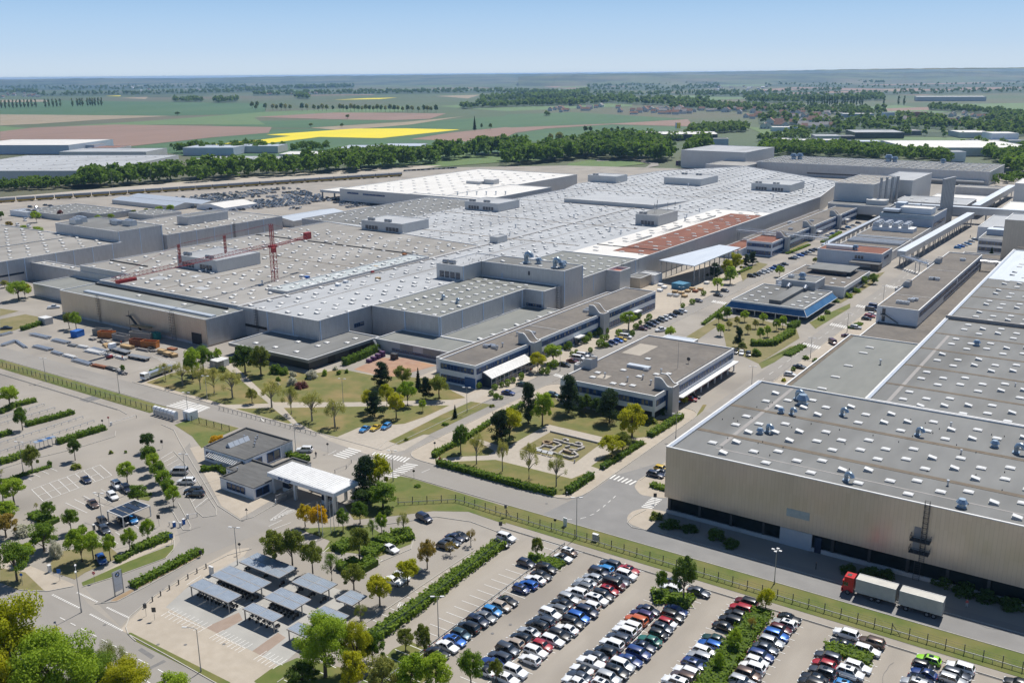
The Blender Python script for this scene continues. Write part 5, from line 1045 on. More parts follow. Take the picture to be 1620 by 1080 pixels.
# ---------------------------------------------------------------- woods that read as masses
def band(pts, n, hpx, spread, rr):
    out = []
    for i in range(int(n*(.9 if pts[0][1] > 186 and pts[0][0] > 1180 and hpx < 15 else 2.2 if pts[0][0] > 880 and hpx < 13 else 1.7))):
        t = rr.random()*(len(pts)-1); k = int(t); f = t-k; x = pts[k][0]+(pts[k+1][0]-pts[k][0])*f; y = pts[k][1]+(pts[k+1][1]-pts[k][1])*f+rr.uniform(-spread,spread)
        p = G(x,y); m = MPP(p); h = min(26, hpx*m*rr.uniform(.7,1.25)); out.append((p.x,p.y,h,h*rr.uniform(.7,1.15)))
    return out
rr = random.Random(21); far = []
for pts, n, h, s in (([(0,133),(420,130)],150,3.2,2.5),([(0,139),(150,141),(300,137),(420,141)],170,4,3),([(0,147),(60,146)],40,5,2),([(60,150),(200,149),(330,146),(420,143)],150,4.5,2.5),([(420,128),(640,126),(800,122)],120,3,2.5),([(420,141),(560,138)],70,4.5,2),([(400,150),(520,148),(640,147),(760,145),(860,147)],230,5,2.2),([(470,139),(560,136)],50,4.5,1.5),([(760,160),(830,156),(900,156)],80,9,3),([(730,170),(840,166),(905,165)],90,9,2.5),([(845,158),(905,153),(930,147)],90,12,2.5),([(900,165),(960,160),(1040,163),(1120,166)],110,9,4),([(930,135),(1000,133),(1120,131)],130,3.5,3),([(1120,128),(1300,122),(1480,119),(1620,121)],260,4,3),([(1300,128),(1400,131)],50,5,2),([(820,147),(900,147),(1010,150)],80,5,1.5),([(1010,150),(1100,148),(1200,147),(1330,142)],90,4.5,2),([(1060,168),(1170,172),(1300,176),(1400,178)],170,8,5),([(1180,160),(1300,160),(1400,156)],110,8,3),([(930,140),(1060,141),(1140,136)],90,3.5,3),([(1100,150),(1250,152),(1400,148),(1620,144)],150,4.5,3),([(1210,134),(1400,138),(1620,134)],60,3.5,3),([(880,152),(1000,154)],50,5,2),([(1240,210),(1330,208)],40,9,4),([(1400,212),(1560,214),(1620,212)],60,10,4),([(860,183),(870,183)],3,6,.5),([(1200,190),(1300,194),(1420,190),(1500,196)],170,10,6),([(1320,205),(1400,202),(1480,198),(1560,205),(1620,202)],190,12,6),([(1470,172),(1560,178),(1620,184)],80,8,3),([(1560,190),(1620,192)],50,10,4),([(1000,228),(1060,222),(1120,214)],40,10,3),([(1090,210),(1180,206)],60,12,3),([(1200,222),(1280,218)],50,10,4),([(275,160),(320,160)],30,7,1.5),([(340,162),(375,160)],24,8,1.5),([(470,155),(490,156)],14,9,1.5)):
    far += band(pts, n, h, s, rr); sheet('wood_floor', [Q2([(x,y+s*.9) for x,y in pts]+[(x,y-s) for x,y in pts[::-1]])], 'far_wood', -.05)
mass('woodland', far, 'far hedgerows and small woods scattered through the fields towards the horizon', 'woodland', n=45, leaf=.34)
near = []
for pts, n, h, s in (([(0,299),(60,297),(130,294)],60,15,3),([(130,294),(160,293),(300,284)],55,27,4),([(300,284),(420,276),(560,268),(640,262)],95,28,5),([(640,262),(740,246),(830,242)],60,24,4),([(270,240),(380,238),(420,238)],40,14,4),([(430,240),(520,236)],20,12,3)): near += band(pts, n, h, s, rr)
mass('woodland', near, 'dense green tree belt between the car train and the warehouses', 'woodland', m='leaf_green', n=170, leaf=.15)
w2 = []
for pts, n, h, s in (([(800,258),(870,252),(930,246),(1000,250),(1060,252)],120,26,5),([(905,240),(960,232),(1040,236)],60,22,5),([(1085,246),(1120,240)],22,26,4),([(930,225),(1000,222)],26,16,3)): w2 += band(pts, n, h, s, rr)
mass('woodland', w2, 'wood behind the loop road in front of the sports ground', 'woodland', m='leaf_green', n=150, leaf=.16)
w3 = []
for pts, n, h, s in (([(1200,240),(1280,242),(1350,244),(1395,248)],150,17,5),([(1395,248),(1480,252),(1500,255)],50,17,4),([(1590,265),(1620,270)],30,22,8),([(1510,232),(1620,240)],20,14,5),([(1560,250),(1620,255)],30,18,5),([(1560,292),(1620,285)],30,12,4)): w3 += band(pts, n, h, s, rr)
mass('woodland', w3, 'wood closing the site right behind the very long hall', 'woodland', m='leaf_green', n=120, leaf=.18)
# single trees out in the fields
k = 0
for i, x in enumerate(list(range(3,62,6))+list(range(72,101,6))+[115,123,127,131,139,143,147,151,156,161]):
    p = G(x,171.5-(x/160)*4); plant(p, 13*MPP(p), 5.2*MPP(p), 'poplar', 'olive', 'poplar in the long row of bare looking trees along the far green field', group='poplars along the far green field')
for i, x in enumerate([405,420,432,438,445,452,459,478,486,497,504,510,517,527,538,543,549,555,561,567,573,579,585,591,597,603,610,617,624,630,637,645,652,662,671,676,682,690]):
    p = G(x,174.5+(x-400)*.013); h = (9+4*((i*37) % 10)/10)*MPP(p); plant(p, h, h*.62, 'tall', ('olive','far','pale')[i % 3], 'tree in the alley crossing the ploughed fields beyond the yellow rapeseed', group='alley trees beyond the rapeseed')
for x, y, h, w, c, lb in ((751,206,22,9,'conifer','tall dark tree standing alone beside the yellow rapeseed tip'),(762,205,10,4,'far','small dark tree next to the tall lone tree by the rapeseed'),(776,205,10,6,'far','round dark tree second beyond the tall lone field tree'),(492,201,6,8,'olive','bush on the field edge above the yellow rapeseed'),(541,202,7,6,'far','small round bush at the upper rapeseed edge'),(550,188,7,8,'olive','pale bush in the ploughed field'),(281,183,6,9,'far','lone dark bush in the light green field'),(399,172,11,8,'olive','bushy tree at the near end of the alley'),(407,172,12,7,'olive','second bushy tree near the end of the alley'),(818,224,12,7,'deep','lone dark tree above the running track'),(871,225,14,10,'pale','pale tree beside the sports ground'),(885,226,17,14,'pale','taller pale tree beside the sports ground'),(897,226,12,9,'deep','dark tree right of the pale sports ground trees'),(908,226,13,11,'deep','second dark tree beside the sports ground'),(926,211,12,9,'deep','dark conifer group tree in the green field'),(934,211,11,7,'deep','dark tree beside the conifer group in the green field'),(956,211,9,9,'deep','small dark tree right of the conifer group'),(968,212,10,8,'deep','another small dark tree right of the conifer group'),(977,211,11,6,'deep','narrow dark tree at the end of the field group'),(986,211,10,9,'deep','broad dark tree ending the field group')):
    p = G(x,y); m = MPP(p); plant(p, h*m, w*m, 'tall' if c != 'conifer' else 'conifer', c, lb)
for i, x in enumerate([1205,1208,1278,1282,1287,1300,1304,1308,1312,1316,1320,1324,1332,1336,1340,1346,1350,1355,1360,1364,1398,1421,1430]):
    p = G(x,168-(x-1200)*.006); m = MPP(p); plant(p, 15*m, 5*m, 'poplar', 'deep', 'tall dark poplar among the houses of the large village', group='poplars in the village')
# ---------------------------------------------------------------- villages
mat('tile_red', (.25,.125,.09), (.20,.11,.08), scale=.3); mat('tile_brown', (.17,.09,.065), (.21,.12,.09), scale=.3); mat('tile_grey', (.26,.25,.25), (.3,.29,.28), scale=.3); mat('render_white', (.72,.71,.67), (.66,.64,.6), scale=.3)
def house_meshes(w, d, he, hr):
    a = MB(); a.prism(R4(-w/2,w/2,-d/2,d/2), 0, he, top=False); a.poly([(-w/2,-d/2,he),(w/2,-d/2,he),(0,-d/2,hr)]); a.poly([(w/2,d/2,he),(-w/2,d/2,he),(0,d/2,hr)])
    b = MB(); o = .5
    for s in (-1,1): b.poly([(s*(w/2+o),-d/2-o,he-.3),(s*(w/2+o),d/2+o,he-.3),(0,d/2+o,hr+.12),(0,-d/2-o,hr+.12)][::s])
    c = MB()
    for s in (-1,1):
        for q in (-.25,.25): c.box(q*w-.6,q*w+.6,s*d/2-.06,s*d/2+.06,1.2,2.6); 
    return a.mesh('wall','render_white'), b.mesh('roof','tile_red'), c.mesh('windows','pane')
HM = [house_meshes(9,11,4.6,8.4), house_meshes(11,14,5.5,9.6), house_meshes(8,18,3.6,6.6)]
VILL = [((1000,172,1090,182),34,'house of the near village edge behind the green field','houses along the near village edge',None),((1065,164,1180,180),46,'small house in the village beyond the fields','houses of the middle village',None),((1180,172,1330,190),40,'house among trees in the large village','houses of the large village',None),((1205,192,1330,204),20,'bigger pale house near the trading estate','houses near the trading estate',1.3),((1120,137,1215,146),30,'tiny pale house in the farthest settlement','houses of the farthest settlement','w'),((0,149,62,155),16,'tiny house of the settlement at the field horizon','houses of the left horizon settlement',None),((190,131,420,147),34,'tiny house in the hazy plain','houses of the hazy plain','w'),((1420,180,1620,200),28,'house half hidden by trees beside the trading estate','houses among trees by the estate',None),((420,146,520,151),14,'tiny house in the hamlet before the wood','houses of the hamlet',None),((870,169,1000,178),14,'red roofed farm house on the village edge','farm houses on the village edge',1.2)]
for (x0,y0,x1,y1), n, lb, gr, sp in VILL:
    for i in range(n):
        p = G(rr.uniform(x0,x1), rr.uniform(y0,y1)); w_, r_, g_ = HM[rr.randrange(3)]; tm = rr.choice(['tile_red','tile_brown','tile_brown','tile_grey'] if sp != 'w' else ['tile_red','tile_grey','render_white'])
        o = empty('village_house', (p.x,p.y,-.5), lb, 'house', gr); o.rotation_euler = (0,0,rr.choice((.2,.3,1.8,1.9))+rr.uniform(-.1,.1)); s = (1.1 if sp in (None,'w') else sp)*rr.uniform(.85,1.25); o.scale = (s,s,s)
        for me in (w_, r_): 
            q = bpy.data.objects.new(me.name.split('.')[0], me); COL.objects.link(q); q.parent = o
            if me is r_: q.material_slots[0].link = 'OBJECT'; q.material_slots[0].material = MATS[tm]
        if sp not in ('w',) and y0 > 160: q = bpy.data.objects.new('window', g_); COL.objects.link(q); q.parent = o
# ---------------------------------------------------------------- warehouses and trading estate outside the fence
def pxbox(name, label, x0, x1, yb, z, dep, wall='clad_light', roof='roof_metal', cat='warehouse', ang=0, sk=0):
    a, b = G(x0,yb), G(x1,yb); d = b-a; n = Vector((-d.y,d.x,0)).normalized()*dep; q = house(name, label, cat, [tuple(a[:2]),tuple(b[:2]),tuple((b+n)[:2]),tuple((a+n)[:2])], z, wall, roof)
    if sk: skylights(q, [tuple((a+d*((i+.5)/sk)+n*((j+.5)/4))[:2]) for i in range(sk) for j in range(4)], z-.34, 0, 2)
    return q
pxbox('warehouse','huge pale roofed warehouse behind the tree belt at the frame edge',-120,160,288,11,190,'clad_light','roof_grey',sk=16)
pxbox('warehouse','long blue grey warehouse with white roof behind the huge one',-60,110,244,12,120,'clad_blue','roof_white'); pxbox('warehouse','low pale warehouse wing beside the huge roof',95,232,253,10,60,'clad_light','roof_grey'); pxbox('warehouse','dark blue office block at the warehouse end',103,150,240,9,40,'clad_blue','roof_felt'); pxbox('barn','red roofed barn by the dark blue office block',140,186,241,6,40,'concrete_wall','tile_red',cat='barn')
pxbox('warehouse','grey shed with white eaves among trees below the rapeseed',290,370,246,10,50,'clad_blue','roof_metal'); pxbox('warehouse','flat metal roofed shed right of the white eaves shed',372,440,242,9,40,'clad_light','roof_metal'); pxbox('warehouse','curved looking pale hall along the tree belt',308,440,265,9,45,'clad_blue','roof_grey'); pxbox('warehouse','pale hall continuing along the tree belt',442,548,256,9,45,'clad_light','roof_white')
pxbox('warehouse','grey roofed hall with ochre wall beyond the tree belt',535,600,246,9,60,'clad_tan','roof_metal'); pxbox('warehouse','ochre and blue trading hall beyond the tree belt',602,665,242,9,50,'clad_blue','roof_metal')
pxbox('car_dealership','wide flat car showroom with white roof and yellow flags',1018,1135,222,9,70,'pane','roof_white',cat='showroom',sk=6); pxbox('office_building','white cube office beside the showroom yard',1122,1152,234,12,22,'clad_blue','roof_felt',cat='office'); gable('tennis_hall','white folded roof sports hall behind the wood',*(lambda a: (a.x-30,a.x+30,a.y,a.y+50))(G(948,228)),5,11,'white_wall','roof_white',cat='sports hall',doors=False)
for x, c, lb in ((1068,'coping','white banner flag at the showroom'),(1070.5,'rapeseed','yellow banner flag at the showroom, beside the white one'),(1073.5,'rapeseed','second yellow banner flag at the showroom')):
    p = G(x,211); r = empty('flag', p, lb, 'flag'); mb = MB(); mb.cyl(p.x,p.y,0,18,.15,n=6); mb.build('pole','steel',r); mb = MB(); mb.box(p.x,p.x+3,p.y-.1,p.y+.1,8,17.5); mb.build('cloth',c,r)
for nm, lb, x0, x1, yb, z, dp, wl, rf in (('warehouse','black flat trading hall with pale entrance',1352,1430,219,9,70,'pane','roof_grey'),('warehouse','dark brown barn beside the black trading hall',1432,1458,214,7,40,'fascia','tile_grey'),('warehouse','wide sawtooth pale warehouse right of the wood',1438,1640,247,10,130,'clad_light','roof_white'),('office_building','white box office at the wood edge before the pale warehouse',1505,1527,256,11,24,'white_wall','roof_grey'),('warehouse','tall white cube hall on the estate',1568,1610,230,16,40,'white_wall','roof_white'),('warehouse','low white estate hall left of the tall white cube',1518,1568,218,8,60,'clad_light','roof_white'),('warehouse','white hall in front of the tall cube',1545,1620,232,8,30,'clad_light','roof_grey'),('warehouse','white van workshop at the estate road',1228,1250,231,9,30,'white_wall','roof_white'),('warehouse','long white shed row on the estate road',1250,1340,230,7,30,'clad_light','roof_white'),('warehouse','pale tan estate block with small tower',1290,1330,224,8,40,'concrete_wall','roof_grey'),('warehouse','grey estate shed near the long white shed',1340,1395,231,6,30,'clad_blue','roof_metal'),('warehouse','long blue fronted hall in the far village',1333,1382,186,8,40,'clad_blue','roof_white'),('church','white block with bright roof in the far village',1397,1415,187,12,20,'white_wall','roof_white'),('warehouse','very long pale logistics hall near the horizon fields',1450,1560,160,14,90,'clad_light','roof_white'),('warehouse','dark red roofed long barn in the far village',1425,1468,184,9,30,'brick_red','tile_red'),('warehouse','pale flat hall behind the sports ground trees',1222,1262,208,7,30,'white_wall','roof_white'),('warehouse','second black roofed hall on the estate',1310,1352,222,6,30,'pane','roof_felt')):
    pxbox(nm, lb, x0, x1, yb, z, dp, wl, rf)
# ---------------------------------------------------------------- car train on the siding
A0, B0 = G(-70,326), G(636,279); dv = B0-A0; nW = 27; wl = dv.length/nW; dirv = dv.normalized(); ang = math.atan2(dirv.y, dirv.x)
mat('wagon_yellow', (.50,.33,.03), (.36,.24,.04), scale=.5, c3=(.12,.08,.05), s3=.3); mat('wagon_grey', (.22,.235,.26), (.28,.29,.31), scale=.5)
wb_ = MB(); L = wl*.94; wb_.box(-L/2,L/2,-1.5,1.5,.9,2.7); body = wb_.mesh('side_panel','wagon_yellow')
wr = MB(); wr.tube([(-L/2,0,2.6),(L/2,0,2.6)], 1.62, 12); wr.box(-L/2,L/2,-1.55,1.55,2.7,3.9); roofm = wr.mesh('roof','wagon_grey', smooth=40)
wu = MB(); wu.box(-L/2+1,L/2-1,-1.2,1.2,.5,.9)
for q in (-.36,-.28,.28,.36):
    for s in (-1,1): wu.tube([(q*L,s*1.0,.45),(q*L,s*.85,.45)], .45, 10)
underm = wu.mesh('bogie','steel_dark')
for i in range(nW):
    c = A0.lerp(B0,(i+.5)/nW); r = empty('car_wagon', c, f'{nth(i+1)} yellow and grey car carrier wagon of the train, counted from the frame edge' if True else '', 'railway wagon', 'car train wagons'); r.rotation_euler = (0,0,ang)
    for me in (body, roofm, underm): o = bpy.data.objects.new(me.name.split('.')[0], me); COL.objects.link(o); o.parent = r
# ================================================================= trees and shrubs on the site
# (foot px, foot py, height px, width px, kind, colour, label)
def T(rows, group=None, cat='tree'):
    for px, py, h, w, kind, col, lb in rows:
        p = G(px, py); m = MPP(p); plant(p, h*m*1.03, w*m, kind, col, lb, cat, group)
T([(30,1128,205,175,'bushy','lime','biggest yellow green tree at the bottom corner beside the public road'),(100,1150,165,150,'broad','bright','broad bright green tree in front of the biggest yellow green corner tree'),(150,1120,105,95,'bushy','green','dark green tree between the corner tree and the thin brownish one'),(178,1092,98,62,'sparse','olive','thin brownish tree with open twigs by the road dashes'),(205,1130,100,90,'bushy','lime','lower yellow green tree below the thin brownish one'),(-10,1080,130,110,'bushy','green','tree cut by the frame edge behind the yellow green one'),(5,1160,160,120,'bushy','lime','yellow green tree cut by the bottom corner'),(275,1112,52,66,'bushy','bright','tree top rising at the bottom edge beside the street lamp'),
 (27,919,66,60,'broad','green','tree on the dry grass corner by the pavement'),(10,850,44,44,'bushy','rust','orange brown bushy tree at the car park edge'),(12,825,36,40,'bushy','bright','green bushy tree behind the orange brown one'),(70,872,50,52,'bushy','green','dense green tree before the white flowering shrubs'),(40,890,34,40,'bushy','bright','low bright tree between the corner tree and dense green one'),
 (23,798,44,42,'broad','bright','full green tree at the end of the comb of parking lines'),(5,792,40,28,'tall','green','tree cut by the frame edge beside the full green one'),(78,822,32,26,'tall','green','small dark tree on the oval hedge island'),(58,806,13,9,'sparse','pale','sapling beside the oval hedge island'),(113,842,40,29,'tall','green','tree by the round bush west of the two dark parked cars'),(130,888,56,48,'broad','bright','largest bright tree in front of the blue parked car'),(148,884,46,34,'broad','bright','bright tree right next to the largest one by the blue car'),(175,887,46,27,'tall','bright','slim tree between the blue car and the next sapling row'),(206,871,39,27,'tall','bright','young tree fourth along the hedge towards the sign'),(235,855,38,25,'tall','bright','last young tree on the hedge nearest the lane islands'),
 (202,765,37,31,'tall','bright','tree on the small round island beside the white cars'),(219,797,33,33,'broad','green','round tree touching the carport roof'),(234,714,31,26,'broad','deep','dark round tree at the head of the car park island'),(119,728,37,24,'broad','deep','dark tree with shadow on the long thin grass strip'),(52,748,46,30,'tall','olive','olive tree beside the tall lamp on the grass strip'),(16,645,36,36,'broad','bright','bushy tree on the first hedge of the upper parking rows'),(36,680,37,26,'tall','green','small tree on the second hedge of the upper parking rows'),(2,752,12,13,'sparse','pale','pale sapling cut by the frame at the grass strip')])
for i, (x, y) in enumerate(((237,738),(244,750),(252,763),(260,776),(268,789),(275,801))): T([(x,y,35,28,'broad','bright' if i % 2 else 'green',f'{nth(i+1)} tree of the close row dividing the car park, counted from the far end')])
# lawn by the low hall
LWT = [(262,601,30,26),(289,609,40,40),(317,616,46,30),(339,622,46,40),(368,629,50,44),(430,644,50,44),(461,655,50,40),(494,666,54,46),(530,675,52,46)]
for i, (x, y, h, w) in enumerate(LWT): T([(x,y,h,w,'sparse','pale',f'{nth(i+1)} of the thin leafed plane trees along the lawn pavement, counted from the container yard')])
T([(305,601,52,34,'tall','bright','tall green tree behind the lawn near the steel stacks'),(322,590,44,38,'broad','green','broad green tree at the lawn corner near the site cabins'),(345,574,24,15,'tall','bright','small tree beside the white van by the low hall'),(388,590,46,44,'bushy','deep','dense dark tree at the corner of the low dark hall'),(413,594,50,38,'bushy','olive','yellowish green tree beside the dense dark one at the low hall'),(399,638,25,20,'tall','pale','young light green tree on the first lawn'),
 (605,613,43,35,'pine','conifer','dark pine in front of the rust coloured yard'),(637,612,34,32,'tall','olive','yellowish tree behind the pines near the white office'),(662,615,35,17,'conifer','conifer','slim dark conifer right of the yellowish tree'),(674,631,37,25,'pine','conifer','dark pine next to the olive gold tree by the white office'),(695,631,39,37,'broad','olive','olive gold tree at the corner of the white office'),(645,641,39,34,'broad','bright','bright green tree between dark pines on the lawn'),(593,659,43,35,'pine','conifer','broad dark pine by the three show cars'),(582,651,36,28,'tall','lime','yellow green tree behind the broad dark pine'),(612,642,36,26,'broad','lime','yellow tree behind the broad dark pine'),(627,661,41,31,'broad','lime','yellow green tree right of the broad dark pine'),(669,651,20,15,'tall','bright','light green sapling on the lawn by the path'),(720,661,22,13,'conifer','conifer','little conifer on the grass strip by the office street'),
 (729,716,47,31,'tall','green','dark green tree inside the hedge corner of the ruins garden'),(754,734,57,32,'sparse','pale','first thin tree of the ruins garden, white blossom'),(795,745,62,27,'sparse','pale','second thin tree along the front hedge of the ruins garden'),(837,757,64,38,'sparse','pale','third thin tree along the front hedge of the ruins garden'),(880,769,58,36,'sparse','pale','fourth thin tree along the front hedge of the ruins garden'),(791,704,60,44,'pine','conifer','massive dark pine by the ruins'),(806,696,52,46,'broad','lime','yellow green tree behind the massive dark pine'),(836,669,70,34,'pine','conifer','tall dark pine near the office street hedge'),(858,672,56,42,'bushy','bright','bright green tree beside the tall dark pine'),(900,653,64,42,'pine','conifer','tall dark conifer before the warehouse front'),(926,653,32,28,'bushy','deep','dark green bush tree between two conifers at the warehouse'),(964,669,56,46,'pine','conifer','second dark conifer before the warehouse front'),(944,655,28,24,'bushy','deep','shaded bush tree left of the second warehouse conifer'),(1000,692,57,50,'bushy','lime','large bright yellow green tree by the warehouse corner'),(968,722,34,44,'broad','lime','low yellow green tree on the garden edge by the ruins'),(985,712,30,30,'broad','olive','olive tree behind the low yellow green garden tree'),(1083,638,13,14,'bushy','lime','yellow bush beside the two parked cars at the stair tower'),
 (851,588,32,30,'broad','lime','yellow green street tree by the office stair tower'),(875,574,30,34,'broad','bright','wide green street tree along the office parking'),(994,522,30,30,'tall','bright','bright green tree between office bushes and parked cars'),(1060,536,20,20,'tall','bright','round tree behind the warehouse near the small garage'),
 (345,711,24,28,'broad','gold','golden yellow tree beside the gatehouse'),(580,790,76,50,'pine','conifer','tall dark pine at the end of the entrance canopy'),(600,779,62,46,'tall','lime','yellow green tree behind the tall dark pine at the canopy'),(606,803,44,52,'bushy','green','dense green tree right of the canopy pine'),(575,802,32,44,'bushy','deep','dark bush tree below the canopy pine'),
 (483,833,38,28,'tall','yellow','bright yellow young tree in front of the entrance canopy'),(505,841,44,34,'tall','gold','orange gold young tree in front of the entrance canopy'),(543,838,36,26,'tall','green','green young tree below the entrance canopy'),(570,828,38,28,'tall','green','second green young tree below the entrance canopy'),(590,852,36,24,'sparse','green','thin young tree on the hedge island'),(604,846,38,20,'tall','bright','bright slim tree on the hedge island'),(639,845,44,26,'sparse','pale','thin tree on the round end of the hedge island'),
 (436,896,62,48,'tall','olive','first grey green tree beside the shaded bike shelter'),(463,898,66,46,'tall','olive','second grey green tree beside the shaded bike shelter'),(495,908,58,38,'tall','olive','third grey green tree beside the bike shelters'),(525,918,52,36,'sparse','green','fourth thin tree beside the bike shelters'),(569,888,58,44,'tall','olive','tall grey green tree standing in the hedge island'),(560,934,46,40,'tall','olive','grey green tree above the shaded small bike shelter'),(601,958,52,46,'broad','lime','yellowing green tree at the fence end by the bike shelters'),(645,925,44,46,'broad','lime','light green tree over the white cars by the fence'),(676,900,50,32,'tall','rust','tall brownish green tree by the fence'),(713,877,24,26,'sparse','rust','orange leafed tree over the dark cars by the fence'),(745,862,30,22,'sparse','rust','small orange tree near the fence end'),(571,982,32,32,'sparse','olive','small yellowish tree under the fence corner'),
 (515,1070,112,98,'bushy','bright','large bright tree covering the last bike shelter'),(565,1062,90,60,'bushy','lime','yellowish tree beside the large bright tree at the bike shelters'),(590,1050,60,46,'bushy','green','green tree right of the large bright one'),(560,1092,72,50,'bushy','lime','yellow green tree at the bottom edge'),(605,1098,70,60,'bushy','pale','grey green willow like tree at the bottom edge'),(650,1100,76,66,'bushy','bright','bright tree at the bottom edge before the striped bays'),(690,1095,70,60,'bushy','bright','second bright tree at the bottom edge next to the first parking row'),(745,1092,72,44,'tall','green','tall thin green tree at the bottom edge by parked cars'),(642,1030,42,32,'tall','olive','grey green tree on the grass end of the empty bays'),(671,1040,60,32,'tall','olive','taller grey green tree on the grass end of the empty bays'),(480,1092,50,60,'bushy','deep','dark shaded tree under the large bright one'),(785,1080,44,26,'tall','olive','small olive tree at the foot of the double parking row'),
 (850,882,36,22,'tall','olive','small tree on the grass island of the parking rows'),(1046,942,44,24,'tall','green','smaller tree on the shaded parking island'),(1081,951,78,42,'tall','deep','tall dark tree on the shaded parking island'),(1211,965,38,32,'tall','lime','light green tree at the head of the hedge strip between parking rows'),(1188,1000,30,18,'sparse','rust','brownish sapling second on the hedge strip'),(1162,1030,40,26,'tall','bright','bright sapling third on the hedge strip'),(1136,1062,34,20,'tall','bright','bright sapling fourth on the hedge strip'),
 (1178,509,18,16,'tall','bright','court tree nearest the canteen corner'),(1207,512,17,15,'tall','bright','court tree second along the canteen glass'),(1238,519,20,15,'tall','bright','court tree by the canteen corner column'),(1166,515,15,12,'tall','pale','pale court tree left of the first canteen court tree'),(1195,520,15,11,'tall','pale','pale court tree in the middle of the canteen court'),(1228,523,19,14,'tall','bright','court tree above the clipped box hedge'),(1153,521,14,12,'tall','pale','pale court tree near the garage'),(1183,528,16,12,'tall','pale','small court tree beside the court conifer'),(1214,533,19,14,'tall','bright','court tree over the low box hedge end'),(1137,512,18,15,'tall','green','dark court tree at the street corner of the court'),(1150,505,21,18,'bushy','green','bushy court tree close to the blue eaves'),(1140,531,20,17,'tall','bright','bright court tree beside the garage roof'),(1202,540,23,17,'tall','bright','front court tree beside the box hedge'),(1168,549,34,18,'pine','conifer','dark pine on the court lawn'),(1365,453,17,17,'bushy','green','round tree at the canteen wing corner'),(1381,449,17,20,'bushy','green','second round tree at the canteen wing corner'),(1233,438,18,17,'broad','bright','lone round tree on the office street by the canteen roof'),(1289,417,10,9,'tall','olive','small grey tree at the blue service block corner'),(1300,506,10,15,'shrub','bright','yellowish shrub before the canteen glass'),(1175,556,16,18,'bushy','olive','olive bush beside the court pine'),
 (1130,441,26,24,'pine','conifer','dark pine under the loading canopy'),(1150,440,31,22,'bushy','lime','yellow green tree next to the loading canopy'),(1163,431,32,28,'bushy','lime','wide yellow green tree behind the canopy pine'),(1155,449,29,24,'bushy','bright','bright tree before the loading canopy'),(1135,460,21,21,'broad','bright','round street tree in front of the canopy trees'),(1190,419,22,18,'pine','conifer','dark pine beyond the loading canopy'),(1180,422,20,16,'pine','conifer','second dark pine beyond the loading canopy'),
 (30,475,30,40,'broad','bright','tree on the lawn left of the bronze wall'),(40,471,22,26,'broad','lime','yellowish tree on the lawn left of the bronze wall'),(62,442,16,10,'tall','bright','small tree in the alley of the left hall'),(110,520,26,20,'broad','olive','brownish green tree in front of the bronze wall'),(121,522,30,21,'tall','bright','bright tree in front of the bronze wall'),(195,590,14,10,'tall','green','small tree in the scrap heap at the yard corner'),(8,455,12,14,'broad','pale','pale bush by the left hall wall'),(1567,413,22,18,'conifer','conifer','dark conifer beside the tall tan wall'),(1440,384,12,14,'bushy','bright','bush by the far street'),
 (15,362,12,14,'broad','rust','rusty brown tree among the vans'),(58,352,18,18,'broad','bright','bright green tree among parked vans'),(96,346,14,10,'tall','purple','dark red tree by the long felt shed'),(38,370,14,14,'broad','bright','round tree before the left hall roof'),(60,372,14,20,'broad','bright','wide round tree before the left hall roof'),(2,348,14,12,'broad','green','tree at the frame edge by the vans'),(155,350,10,12,'broad','bright','small tree behind the tall block'),(176,348,10,11,'broad','bright','second small tree behind the tall block'),(212,342,10,12,'broad','olive','third small tree behind the tall block near the sheds'),(232,340,10,10,'broad','olive','fourth small tree near the pale gabled sheds'),(252,338,12,14,'broad','bright','fifth small tree near the pale gabled sheds'),(270,336,12,14,'broad','bright','sixth small tree near the white tent hall')])
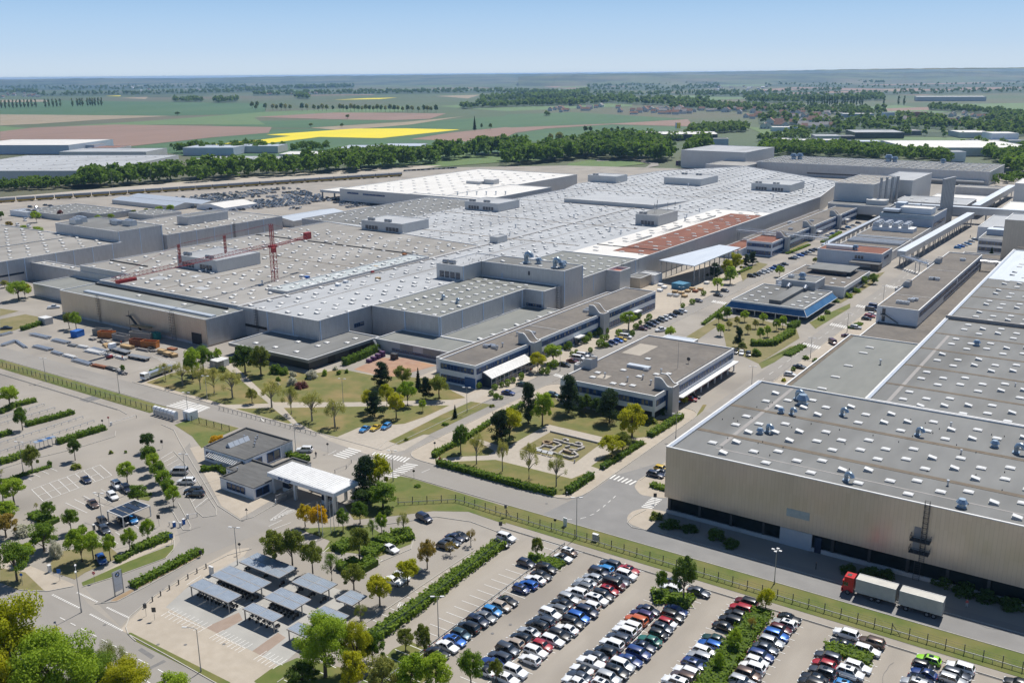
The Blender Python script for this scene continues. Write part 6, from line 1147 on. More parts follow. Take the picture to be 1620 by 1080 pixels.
T([(37,845,22,36,'shrub','blossom','white flowering shrub by the corner car park trees'),(90,880,36,26,'shrub','blossom','tall white flowering shrub near the big green trees'),(437,590,22,26,'shrub','green','green shrub in front of the low dark hall'),(463,595,12,14,'shrub','blossom','white shrub first along the low dark hall'),(462,609,18,22,'shrub','blossom','cream flowering shrub on the lawn'),(476,613,16,26,'shrub','purple','purple brown shrub on the lawn'),(493,598,17,24,'shrub','blossom','wide white cream shrub near the dark hall corner'),(513,594,14,12,'shrub','bright','green ball shrub right of the cream one'),(530,585,9,11,'shrub','blossom','little white shrub by the hedge of the dark hall'),(536,592,9,10,'shrub','green','small green shrub below the little white one'),(548,590,9,8,'shrub','green','last small green shrub on the lawn edge'),(437,611,11,14,'shrub','blossom','white shrub beside the diagonal path'),(450,592,14,18,'shrub','green','green shrub left of the white ones'),(440,603,10,10,'shrub','green','small shrub near the diagonal path'),(367,573,14,16,'shrub','green','shrub at the start of the diagonal path'),(352,588,12,16,'shrub','deep','dark shrub by the site cabins'),(487,598,9,9,'shrub','bright','small bright shrub between cream shrubs'),
 (131,840,17,18,'shrub','green','round bush by the dark parked cars'),(79,737,12,10,'shrub','green','round bush on the thin grass strip'),(122,740,10,22,'shrub','olive','low shrub under the dark strip tree'),(176,717,8,9,'shrub','olive','small bush on the far end of the grass strip'),(199,716,6,6,'shrub','green','tiny bush on the grass strip'),(690,714,8,14,'shrub','green','clipped shrub at the hedge corner of the ruins garden'),(785,628,8,8,'shrub','green','low shrub by the first office bushes'),(704,672,6,14,'shrub','green','round flower bed shrub on the grass strip'),(642,696,6,10,'shrub','olive','small bed shrub near the gate posts'),(778,643,6,12,'shrub','olive','small bed shrub at the strip end'),(1049,655,14,18,'shrub','green','shrub under the warehouse overhang'),(1062,648,12,16,'shrub','deep','darker shrub by the warehouse stair tower'),(1030,668,12,24,'shrub','olive','grey green shrub at the hedge behind the warehouse corner'),(610,812,14,30,'shrub','deep','dark shrub on the triangle lawn edge'),(660,770,6,14,'shrub','green','low planting on the triangle lawn'),(1038,820,16,28,'shrub','olive','lit shrub at the corner of the big hall'),(1290,580-8,8,12,'shrub','green','small shrub beside the annex roof'),(1275,568,8,14,'shrub','green','small shrub at the annex street edge'),(1240,603,8,10,'shrub','lime','yellow green shrub at the near annex corner'),(1255,600-14,8,10,'shrub','green','shrub between parked cars by the annex'),(1310,496,8,14,'shrub','green','shrub along the canteen side'),(1322,478,9,16,'shrub','green','larger shrub along the canteen side'),(1342,470,9,18,'shrub','bright','bright shrub along the canteen wing'),(1355,462,9,18,'shrub','green','third shrub along the canteen wing'),(1262,545-40,8,12,'shrub','green','shrub at the canteen corner column'),(1196,562,15,20,'shrub','green','clipped shrub by cars at the court lawn end')], cat='shrub')
for i, (x, y, h, w) in enumerate(((1060,832,16,40),(1090,838,14,36),(1132,852,24,34),(1155,862,14,36),(1340,905,20,34),(1375,910,18,40),(1400,912,16,34),(1490,925,24,40),(1525,940,24,44),(1560,950,22,44),(1600,962,26,46))): T([(x,y,h,w,'shrub','deep',f'{nth(i+1)} dark shrub in the shadow along the glazed base of the big hall')], cat='shrub')
BUSH = [(757,614,10,12),(783,616,9,11),(794,612,9,8),(803,610,11,10),(812,605,9,9),(825,600,12,10),(777,625,8,9),(785,631,10,10),(793,631,6,8),(866,592,12,10),(857,592,12,10),(877,582,14,14),(869,582,10,10),(893,553,9,10),(900,553,14,12),(905,563,8,8),(912,559,7,7),(934,557,8,8),(926,542,12,13),(932,537,12,11),(940,532,9,9),(948,530,13,13),(958,528,11,11),(950,549,13,16),(959,549,8,9),(953,539,10,10),(960,537,9,9),(979,531,11,12),(1000,531,9,10),(1006,521,10,11),(1010,503,10,11),(1027,506,10,10),(1013,513,7,7),(1022,510,7,7),(1095,500-19,9,10),(1113,467,8,9),(1080,487,8,8)]
for i, (x, y, h, w) in enumerate(sorted(BUSH)): T([(x,y,h,w,'ball','hedge',f'{nth(i+1)} clipped round bush along the office street, counted from the lawn corner')], 'clipped bushes along the office street', 'bush')
# ---------------------------------------------------------------- hedges
def hedge(pts, w, h, label, col='hedge', dens=9, leaf=.42, cat='hedge'):
    P, N = [], []; mb = MB(); g = np.random.default_rng(len(label)*7+int(pts[0][0]))
    Q = [G(*p) for p in pts]; c = sum(Q, Vector())/len(Q)
    for a, b in zip(Q, Q[1:]):
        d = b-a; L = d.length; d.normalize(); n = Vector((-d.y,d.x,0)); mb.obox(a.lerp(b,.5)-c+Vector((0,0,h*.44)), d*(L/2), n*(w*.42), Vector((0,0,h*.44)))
        k = int(L*(w+2*h)*dens)+8; t = g.random(k)*L; u = g.random(k)*(w+2*h); side = np.where(u < h, -1, np.where(u > h+w, 1, 0))
        off = np.where(side == 0, (u-h)-w/2, side*w/2)*1.0; z = np.where(side == -1, u, np.where(side == 1, u-h-w, h))
        wob = 1+.12*np.sin(t*1.7+g.random()*6)+.08*np.sin(t*4.1); off = off*wob; z = z*(1+.10*np.sin(t*2.3)+.06*np.sin(t*5.3))
        base = np.array(a-c)[None]+t[:,None]*np.array(d)[None]+off[:,None]*np.array(n)[None]; base[:,2] = z
        P.append(base+g.normal(size=base.shape)*.09); nn = side[:,None]*np.array(n)[None]+(side == 0)[:,None]*np.array([0,0,1.]); N.append(unit(nn+g.normal(size=base.shape)*.55))
    P, N = np.concatenate(P), np.concatenate(N); me = quads_mesh('hedge', P, N, leaf*(.6+.7*g.random(len(P))), 'leaf_'+col, g, 1.3)
    o = bpy.data.objects.new('hedge', me); COL.objects.link(o); o.location = c; tag(o, label, cat)
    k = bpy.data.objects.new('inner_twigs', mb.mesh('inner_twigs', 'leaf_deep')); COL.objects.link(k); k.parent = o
HD = [([(692,734),(760,753),(830,772),(878,783)],1.6,1.5,'long clipped hedge along the front of the ruins garden'),([(898,781),(936,755)],1.7,1.6,'short thick hedge at the ruins garden corner by the zebra crossing'),([(686,724),(700,714),(740,694)],1.5,1.3,'hedge on the street side of the ruins garden near the stop sign'),([(742,692),(778,668),(828,640)],1.4,1.2,'hedge farther up the office street beside the ruins garden'),([(1028,691),(1078,660)],2.2,1.4,'thick hedge along the street below the warehouse corner'),([(952,742),(985,722),(1016,702)],1.4,1.2,'broken hedge under the yellow green garden tree'),([(545,578),(575,566),(598,554)],2.2,2.6,'tall hedge between the low dark hall and the rust coloured yard'),
 ([(592,1010),(660,962),(730,908),(792,862)],3.2,1.3,'long planted strip behind the wire fence of the parking rows'),([(605,862),(622,852),(652,846)],5,1.3,'round hedge mass at the end of the island with the thin tree'),([(580,880),(600,866)],4,1.3,'hedge mass along the island next to the white saloon'),([(540,905),(570,893),(588,900)],5,1.4,'lower hedge mass of the island near the bike shelters'),([(532,872),(560,860)],4,1.2,'hedge mass under the island trees'),
 ([(1098,1120),(1140,1060),(1175,1010),(1205,968)],4.6,1.2,'wild planted strip between two parking rows'),([(1305,1028),(1335,1032),(1378,1047)],3.6,1.0,'low hedge island between white parked cars'),([(835,884),(860,886),(888,898)],3.4,.7,'low green island planting with a small tree'),([(1032,946),(1060,946),(1094,956)],4.5,.9,'planting under the two trees of the shaded island'),
 ([(210,929),(250,908),(285,890),(317,873)],2.2,1.1,'shrub strip on the median behind the tall brand sign'),([(212,872),(240,862),(270,849)],2.4,1.3,'hedge ending at the car park exit barrier'),([(185,889),(212,874)],1.6,.9,'low hedge under the slim trees by the car park'),([(52,815),(75,825),(88,828)],3,1.1,'oval hedge island with a small dark tree'),([(92,702),(128,690),(166,679)],2.2,1.4,'clipped hedge right of the ticket stop shelter'),([(0,734),(20,728),(44,718)],2.2,1.4,'hedge left of the ticket stop shelter'),([(42,674),(80,664),(116,654)],2,1.3,'second hedge of the upper parking rows'),([(0,691),(17,685)],2,1.2,'short hedge piece at the frame edge of the upper rows'),([(0,654),(26,642),(57,635)],2,1.3,'first hedge of the upper parking rows'),([(5,762),(45,749),(80,738)],1.6,.5,'low ragged planting along the thin grass strip'),([(205,787),(240,782)],1.2,.4,'small ground cover bed by the lane island'),([(318,745),(345,742),(358,750)],1.4,1.2,'shrubs under the gatehouse pergola'),([(434,727),(452,716),(458,722)],1.8,1.3,'box hedge behind the gatehouse by the white car'),([(462,724),(488,730)],2,1.4,'box hedge beside the white car lane'),
 ([(1188,546),(1222,546),(1254,527)],2.6,2.0,'angular clipped box hedge in the canteen court'),([(1249,521),(1262,514)],2.6,2,'short box hedge at the canteen court path'),([(1112,540-26),(1150,505-20),(1200,470)],1.6,.9,'planting strip between street and canteen'),([(1270,548),(1245,563)],3,.8,'verge planting on the street at the annex'),([(1345,520),(1362,512)],2.5,.7,'planting between parked cars beside the low block'),([(1168,432),(1188,424)],2,.8,'planting by the loading canopy'),([(1060,590-52),(1066,534)],1.5,.8,'small planting behind the garage'),([(985,470+12),(1005,476)],1.6,.7,'planting at the far end of the long office'),([(35,523),(75,510)],2,1.6,'dark hedge beside the grey substation'),([(238,604-14),(262,582)],1.6,.9,'hedge bits behind the parked light truck'),([(1058,776),(1030,768)],2,.9,'low hedge at the hall corner beside the dark car'),([(1330,350+18),(1300,384)],2,.9,'planting along the far office street'),([(1245,402),(1280,388)],2,.8,'grass planting before the short office')]
for a in HD: hedge(*a)
# ================================================================= vehicles
mat('tyre', (.016,.016,.017), rough=.8); mat('rim', (.42,.43,.45), rough=.3, metal=.8); mat('lamp_red', (.25,.01,.01), rough=.25); mat('lamp_white', (.75,.78,.8), rough=.15); mat('car_glass', (.012,.016,.02), rough=.05, spec=1.0); mat('trim_black', (.02,.02,.022), rough=.5)
PAINT = dict(white=(.72,.73,.74), black=(.010,.011,.013), silver=(.42,.44,.46), grey=(.17,.18,.19), slate=(.055,.065,.085), navy=(.010,.018,.05), blue=(.02,.11,.42), dkblue=(.012,.04,.17), sky=(.03,.22,.52), red=(.34,.012,.02), dkred=(.09,.008,.012), orange=(.48,.10,.02), brown=(.10,.065,.05), beige=(.36,.30,.24), green=(.02,.13,.10), dkgreen=(.01,.045,.04), purple=(.045,.03,.10), lime=(.28,.62,.03), yellow=(.62,.42,.02), teal=(.03,.07,.10))
CNAME = dict(dkblue='dark blue', dkred='dark red', dkgreen='dark green', sky='bright blue', slate='slate blue', teal='dark teal')
for k, c in PAINT.items():
    m, n, b = nodes_of('paint_'+k); b.inputs['Base Color'].default_value = (*c,1); b.inputs['Roughness'].default_value = .32 if k != 'white' else .4
    b.inputs['Metallic'].default_value = .35 if k in ('silver','grey','slate','brown','blue','purple','teal') else 0; b.inputs['Coat Weight'].default_value = .9; b.inputs['Coat Roughness'].default_value = .04
CT = dict(  # length, width, height, belt height, bonnet length, boot length, windscreen rake, rear rake, roof inset
 saloon=(4.7,1.82,1.43,.90,1.30,.85,.75,.60,.13), hatch=(4.15,1.78,1.47,.92,1.05,.18,.70,.45,.12), estate=(4.65,1.82,1.48,.92,1.25,.16,.72,.42,.12), suv=(4.6,1.90,1.68,1.05,1.15,.16,.62,.38,.12), coupe=(4.4,1.80,1.35,.88,1.35,.45,.85,1.05,.15), van=(4.9,1.92,1.95,1.12,.75,.10,.70,.18,.07), mini=(3.7,1.70,1.45,.90,.80,.12,.55,.35,.10), pickup=(5.3,1.90,1.80,1.08,1.35,1.75,.60,.22,.12), convertible=(4.3,1.78,1.36,.88,1.30,.75,.70,.75,.14))
def car_meshes(t):
    L, w, h, zb, hood, boot, ra, rb, ins = CT[t]; hw = w/2; y0, y1 = -L/2, L/2     # front at -y
    bm = bmesh.new(); rows = []
    st = [(y0,.72,.38,zb-.34),(y0+.12,.86,.24,zb-.22),(y0+.55,.96,.20,zb-.14),(y0+hood*.9,1,.20,zb-.03),(y0+hood+ra*.4,1,.20,zb),(0.1,1,.20,zb),(y1-boot-rb*.4,1,.20,zb+.02),(y1-.5,.98,.22,zb+.0),(y1-.12,.92,.28,zb-.06 if boot < .4 else zb-.1),(y1,.82,.40,zb-.18 if boot < .4 else zb-.2)]
    for y, k, zl, zt in st:
        a = hw*k; rows.append([bm.verts.new(p) for p in ((-a*.90,y,zl),(-a,y,zl+.22),(-a,y,(zl+zt)/2+.06),(-a*.93,y,zt-.03),(-a*.74,y,zt+.015),(0,y,zt+.035),(a*.74,y,zt+.015),(a*.93,y,zt-.03),(a,y,(zl+zt)/2+.06),(a,y,zl+.22),(a*.90,y,zl))])
    for r, s in zip(rows, rows[1:]):
        for i in range(10): bm.faces.new((r[i], r[i+1], s[i+1], s[i]))
        bm.faces.new((r[10], r[0], s[0], s[10]))
    bm.faces.new(rows[0][::-1]); bm.faces.new(rows[-1]); bmesh.ops.recalc_face_normals(bm, faces=bm.faces)
    me = bpy.data.meshes.new('body'); bm.to_mesh(me); bm.free()
    me.polygons.foreach_set('use_smooth', [True]*len(me.polygons)); me.set_sharp_from_angle(angle=math.radians(38)); me.materials.append(MATS['paint_white'])
    # glasshouse and roof
    ya, yb = y0+hood, y1-boot; ta, tb = ya+ra, yb-rb; bw, tw = hw*.93, hw*(.93-ins*1.15); zt = h-.07
    g = MB(); lo = [(-bw,ya+.12,zb-.03),(bw,ya+.12,zb-.03),(bw,yb,zb-.03),(-bw,yb,zb-.03)]; hi = [(-tw,ta,zt),(tw,ta,zt),(tw,tb,zt),(-tw,tb,zt)]
    for k in range(4): j = (k+1) % 4; g.poly([lo[k],lo[j],hi[j],hi[k]])
    g.poly(hi)
    gm = g.mesh('window_glass','car_glass')
    r = MB(); n = 5; e = .05; pr = [(-tw-e*.4,zt-.03),(-tw*.8,h-.02),(0,h),(tw*.8,h-.02),(tw+e*.4,zt-.03)]; ys = (ta-.08,ta+.1,tb-.1,tb+.12); base = len(r.v)
    for q, y in enumerate(ys):
        dz = -.05 if q in (0,3) else 0; r.v += [(x,y,z+dz) for x, z in pr]
    for q in range(3):
        for i in range(4): a = base+q*5+i; r.f.append((a,a+1,a+6,a+5)); r.m.append(0)
    for s in (-1,1):   # pillars
        r.bar((s*bw,ya+.15,zb-.02),(s*tw,ta,zt-.01),.08,.06); r.bar((s*bw,yb-.02,zb-.02),(s*tw,tb,zt-.01),.14 if boot > .4 else .2,.06)
        ym = (ta+tb)/2+.05; r.bar((s*(bw+.005),ym,zb),(s*(tw+.01),ym,zt-.02),.07,.05)
    rm = r.mesh('roof', 'paint_white', smooth=35)
    return me, gm, rm, L, w, h, zb, (ta,tb,tw)
def wheel_mesh():
    m = MB(); m.tube([(-.11,0,0),(.11,0,0)], .325, 16); m.tube([(.10,0,0),(.125,0,0)], .21, 12, 1); return m.mesh('wheel', ['tyre','rim'], smooth=40)
WHEEL = wheel_mesh(); CM = {t: car_meshes(t) for t in CT}
def bits(t):
    L, w, h, zb = CT[t][:4]; out = {}
    for nm, y, mt, zz in (('headlight',-L/2+.16,'lamp_white',zb-.30),('taillight',L/2-.06,'lamp_red',zb-.20)):
        m = MB(); m.box(-.2,.2,-.13,.07 if nm == 'taillight' else .13,-.08,.08); out[nm] = (m.mesh(nm, mt), y, zz)
    m = MB(); m.box(-.09,.09,-.06,.06,-.05,.07); out['mirror'] = (m.mesh('mirror','trim_black'), -L/2+CT[t][4]+.45, zb+.05)
    m = MB(); m.box(-.26,.26,-.012,.012,-.055,.055); out['number_plate'] = (m.mesh('number_plate','lamp_white'), 0, 0)
    m = MB(); m.box(-.42,.42,-.5,.3,0,.012); out['sunroof'] = (m.mesh('sunroof','car_glass'), 0, 0)
    return out
BITS = {t: bits(t) for t in CT}
NCAR = [0]
def car(loc, rz, t, col, label, group=None, detail=True, roofcol=None, extra=False):
    me, gm, rm, L, w, h, zb, (ta,tb,tw) = CM[t]; B_ = BITS[t]; NCAR[0] += 1
    r = empty({'pickup':'pickup_truck','van':'parked_van'}.get(t,'parked_car'), loc, label, {'pickup':'pickup','van':'van'}.get(t,'car'), group); r.rotation_euler = (0,0,rz)
    def add(nm, m, l=(0,0,0), mt=None, rot=None):
        o = bpy.data.objects.new(nm, m); COL.objects.link(o); o.parent = r; o.location = l
        if mt: o.material_slots[0].link = 'OBJECT'; o.material_slots[0].material = MATS[mt]
        if rot: o.rotation_euler = (0,0,rot)
        return o
    add('body', me, mt='paint_'+col); add('window_glass', gm); add('roof', rm, mt='paint_'+(roofcol or col))
    if not detail: return r
    for s in (-1,1):
        for y in (-L/2+.82, L/2-.82): add('wheel', WHEEL, (s*(w/2-.10),y,.325), rot=0 if s > 0 else math.pi)
        for nm in ('headlight','taillight'): m, y, z = B_[nm]; add(nm, m, (s*w*.33,y,z))
        m, y, z = B_['mirror']; add('mirror', m, (s*(w/2+.04),y,z))
    add('number_plate', B_['number_plate'][0], (0,-L/2-.01,.48)); add('number_plate', B_['number_plate'][0], (0,L/2+.01,.62))
    if extra: add('sunroof', B_['sunroof'][0], (0,(ta+tb)/2-.1,h-.012))
    return r
# ---- the staff car park: (px, py, colour, type) in each row, listed from the near end to the fence
def at(px, py, z=.75): return G(px, py, z)
ZA, ZB, ZC, ZD, ZE, ZF = (lambda x,y: (660+x/6,900+y/6)), (lambda x,y: (800+x/6,840+y/6)), (lambda x,y: (900+x/6,900+y/6)), (lambda x,y: (1050+x/6,900+y/6)), (lambda x,y: (1270+x/9,960+y/9)), (lambda x,y: (1420+x/8.1,960+y/8.1))
ROWS = [
 ('guard rail row', -96.6, 1, ZA, [(190,785,'black','saloon'),(280,720,'white','saloon'),(355,665,'blue','saloon'),(420,610,'teal','hatch'),(495,545,'black','suv'),(580,490,'navy','suv'),(655,445,'grey','saloon'),(715,390,'sky','hatch'),(795,340,'beige','hatch'),(870,295,'black','coupe'),(990,180,'dkblue','mini'),(1060,140,'blue','hatch'),(1120,90,'white','saloon'),(1180,50,'black','saloon')]),
 ('guard rail row', -96.6, 1, ZB, [(390,350,'black','suv'),(565,250,'white','convertible','black'),(605,190,'brown','mini','white')]),
 ('single stalls before the guard rail', -101.9, 1, ZB, [(210,300,'navy','hatch')]),
 ('first double row, rail side', -87.1, -1, ZA, [(635,950,'white','convertible','black'),(710,880,'dkblue','saloon'),(795,825,'slate','estate'),(860,755,'slate','suv'),(910,690,'beige','hatch'),(1000,650,'black','hatch'),(1080,595,'silver','saloon'),(1140,530,'black','suv'),(1200,480,'slate','estate'),(1280,425,'white','suv'),(1330,370,'grey','estate'),(1395,325,'black','saloon'),(1450,270,'silver','estate'),(1510,215,'white','suv')]),
 ('first double row, rail side', -87.1, -1, ZB, [(740,520,'grey','estate'),(795,490,'silver','saloon'),(845,440,'silver','hatch'),(890,385,'navy','suv'),(935,350,'sky','hatch'),(990,300,'slate','estate')]),
 ('first double row, hall side', -81.8, 1, ZA, [(850,1030,'white','estate'),(925,960,'white','suv'),(1070,850,'white','hatch'),(1120,770,'white','estate'),(1185,715,'red','hatch'),(1280,665,'white','estate'),(1345,610,'black','estate'),(1415,560,'white','saloon'),(1475,500,'black','suv'),(1530,450,'blue','suv')]),
 ('first double row, hall side', -81.8, 1, ZB, [(770,755,'navy','suv'),(795,695,'beige','estate','white'),(865,645,'white','suv'),(930,605,'black','suv'),(985,555,'red','hatch'),(1030,500,'dkred','van','black'),(1080,460,'slate','coupe'),(1160,415,'white','suv'),(1175,360,'red','saloon')]),
 ('second double row, rail side', -72.3, -1, ZC, [(60,1060,'white','saloon'),(100,1010,'slate','saloon'),(130,945,'white','convertible','black'),(205,880,'white','pickup'),(265,820,'slate','saloon'),(350,770,'black','hatch'),(425,710,'white','suv'),(485,650,'slate','estate'),(545,590,'white','suv'),(605,545,'white','suv'),(660,485,'orange','suv'),(720,430,'purple','estate'),(755,380,'navy','saloon')]),
 ('second double row, hall side', -67.0, 1, ZC, [(280,1072,'white','hatch'),(380,1025,'silver','suv'),(450,970,'black','suv'),(510,905,'silver','suv','white'),(580,855,'dkblue','saloon'),(660,790,'dkblue','suv'),(710,720,'navy','coupe'),(765,665,'green','saloon'),(850,605,'black','mini'),(890,550,'slate','hatch'),(930,500,'white','mini','red'),(985,440,'black','suv'),(1020,385,'dkblue','saloon')]),
 ('bays behind the shaded tree island', -72.0, -1, ZC, [(965,110,'slate','hatch'),(975,175,'white','estate')]), ('bays behind the shaded tree island', -66.8, 1, ZC, [(1245,210,'slate','saloon')]),
 ('row facing the planted strip', -57.6, -1, ZC, [(1000,1060,'white','suv'),(1090,1020,'brown','suv'),(1145,970,'white','estate'),(1190,895,'dkblue','estate'),(1250,830,'silver','suv'),(1300,775,'white','estate'),(1345,710,'blue','estate'),(1415,665,'dkgreen','saloon')]),
 ('row facing the planted strip', -57.6, -1, ZD, [(600,545,'black','saloon'),(670,490,'black','suv'),(715,430,'black','hatch'),(740,370,'red','suv'),(790,310,'dkred','suv','black')]),
 ('row behind the planted strip', -47.8, 1, ZD, [(650,1070,'slate','hatch'),(720,1045,'silver','estate'),(780,985,'brown','suv'),(825,920,'white','suv'),(870,865,'white','hatch'),(930,810,'dkblue','estate'),(970,740,'slate','saloon'),(1030,680,'silver','estate'),(1070,620,'blue','suv'),(1110,560,'dkred','hatch'),(1140,505,'silver','estate','white'),(1195,455,'black','coupe')]),
 ('row with the oblong hedge island, near side', -38.3, -1, ZE, [(120,1072,'black','suv'),(180,1000,'black','saloon'),(280,900,'slate','estate'),(310,800,'red','hatch'),(360,690,'slate','estate'),(550,500,'black','coupe'),(610,365,'white','suv')]),
 ('row with the oblong hedge island, far side', -33.0, 1, ZE, [(540,1085,'sky','hatch'),(690,930,'white','suv'),(770,830,'white','estate'),(920,600,'white','estate'),(990,490,'brown','suv')]),
 ('last double row, near side', -23.5, -1, ZF, [(200,965,'silver','suv'),(290,920,'navy','coupe'),(330,830,'dkblue','coupe'),(340,740,'black','mini'),(410,665,'lime','hatch')]),
 ('last double row, far side', -18.2, 1, ZF, [(720,920,'silver','estate'),(770,850,'slate','estate'),(810,765,'white','suv')]), ('corner bay beyond the last double row', -9.0, 1, ZF, [(1560,968,'black','saloon')])]
TW = dict(saloon='saloon',hatch='hatchback',estate='estate car',suv='SUV',coupe='coupe',van='van',mini='small city car',pickup='pickup',convertible='convertible')
tot = {}
for nm, *_x in ROWS: tot[nm] = tot.get(nm,0)+len(_x[3])
seen = {}; rc = random.Random(5)
for nm, x, face, Z, L in ROWS:
    for c in L:
        px, py = Z(c[0],c[1]); p = at(px,py); k = tot[nm]-seen.get(nm,0); seen[nm] = seen.get(nm,0)+1; rcol = c[4] if len(c) > 4 else None
        cn = CNAME.get(c[2],c[2])+(f' {TW[c[3]]} with {rcol} roof' if rcol else f' {TW[c[3]]}')
        lb = f'{cn}, {nth(k)} from the fence, {nm}' if tot[nm] > 1 else f'{cn} in the {nm}'
        flip = face*(-1 if rc.random() < .18 else 1)
        xx = p.x if abs(p.x-x) < .7 else x+math.copysign(.4, p.x-x)
        car((xx+rc.uniform(-.15,.15), p.y, .012), math.pi/2*flip+rc.uniform(-.02,.02), c[3], c[2], lb, 'cars in the staff car park', True, rcol, rc.random() < .25)
# ---- other cars: px, py, heading in plan (0 = nose to -y, 90 = nose to +x), colour, type, label
OT = [(793,858,90,'black','hatch','black hatchback in the bay next to the fence end of the empty row'),(801,849,90,'white','suv','white SUV outermost in the bay by the fence end of the empty row'),
 (671,818,80,'navy','suv','dark blue SUV standing alone on the turning place'),(617,866,85,'white','saloon','white saloon in the bay at the hedge island'),(729,846,95,'black','coupe','black car under the small orange tree'),(720,849,95,'navy','saloon','dark blue saloon between two dark cars under orange trees'),(713,856,95,'slate','saloon','slate saloon with glinting roof by the fence hedge'),(704,862,95,'black','hatch','black hatchback half under the orange leafed tree'),(622,917,95,'white','saloon','white saloon half hidden by the light green tree'),(634,911,95,'white','hatch','white hatchback beside the half hidden saloon'),(650,897,95,'silver','estate','silver car glimpsed under the light green tree'),
 (136,757,75,'navy','coupe','dark blue coupe alone in the comb of parking lines'),(185,766,75,'white','suv','white SUV with blue flank by the round island'),(200,772,75,'navy','suv','dark SUV in tree shade by the round island'),(178,783,75,'white','estate','white estate car parked behind the tall lamp'),(147,795,75,'brown','saloon','brown grey saloon left of the tall lamp'),(162,823,75,'black','hatch','black hatchback left of the carport'),(165,836,75,'slate','hatch','slate hatchback with glinting bonnet before the carport'),(194,823,75,'black','hatch','dark car parked under the carport'),(209,820,75,'sky','hatch','bright blue car parked under the carport'),(160,883,70,'blue','hatch','blue hatchback glinting under bright trees'),(283,745,-60,'silver','van','silver grey van in the slanted bays by the lane'),(295,760,-60,'white','suv','white SUV in the slanted bays by the lane'),(306,775,-60,'black','suv','black SUV first of two touching in the slanted bays'),(309,780,-60,'black','estate','black estate car second of two touching in the slanted bays'),(482,710,-60,'white','suv','white SUV parked behind the gatehouse'),
 (577,677,10,'sky','coupe','light blue show car, nearest the lawn of the three'),(594,675,10,'yellow','coupe','yellow show car between two blue ones'),(611,673,10,'sky','hatch','bright blue show car nearest the path'),
 (804,620,95,'dkblue','saloon','dark blue saloon between round bushes by the glass front'),(827,607,95,'dkgreen','saloon','dark green car among the bushes by the glass front'),(875,623,95,'teal','hatch','turquoise car by the warehouse front hedge'),
 (1037,749,90,'navy','estate','dark blue estate at the hall corner'),(1050,746,90,'white','convertible','white car half hidden by the hall corner'),(1047,740,90,'yellow','hatch','yellow car half hidden by the hall corner'),(1093,630,100,'red','hatch','red car by the stair tower bushes'),(1097,625,100,'black','saloon','black car parked behind the red one at the stair tower'),
 (1173,557,20,'white','hatch','white car below the court pine'),(1184,559,20,'black','hatch','black car next to the clipped court shrub'),(1163,555,20,'black','saloon','dark car half behind the warehouse gable'),(340,568,90,'white','van','white van at the corner of the low dark hall'),
 (1265,579,95,'black','saloon','dark saloon beside the annex roof edge'),(1250,591,95,'white','hatch','white car beside the annex roof edge'),(1318,541,40,'dkred','van','dark red and black van parked before the low block'),(1340,530,100,'dkred','convertible','red white car in front of the low block hedge'),(1354,517,95,'silver','suv','silver SUV in the bay before the white office slab'),(1046,521,-32,'white','pickup','white pickup driving on the office street'),(1147,459,80,'slate','hatch','slate car by the canopy planting'),(1136,466,80,'black','saloon','black car under the round street tree'),(1105,500-25,80,'navy','hatch','dark car at the far end of the office forecourt')]
for px, py, a, col, t, lb in OT:
    p = at(px,py); car((p.x,p.y,.02), math.radians(a), t, col, lb, None, True, {'white convertible':'black'}.get(col+' '+t), False)
def line_cars(pts, cols, types, rz, lab, group, detail):
    for i, (px, py) in enumerate(pts): p = at(px,py); car((p.x,p.y,.02), math.radians(rz), types[i % len(types)], cols[i % len(cols)], f'{CNAME.get(cols[i % len(cols)],cols[i % len(cols)])} {TW[types[i % len(types)]]}, {nth(i+1)} car {lab}', group, detail)
line_cars([(893,576),(906,570),(915,566),(922,562),(929,560)],['black','dkred','white','white','black'],['estate','saloon','van','van','saloon'],95,'in the bay below the office stair tower','office street cars',True)
line_cars([(961,544),(970,541),(978,538),(984,536),(990,532)],['navy','dkblue','blue','yellow','white'],['saloon','hatch','hatch','hatch','van'],95,'in the office bay opposite the warehouse','office street cars',True)
line_cars([(1017,519),(1022,516),(1030,513),(1036,509),(1043,506),(1049,504),(1056,501),(1063,498),(1073,494),(1080,491)],['dkred','black','navy','slate','black','silver','white','navy','black','white'],['hatch','saloon','suv'],95,'of the row before the far half of the long office','office street cars',True)
line_cars([(1189,436),(1197,434),(1204,431),(1211,429),(1217,427),(1223,424),(1229,422),(1235,420),(1241,417)],['black','black','silver','white','silver','blue','dkblue','navy','black'],['suv','hatch','saloon'],95,'of the row beside the loading canopy trees','office street cars',True)
line_cars([(1254,408),(1260,406),(1266,403),(1272,401),(1278,398),(1284,396),(1290,394)],['black','white','blue','navy','silver','navy','slate'],['saloon','hatch'],95,'of the row in front of the short office','office street cars',False)
line_cars([(1380,496),(1376,499),(1371,503),(1378,489),(1383,484)],['white','red','black','navy','dkblue'],['hatch','estate','hatch','van','van'],95,'of the five beside the white office slab','cars beside the white office slab',True)
line_cars([(1310,372),(1318,369),(1326,366),(1334,362),(1342,359),(1350,356),(1358,352)],['white','blue','silver','black','sky','white','navy'],['hatch','saloon'],95,'of the bay along the far office','cars along the far office',False)
line_cars([(1515,391),(1520,389),(1526,387),(1531,385),(1537,381),(1543,378)],['sky','blue','white','sky','white','silver'],['hatch','estate'],95,'of the bright group by the grey far office','cars by the grey far office',False)
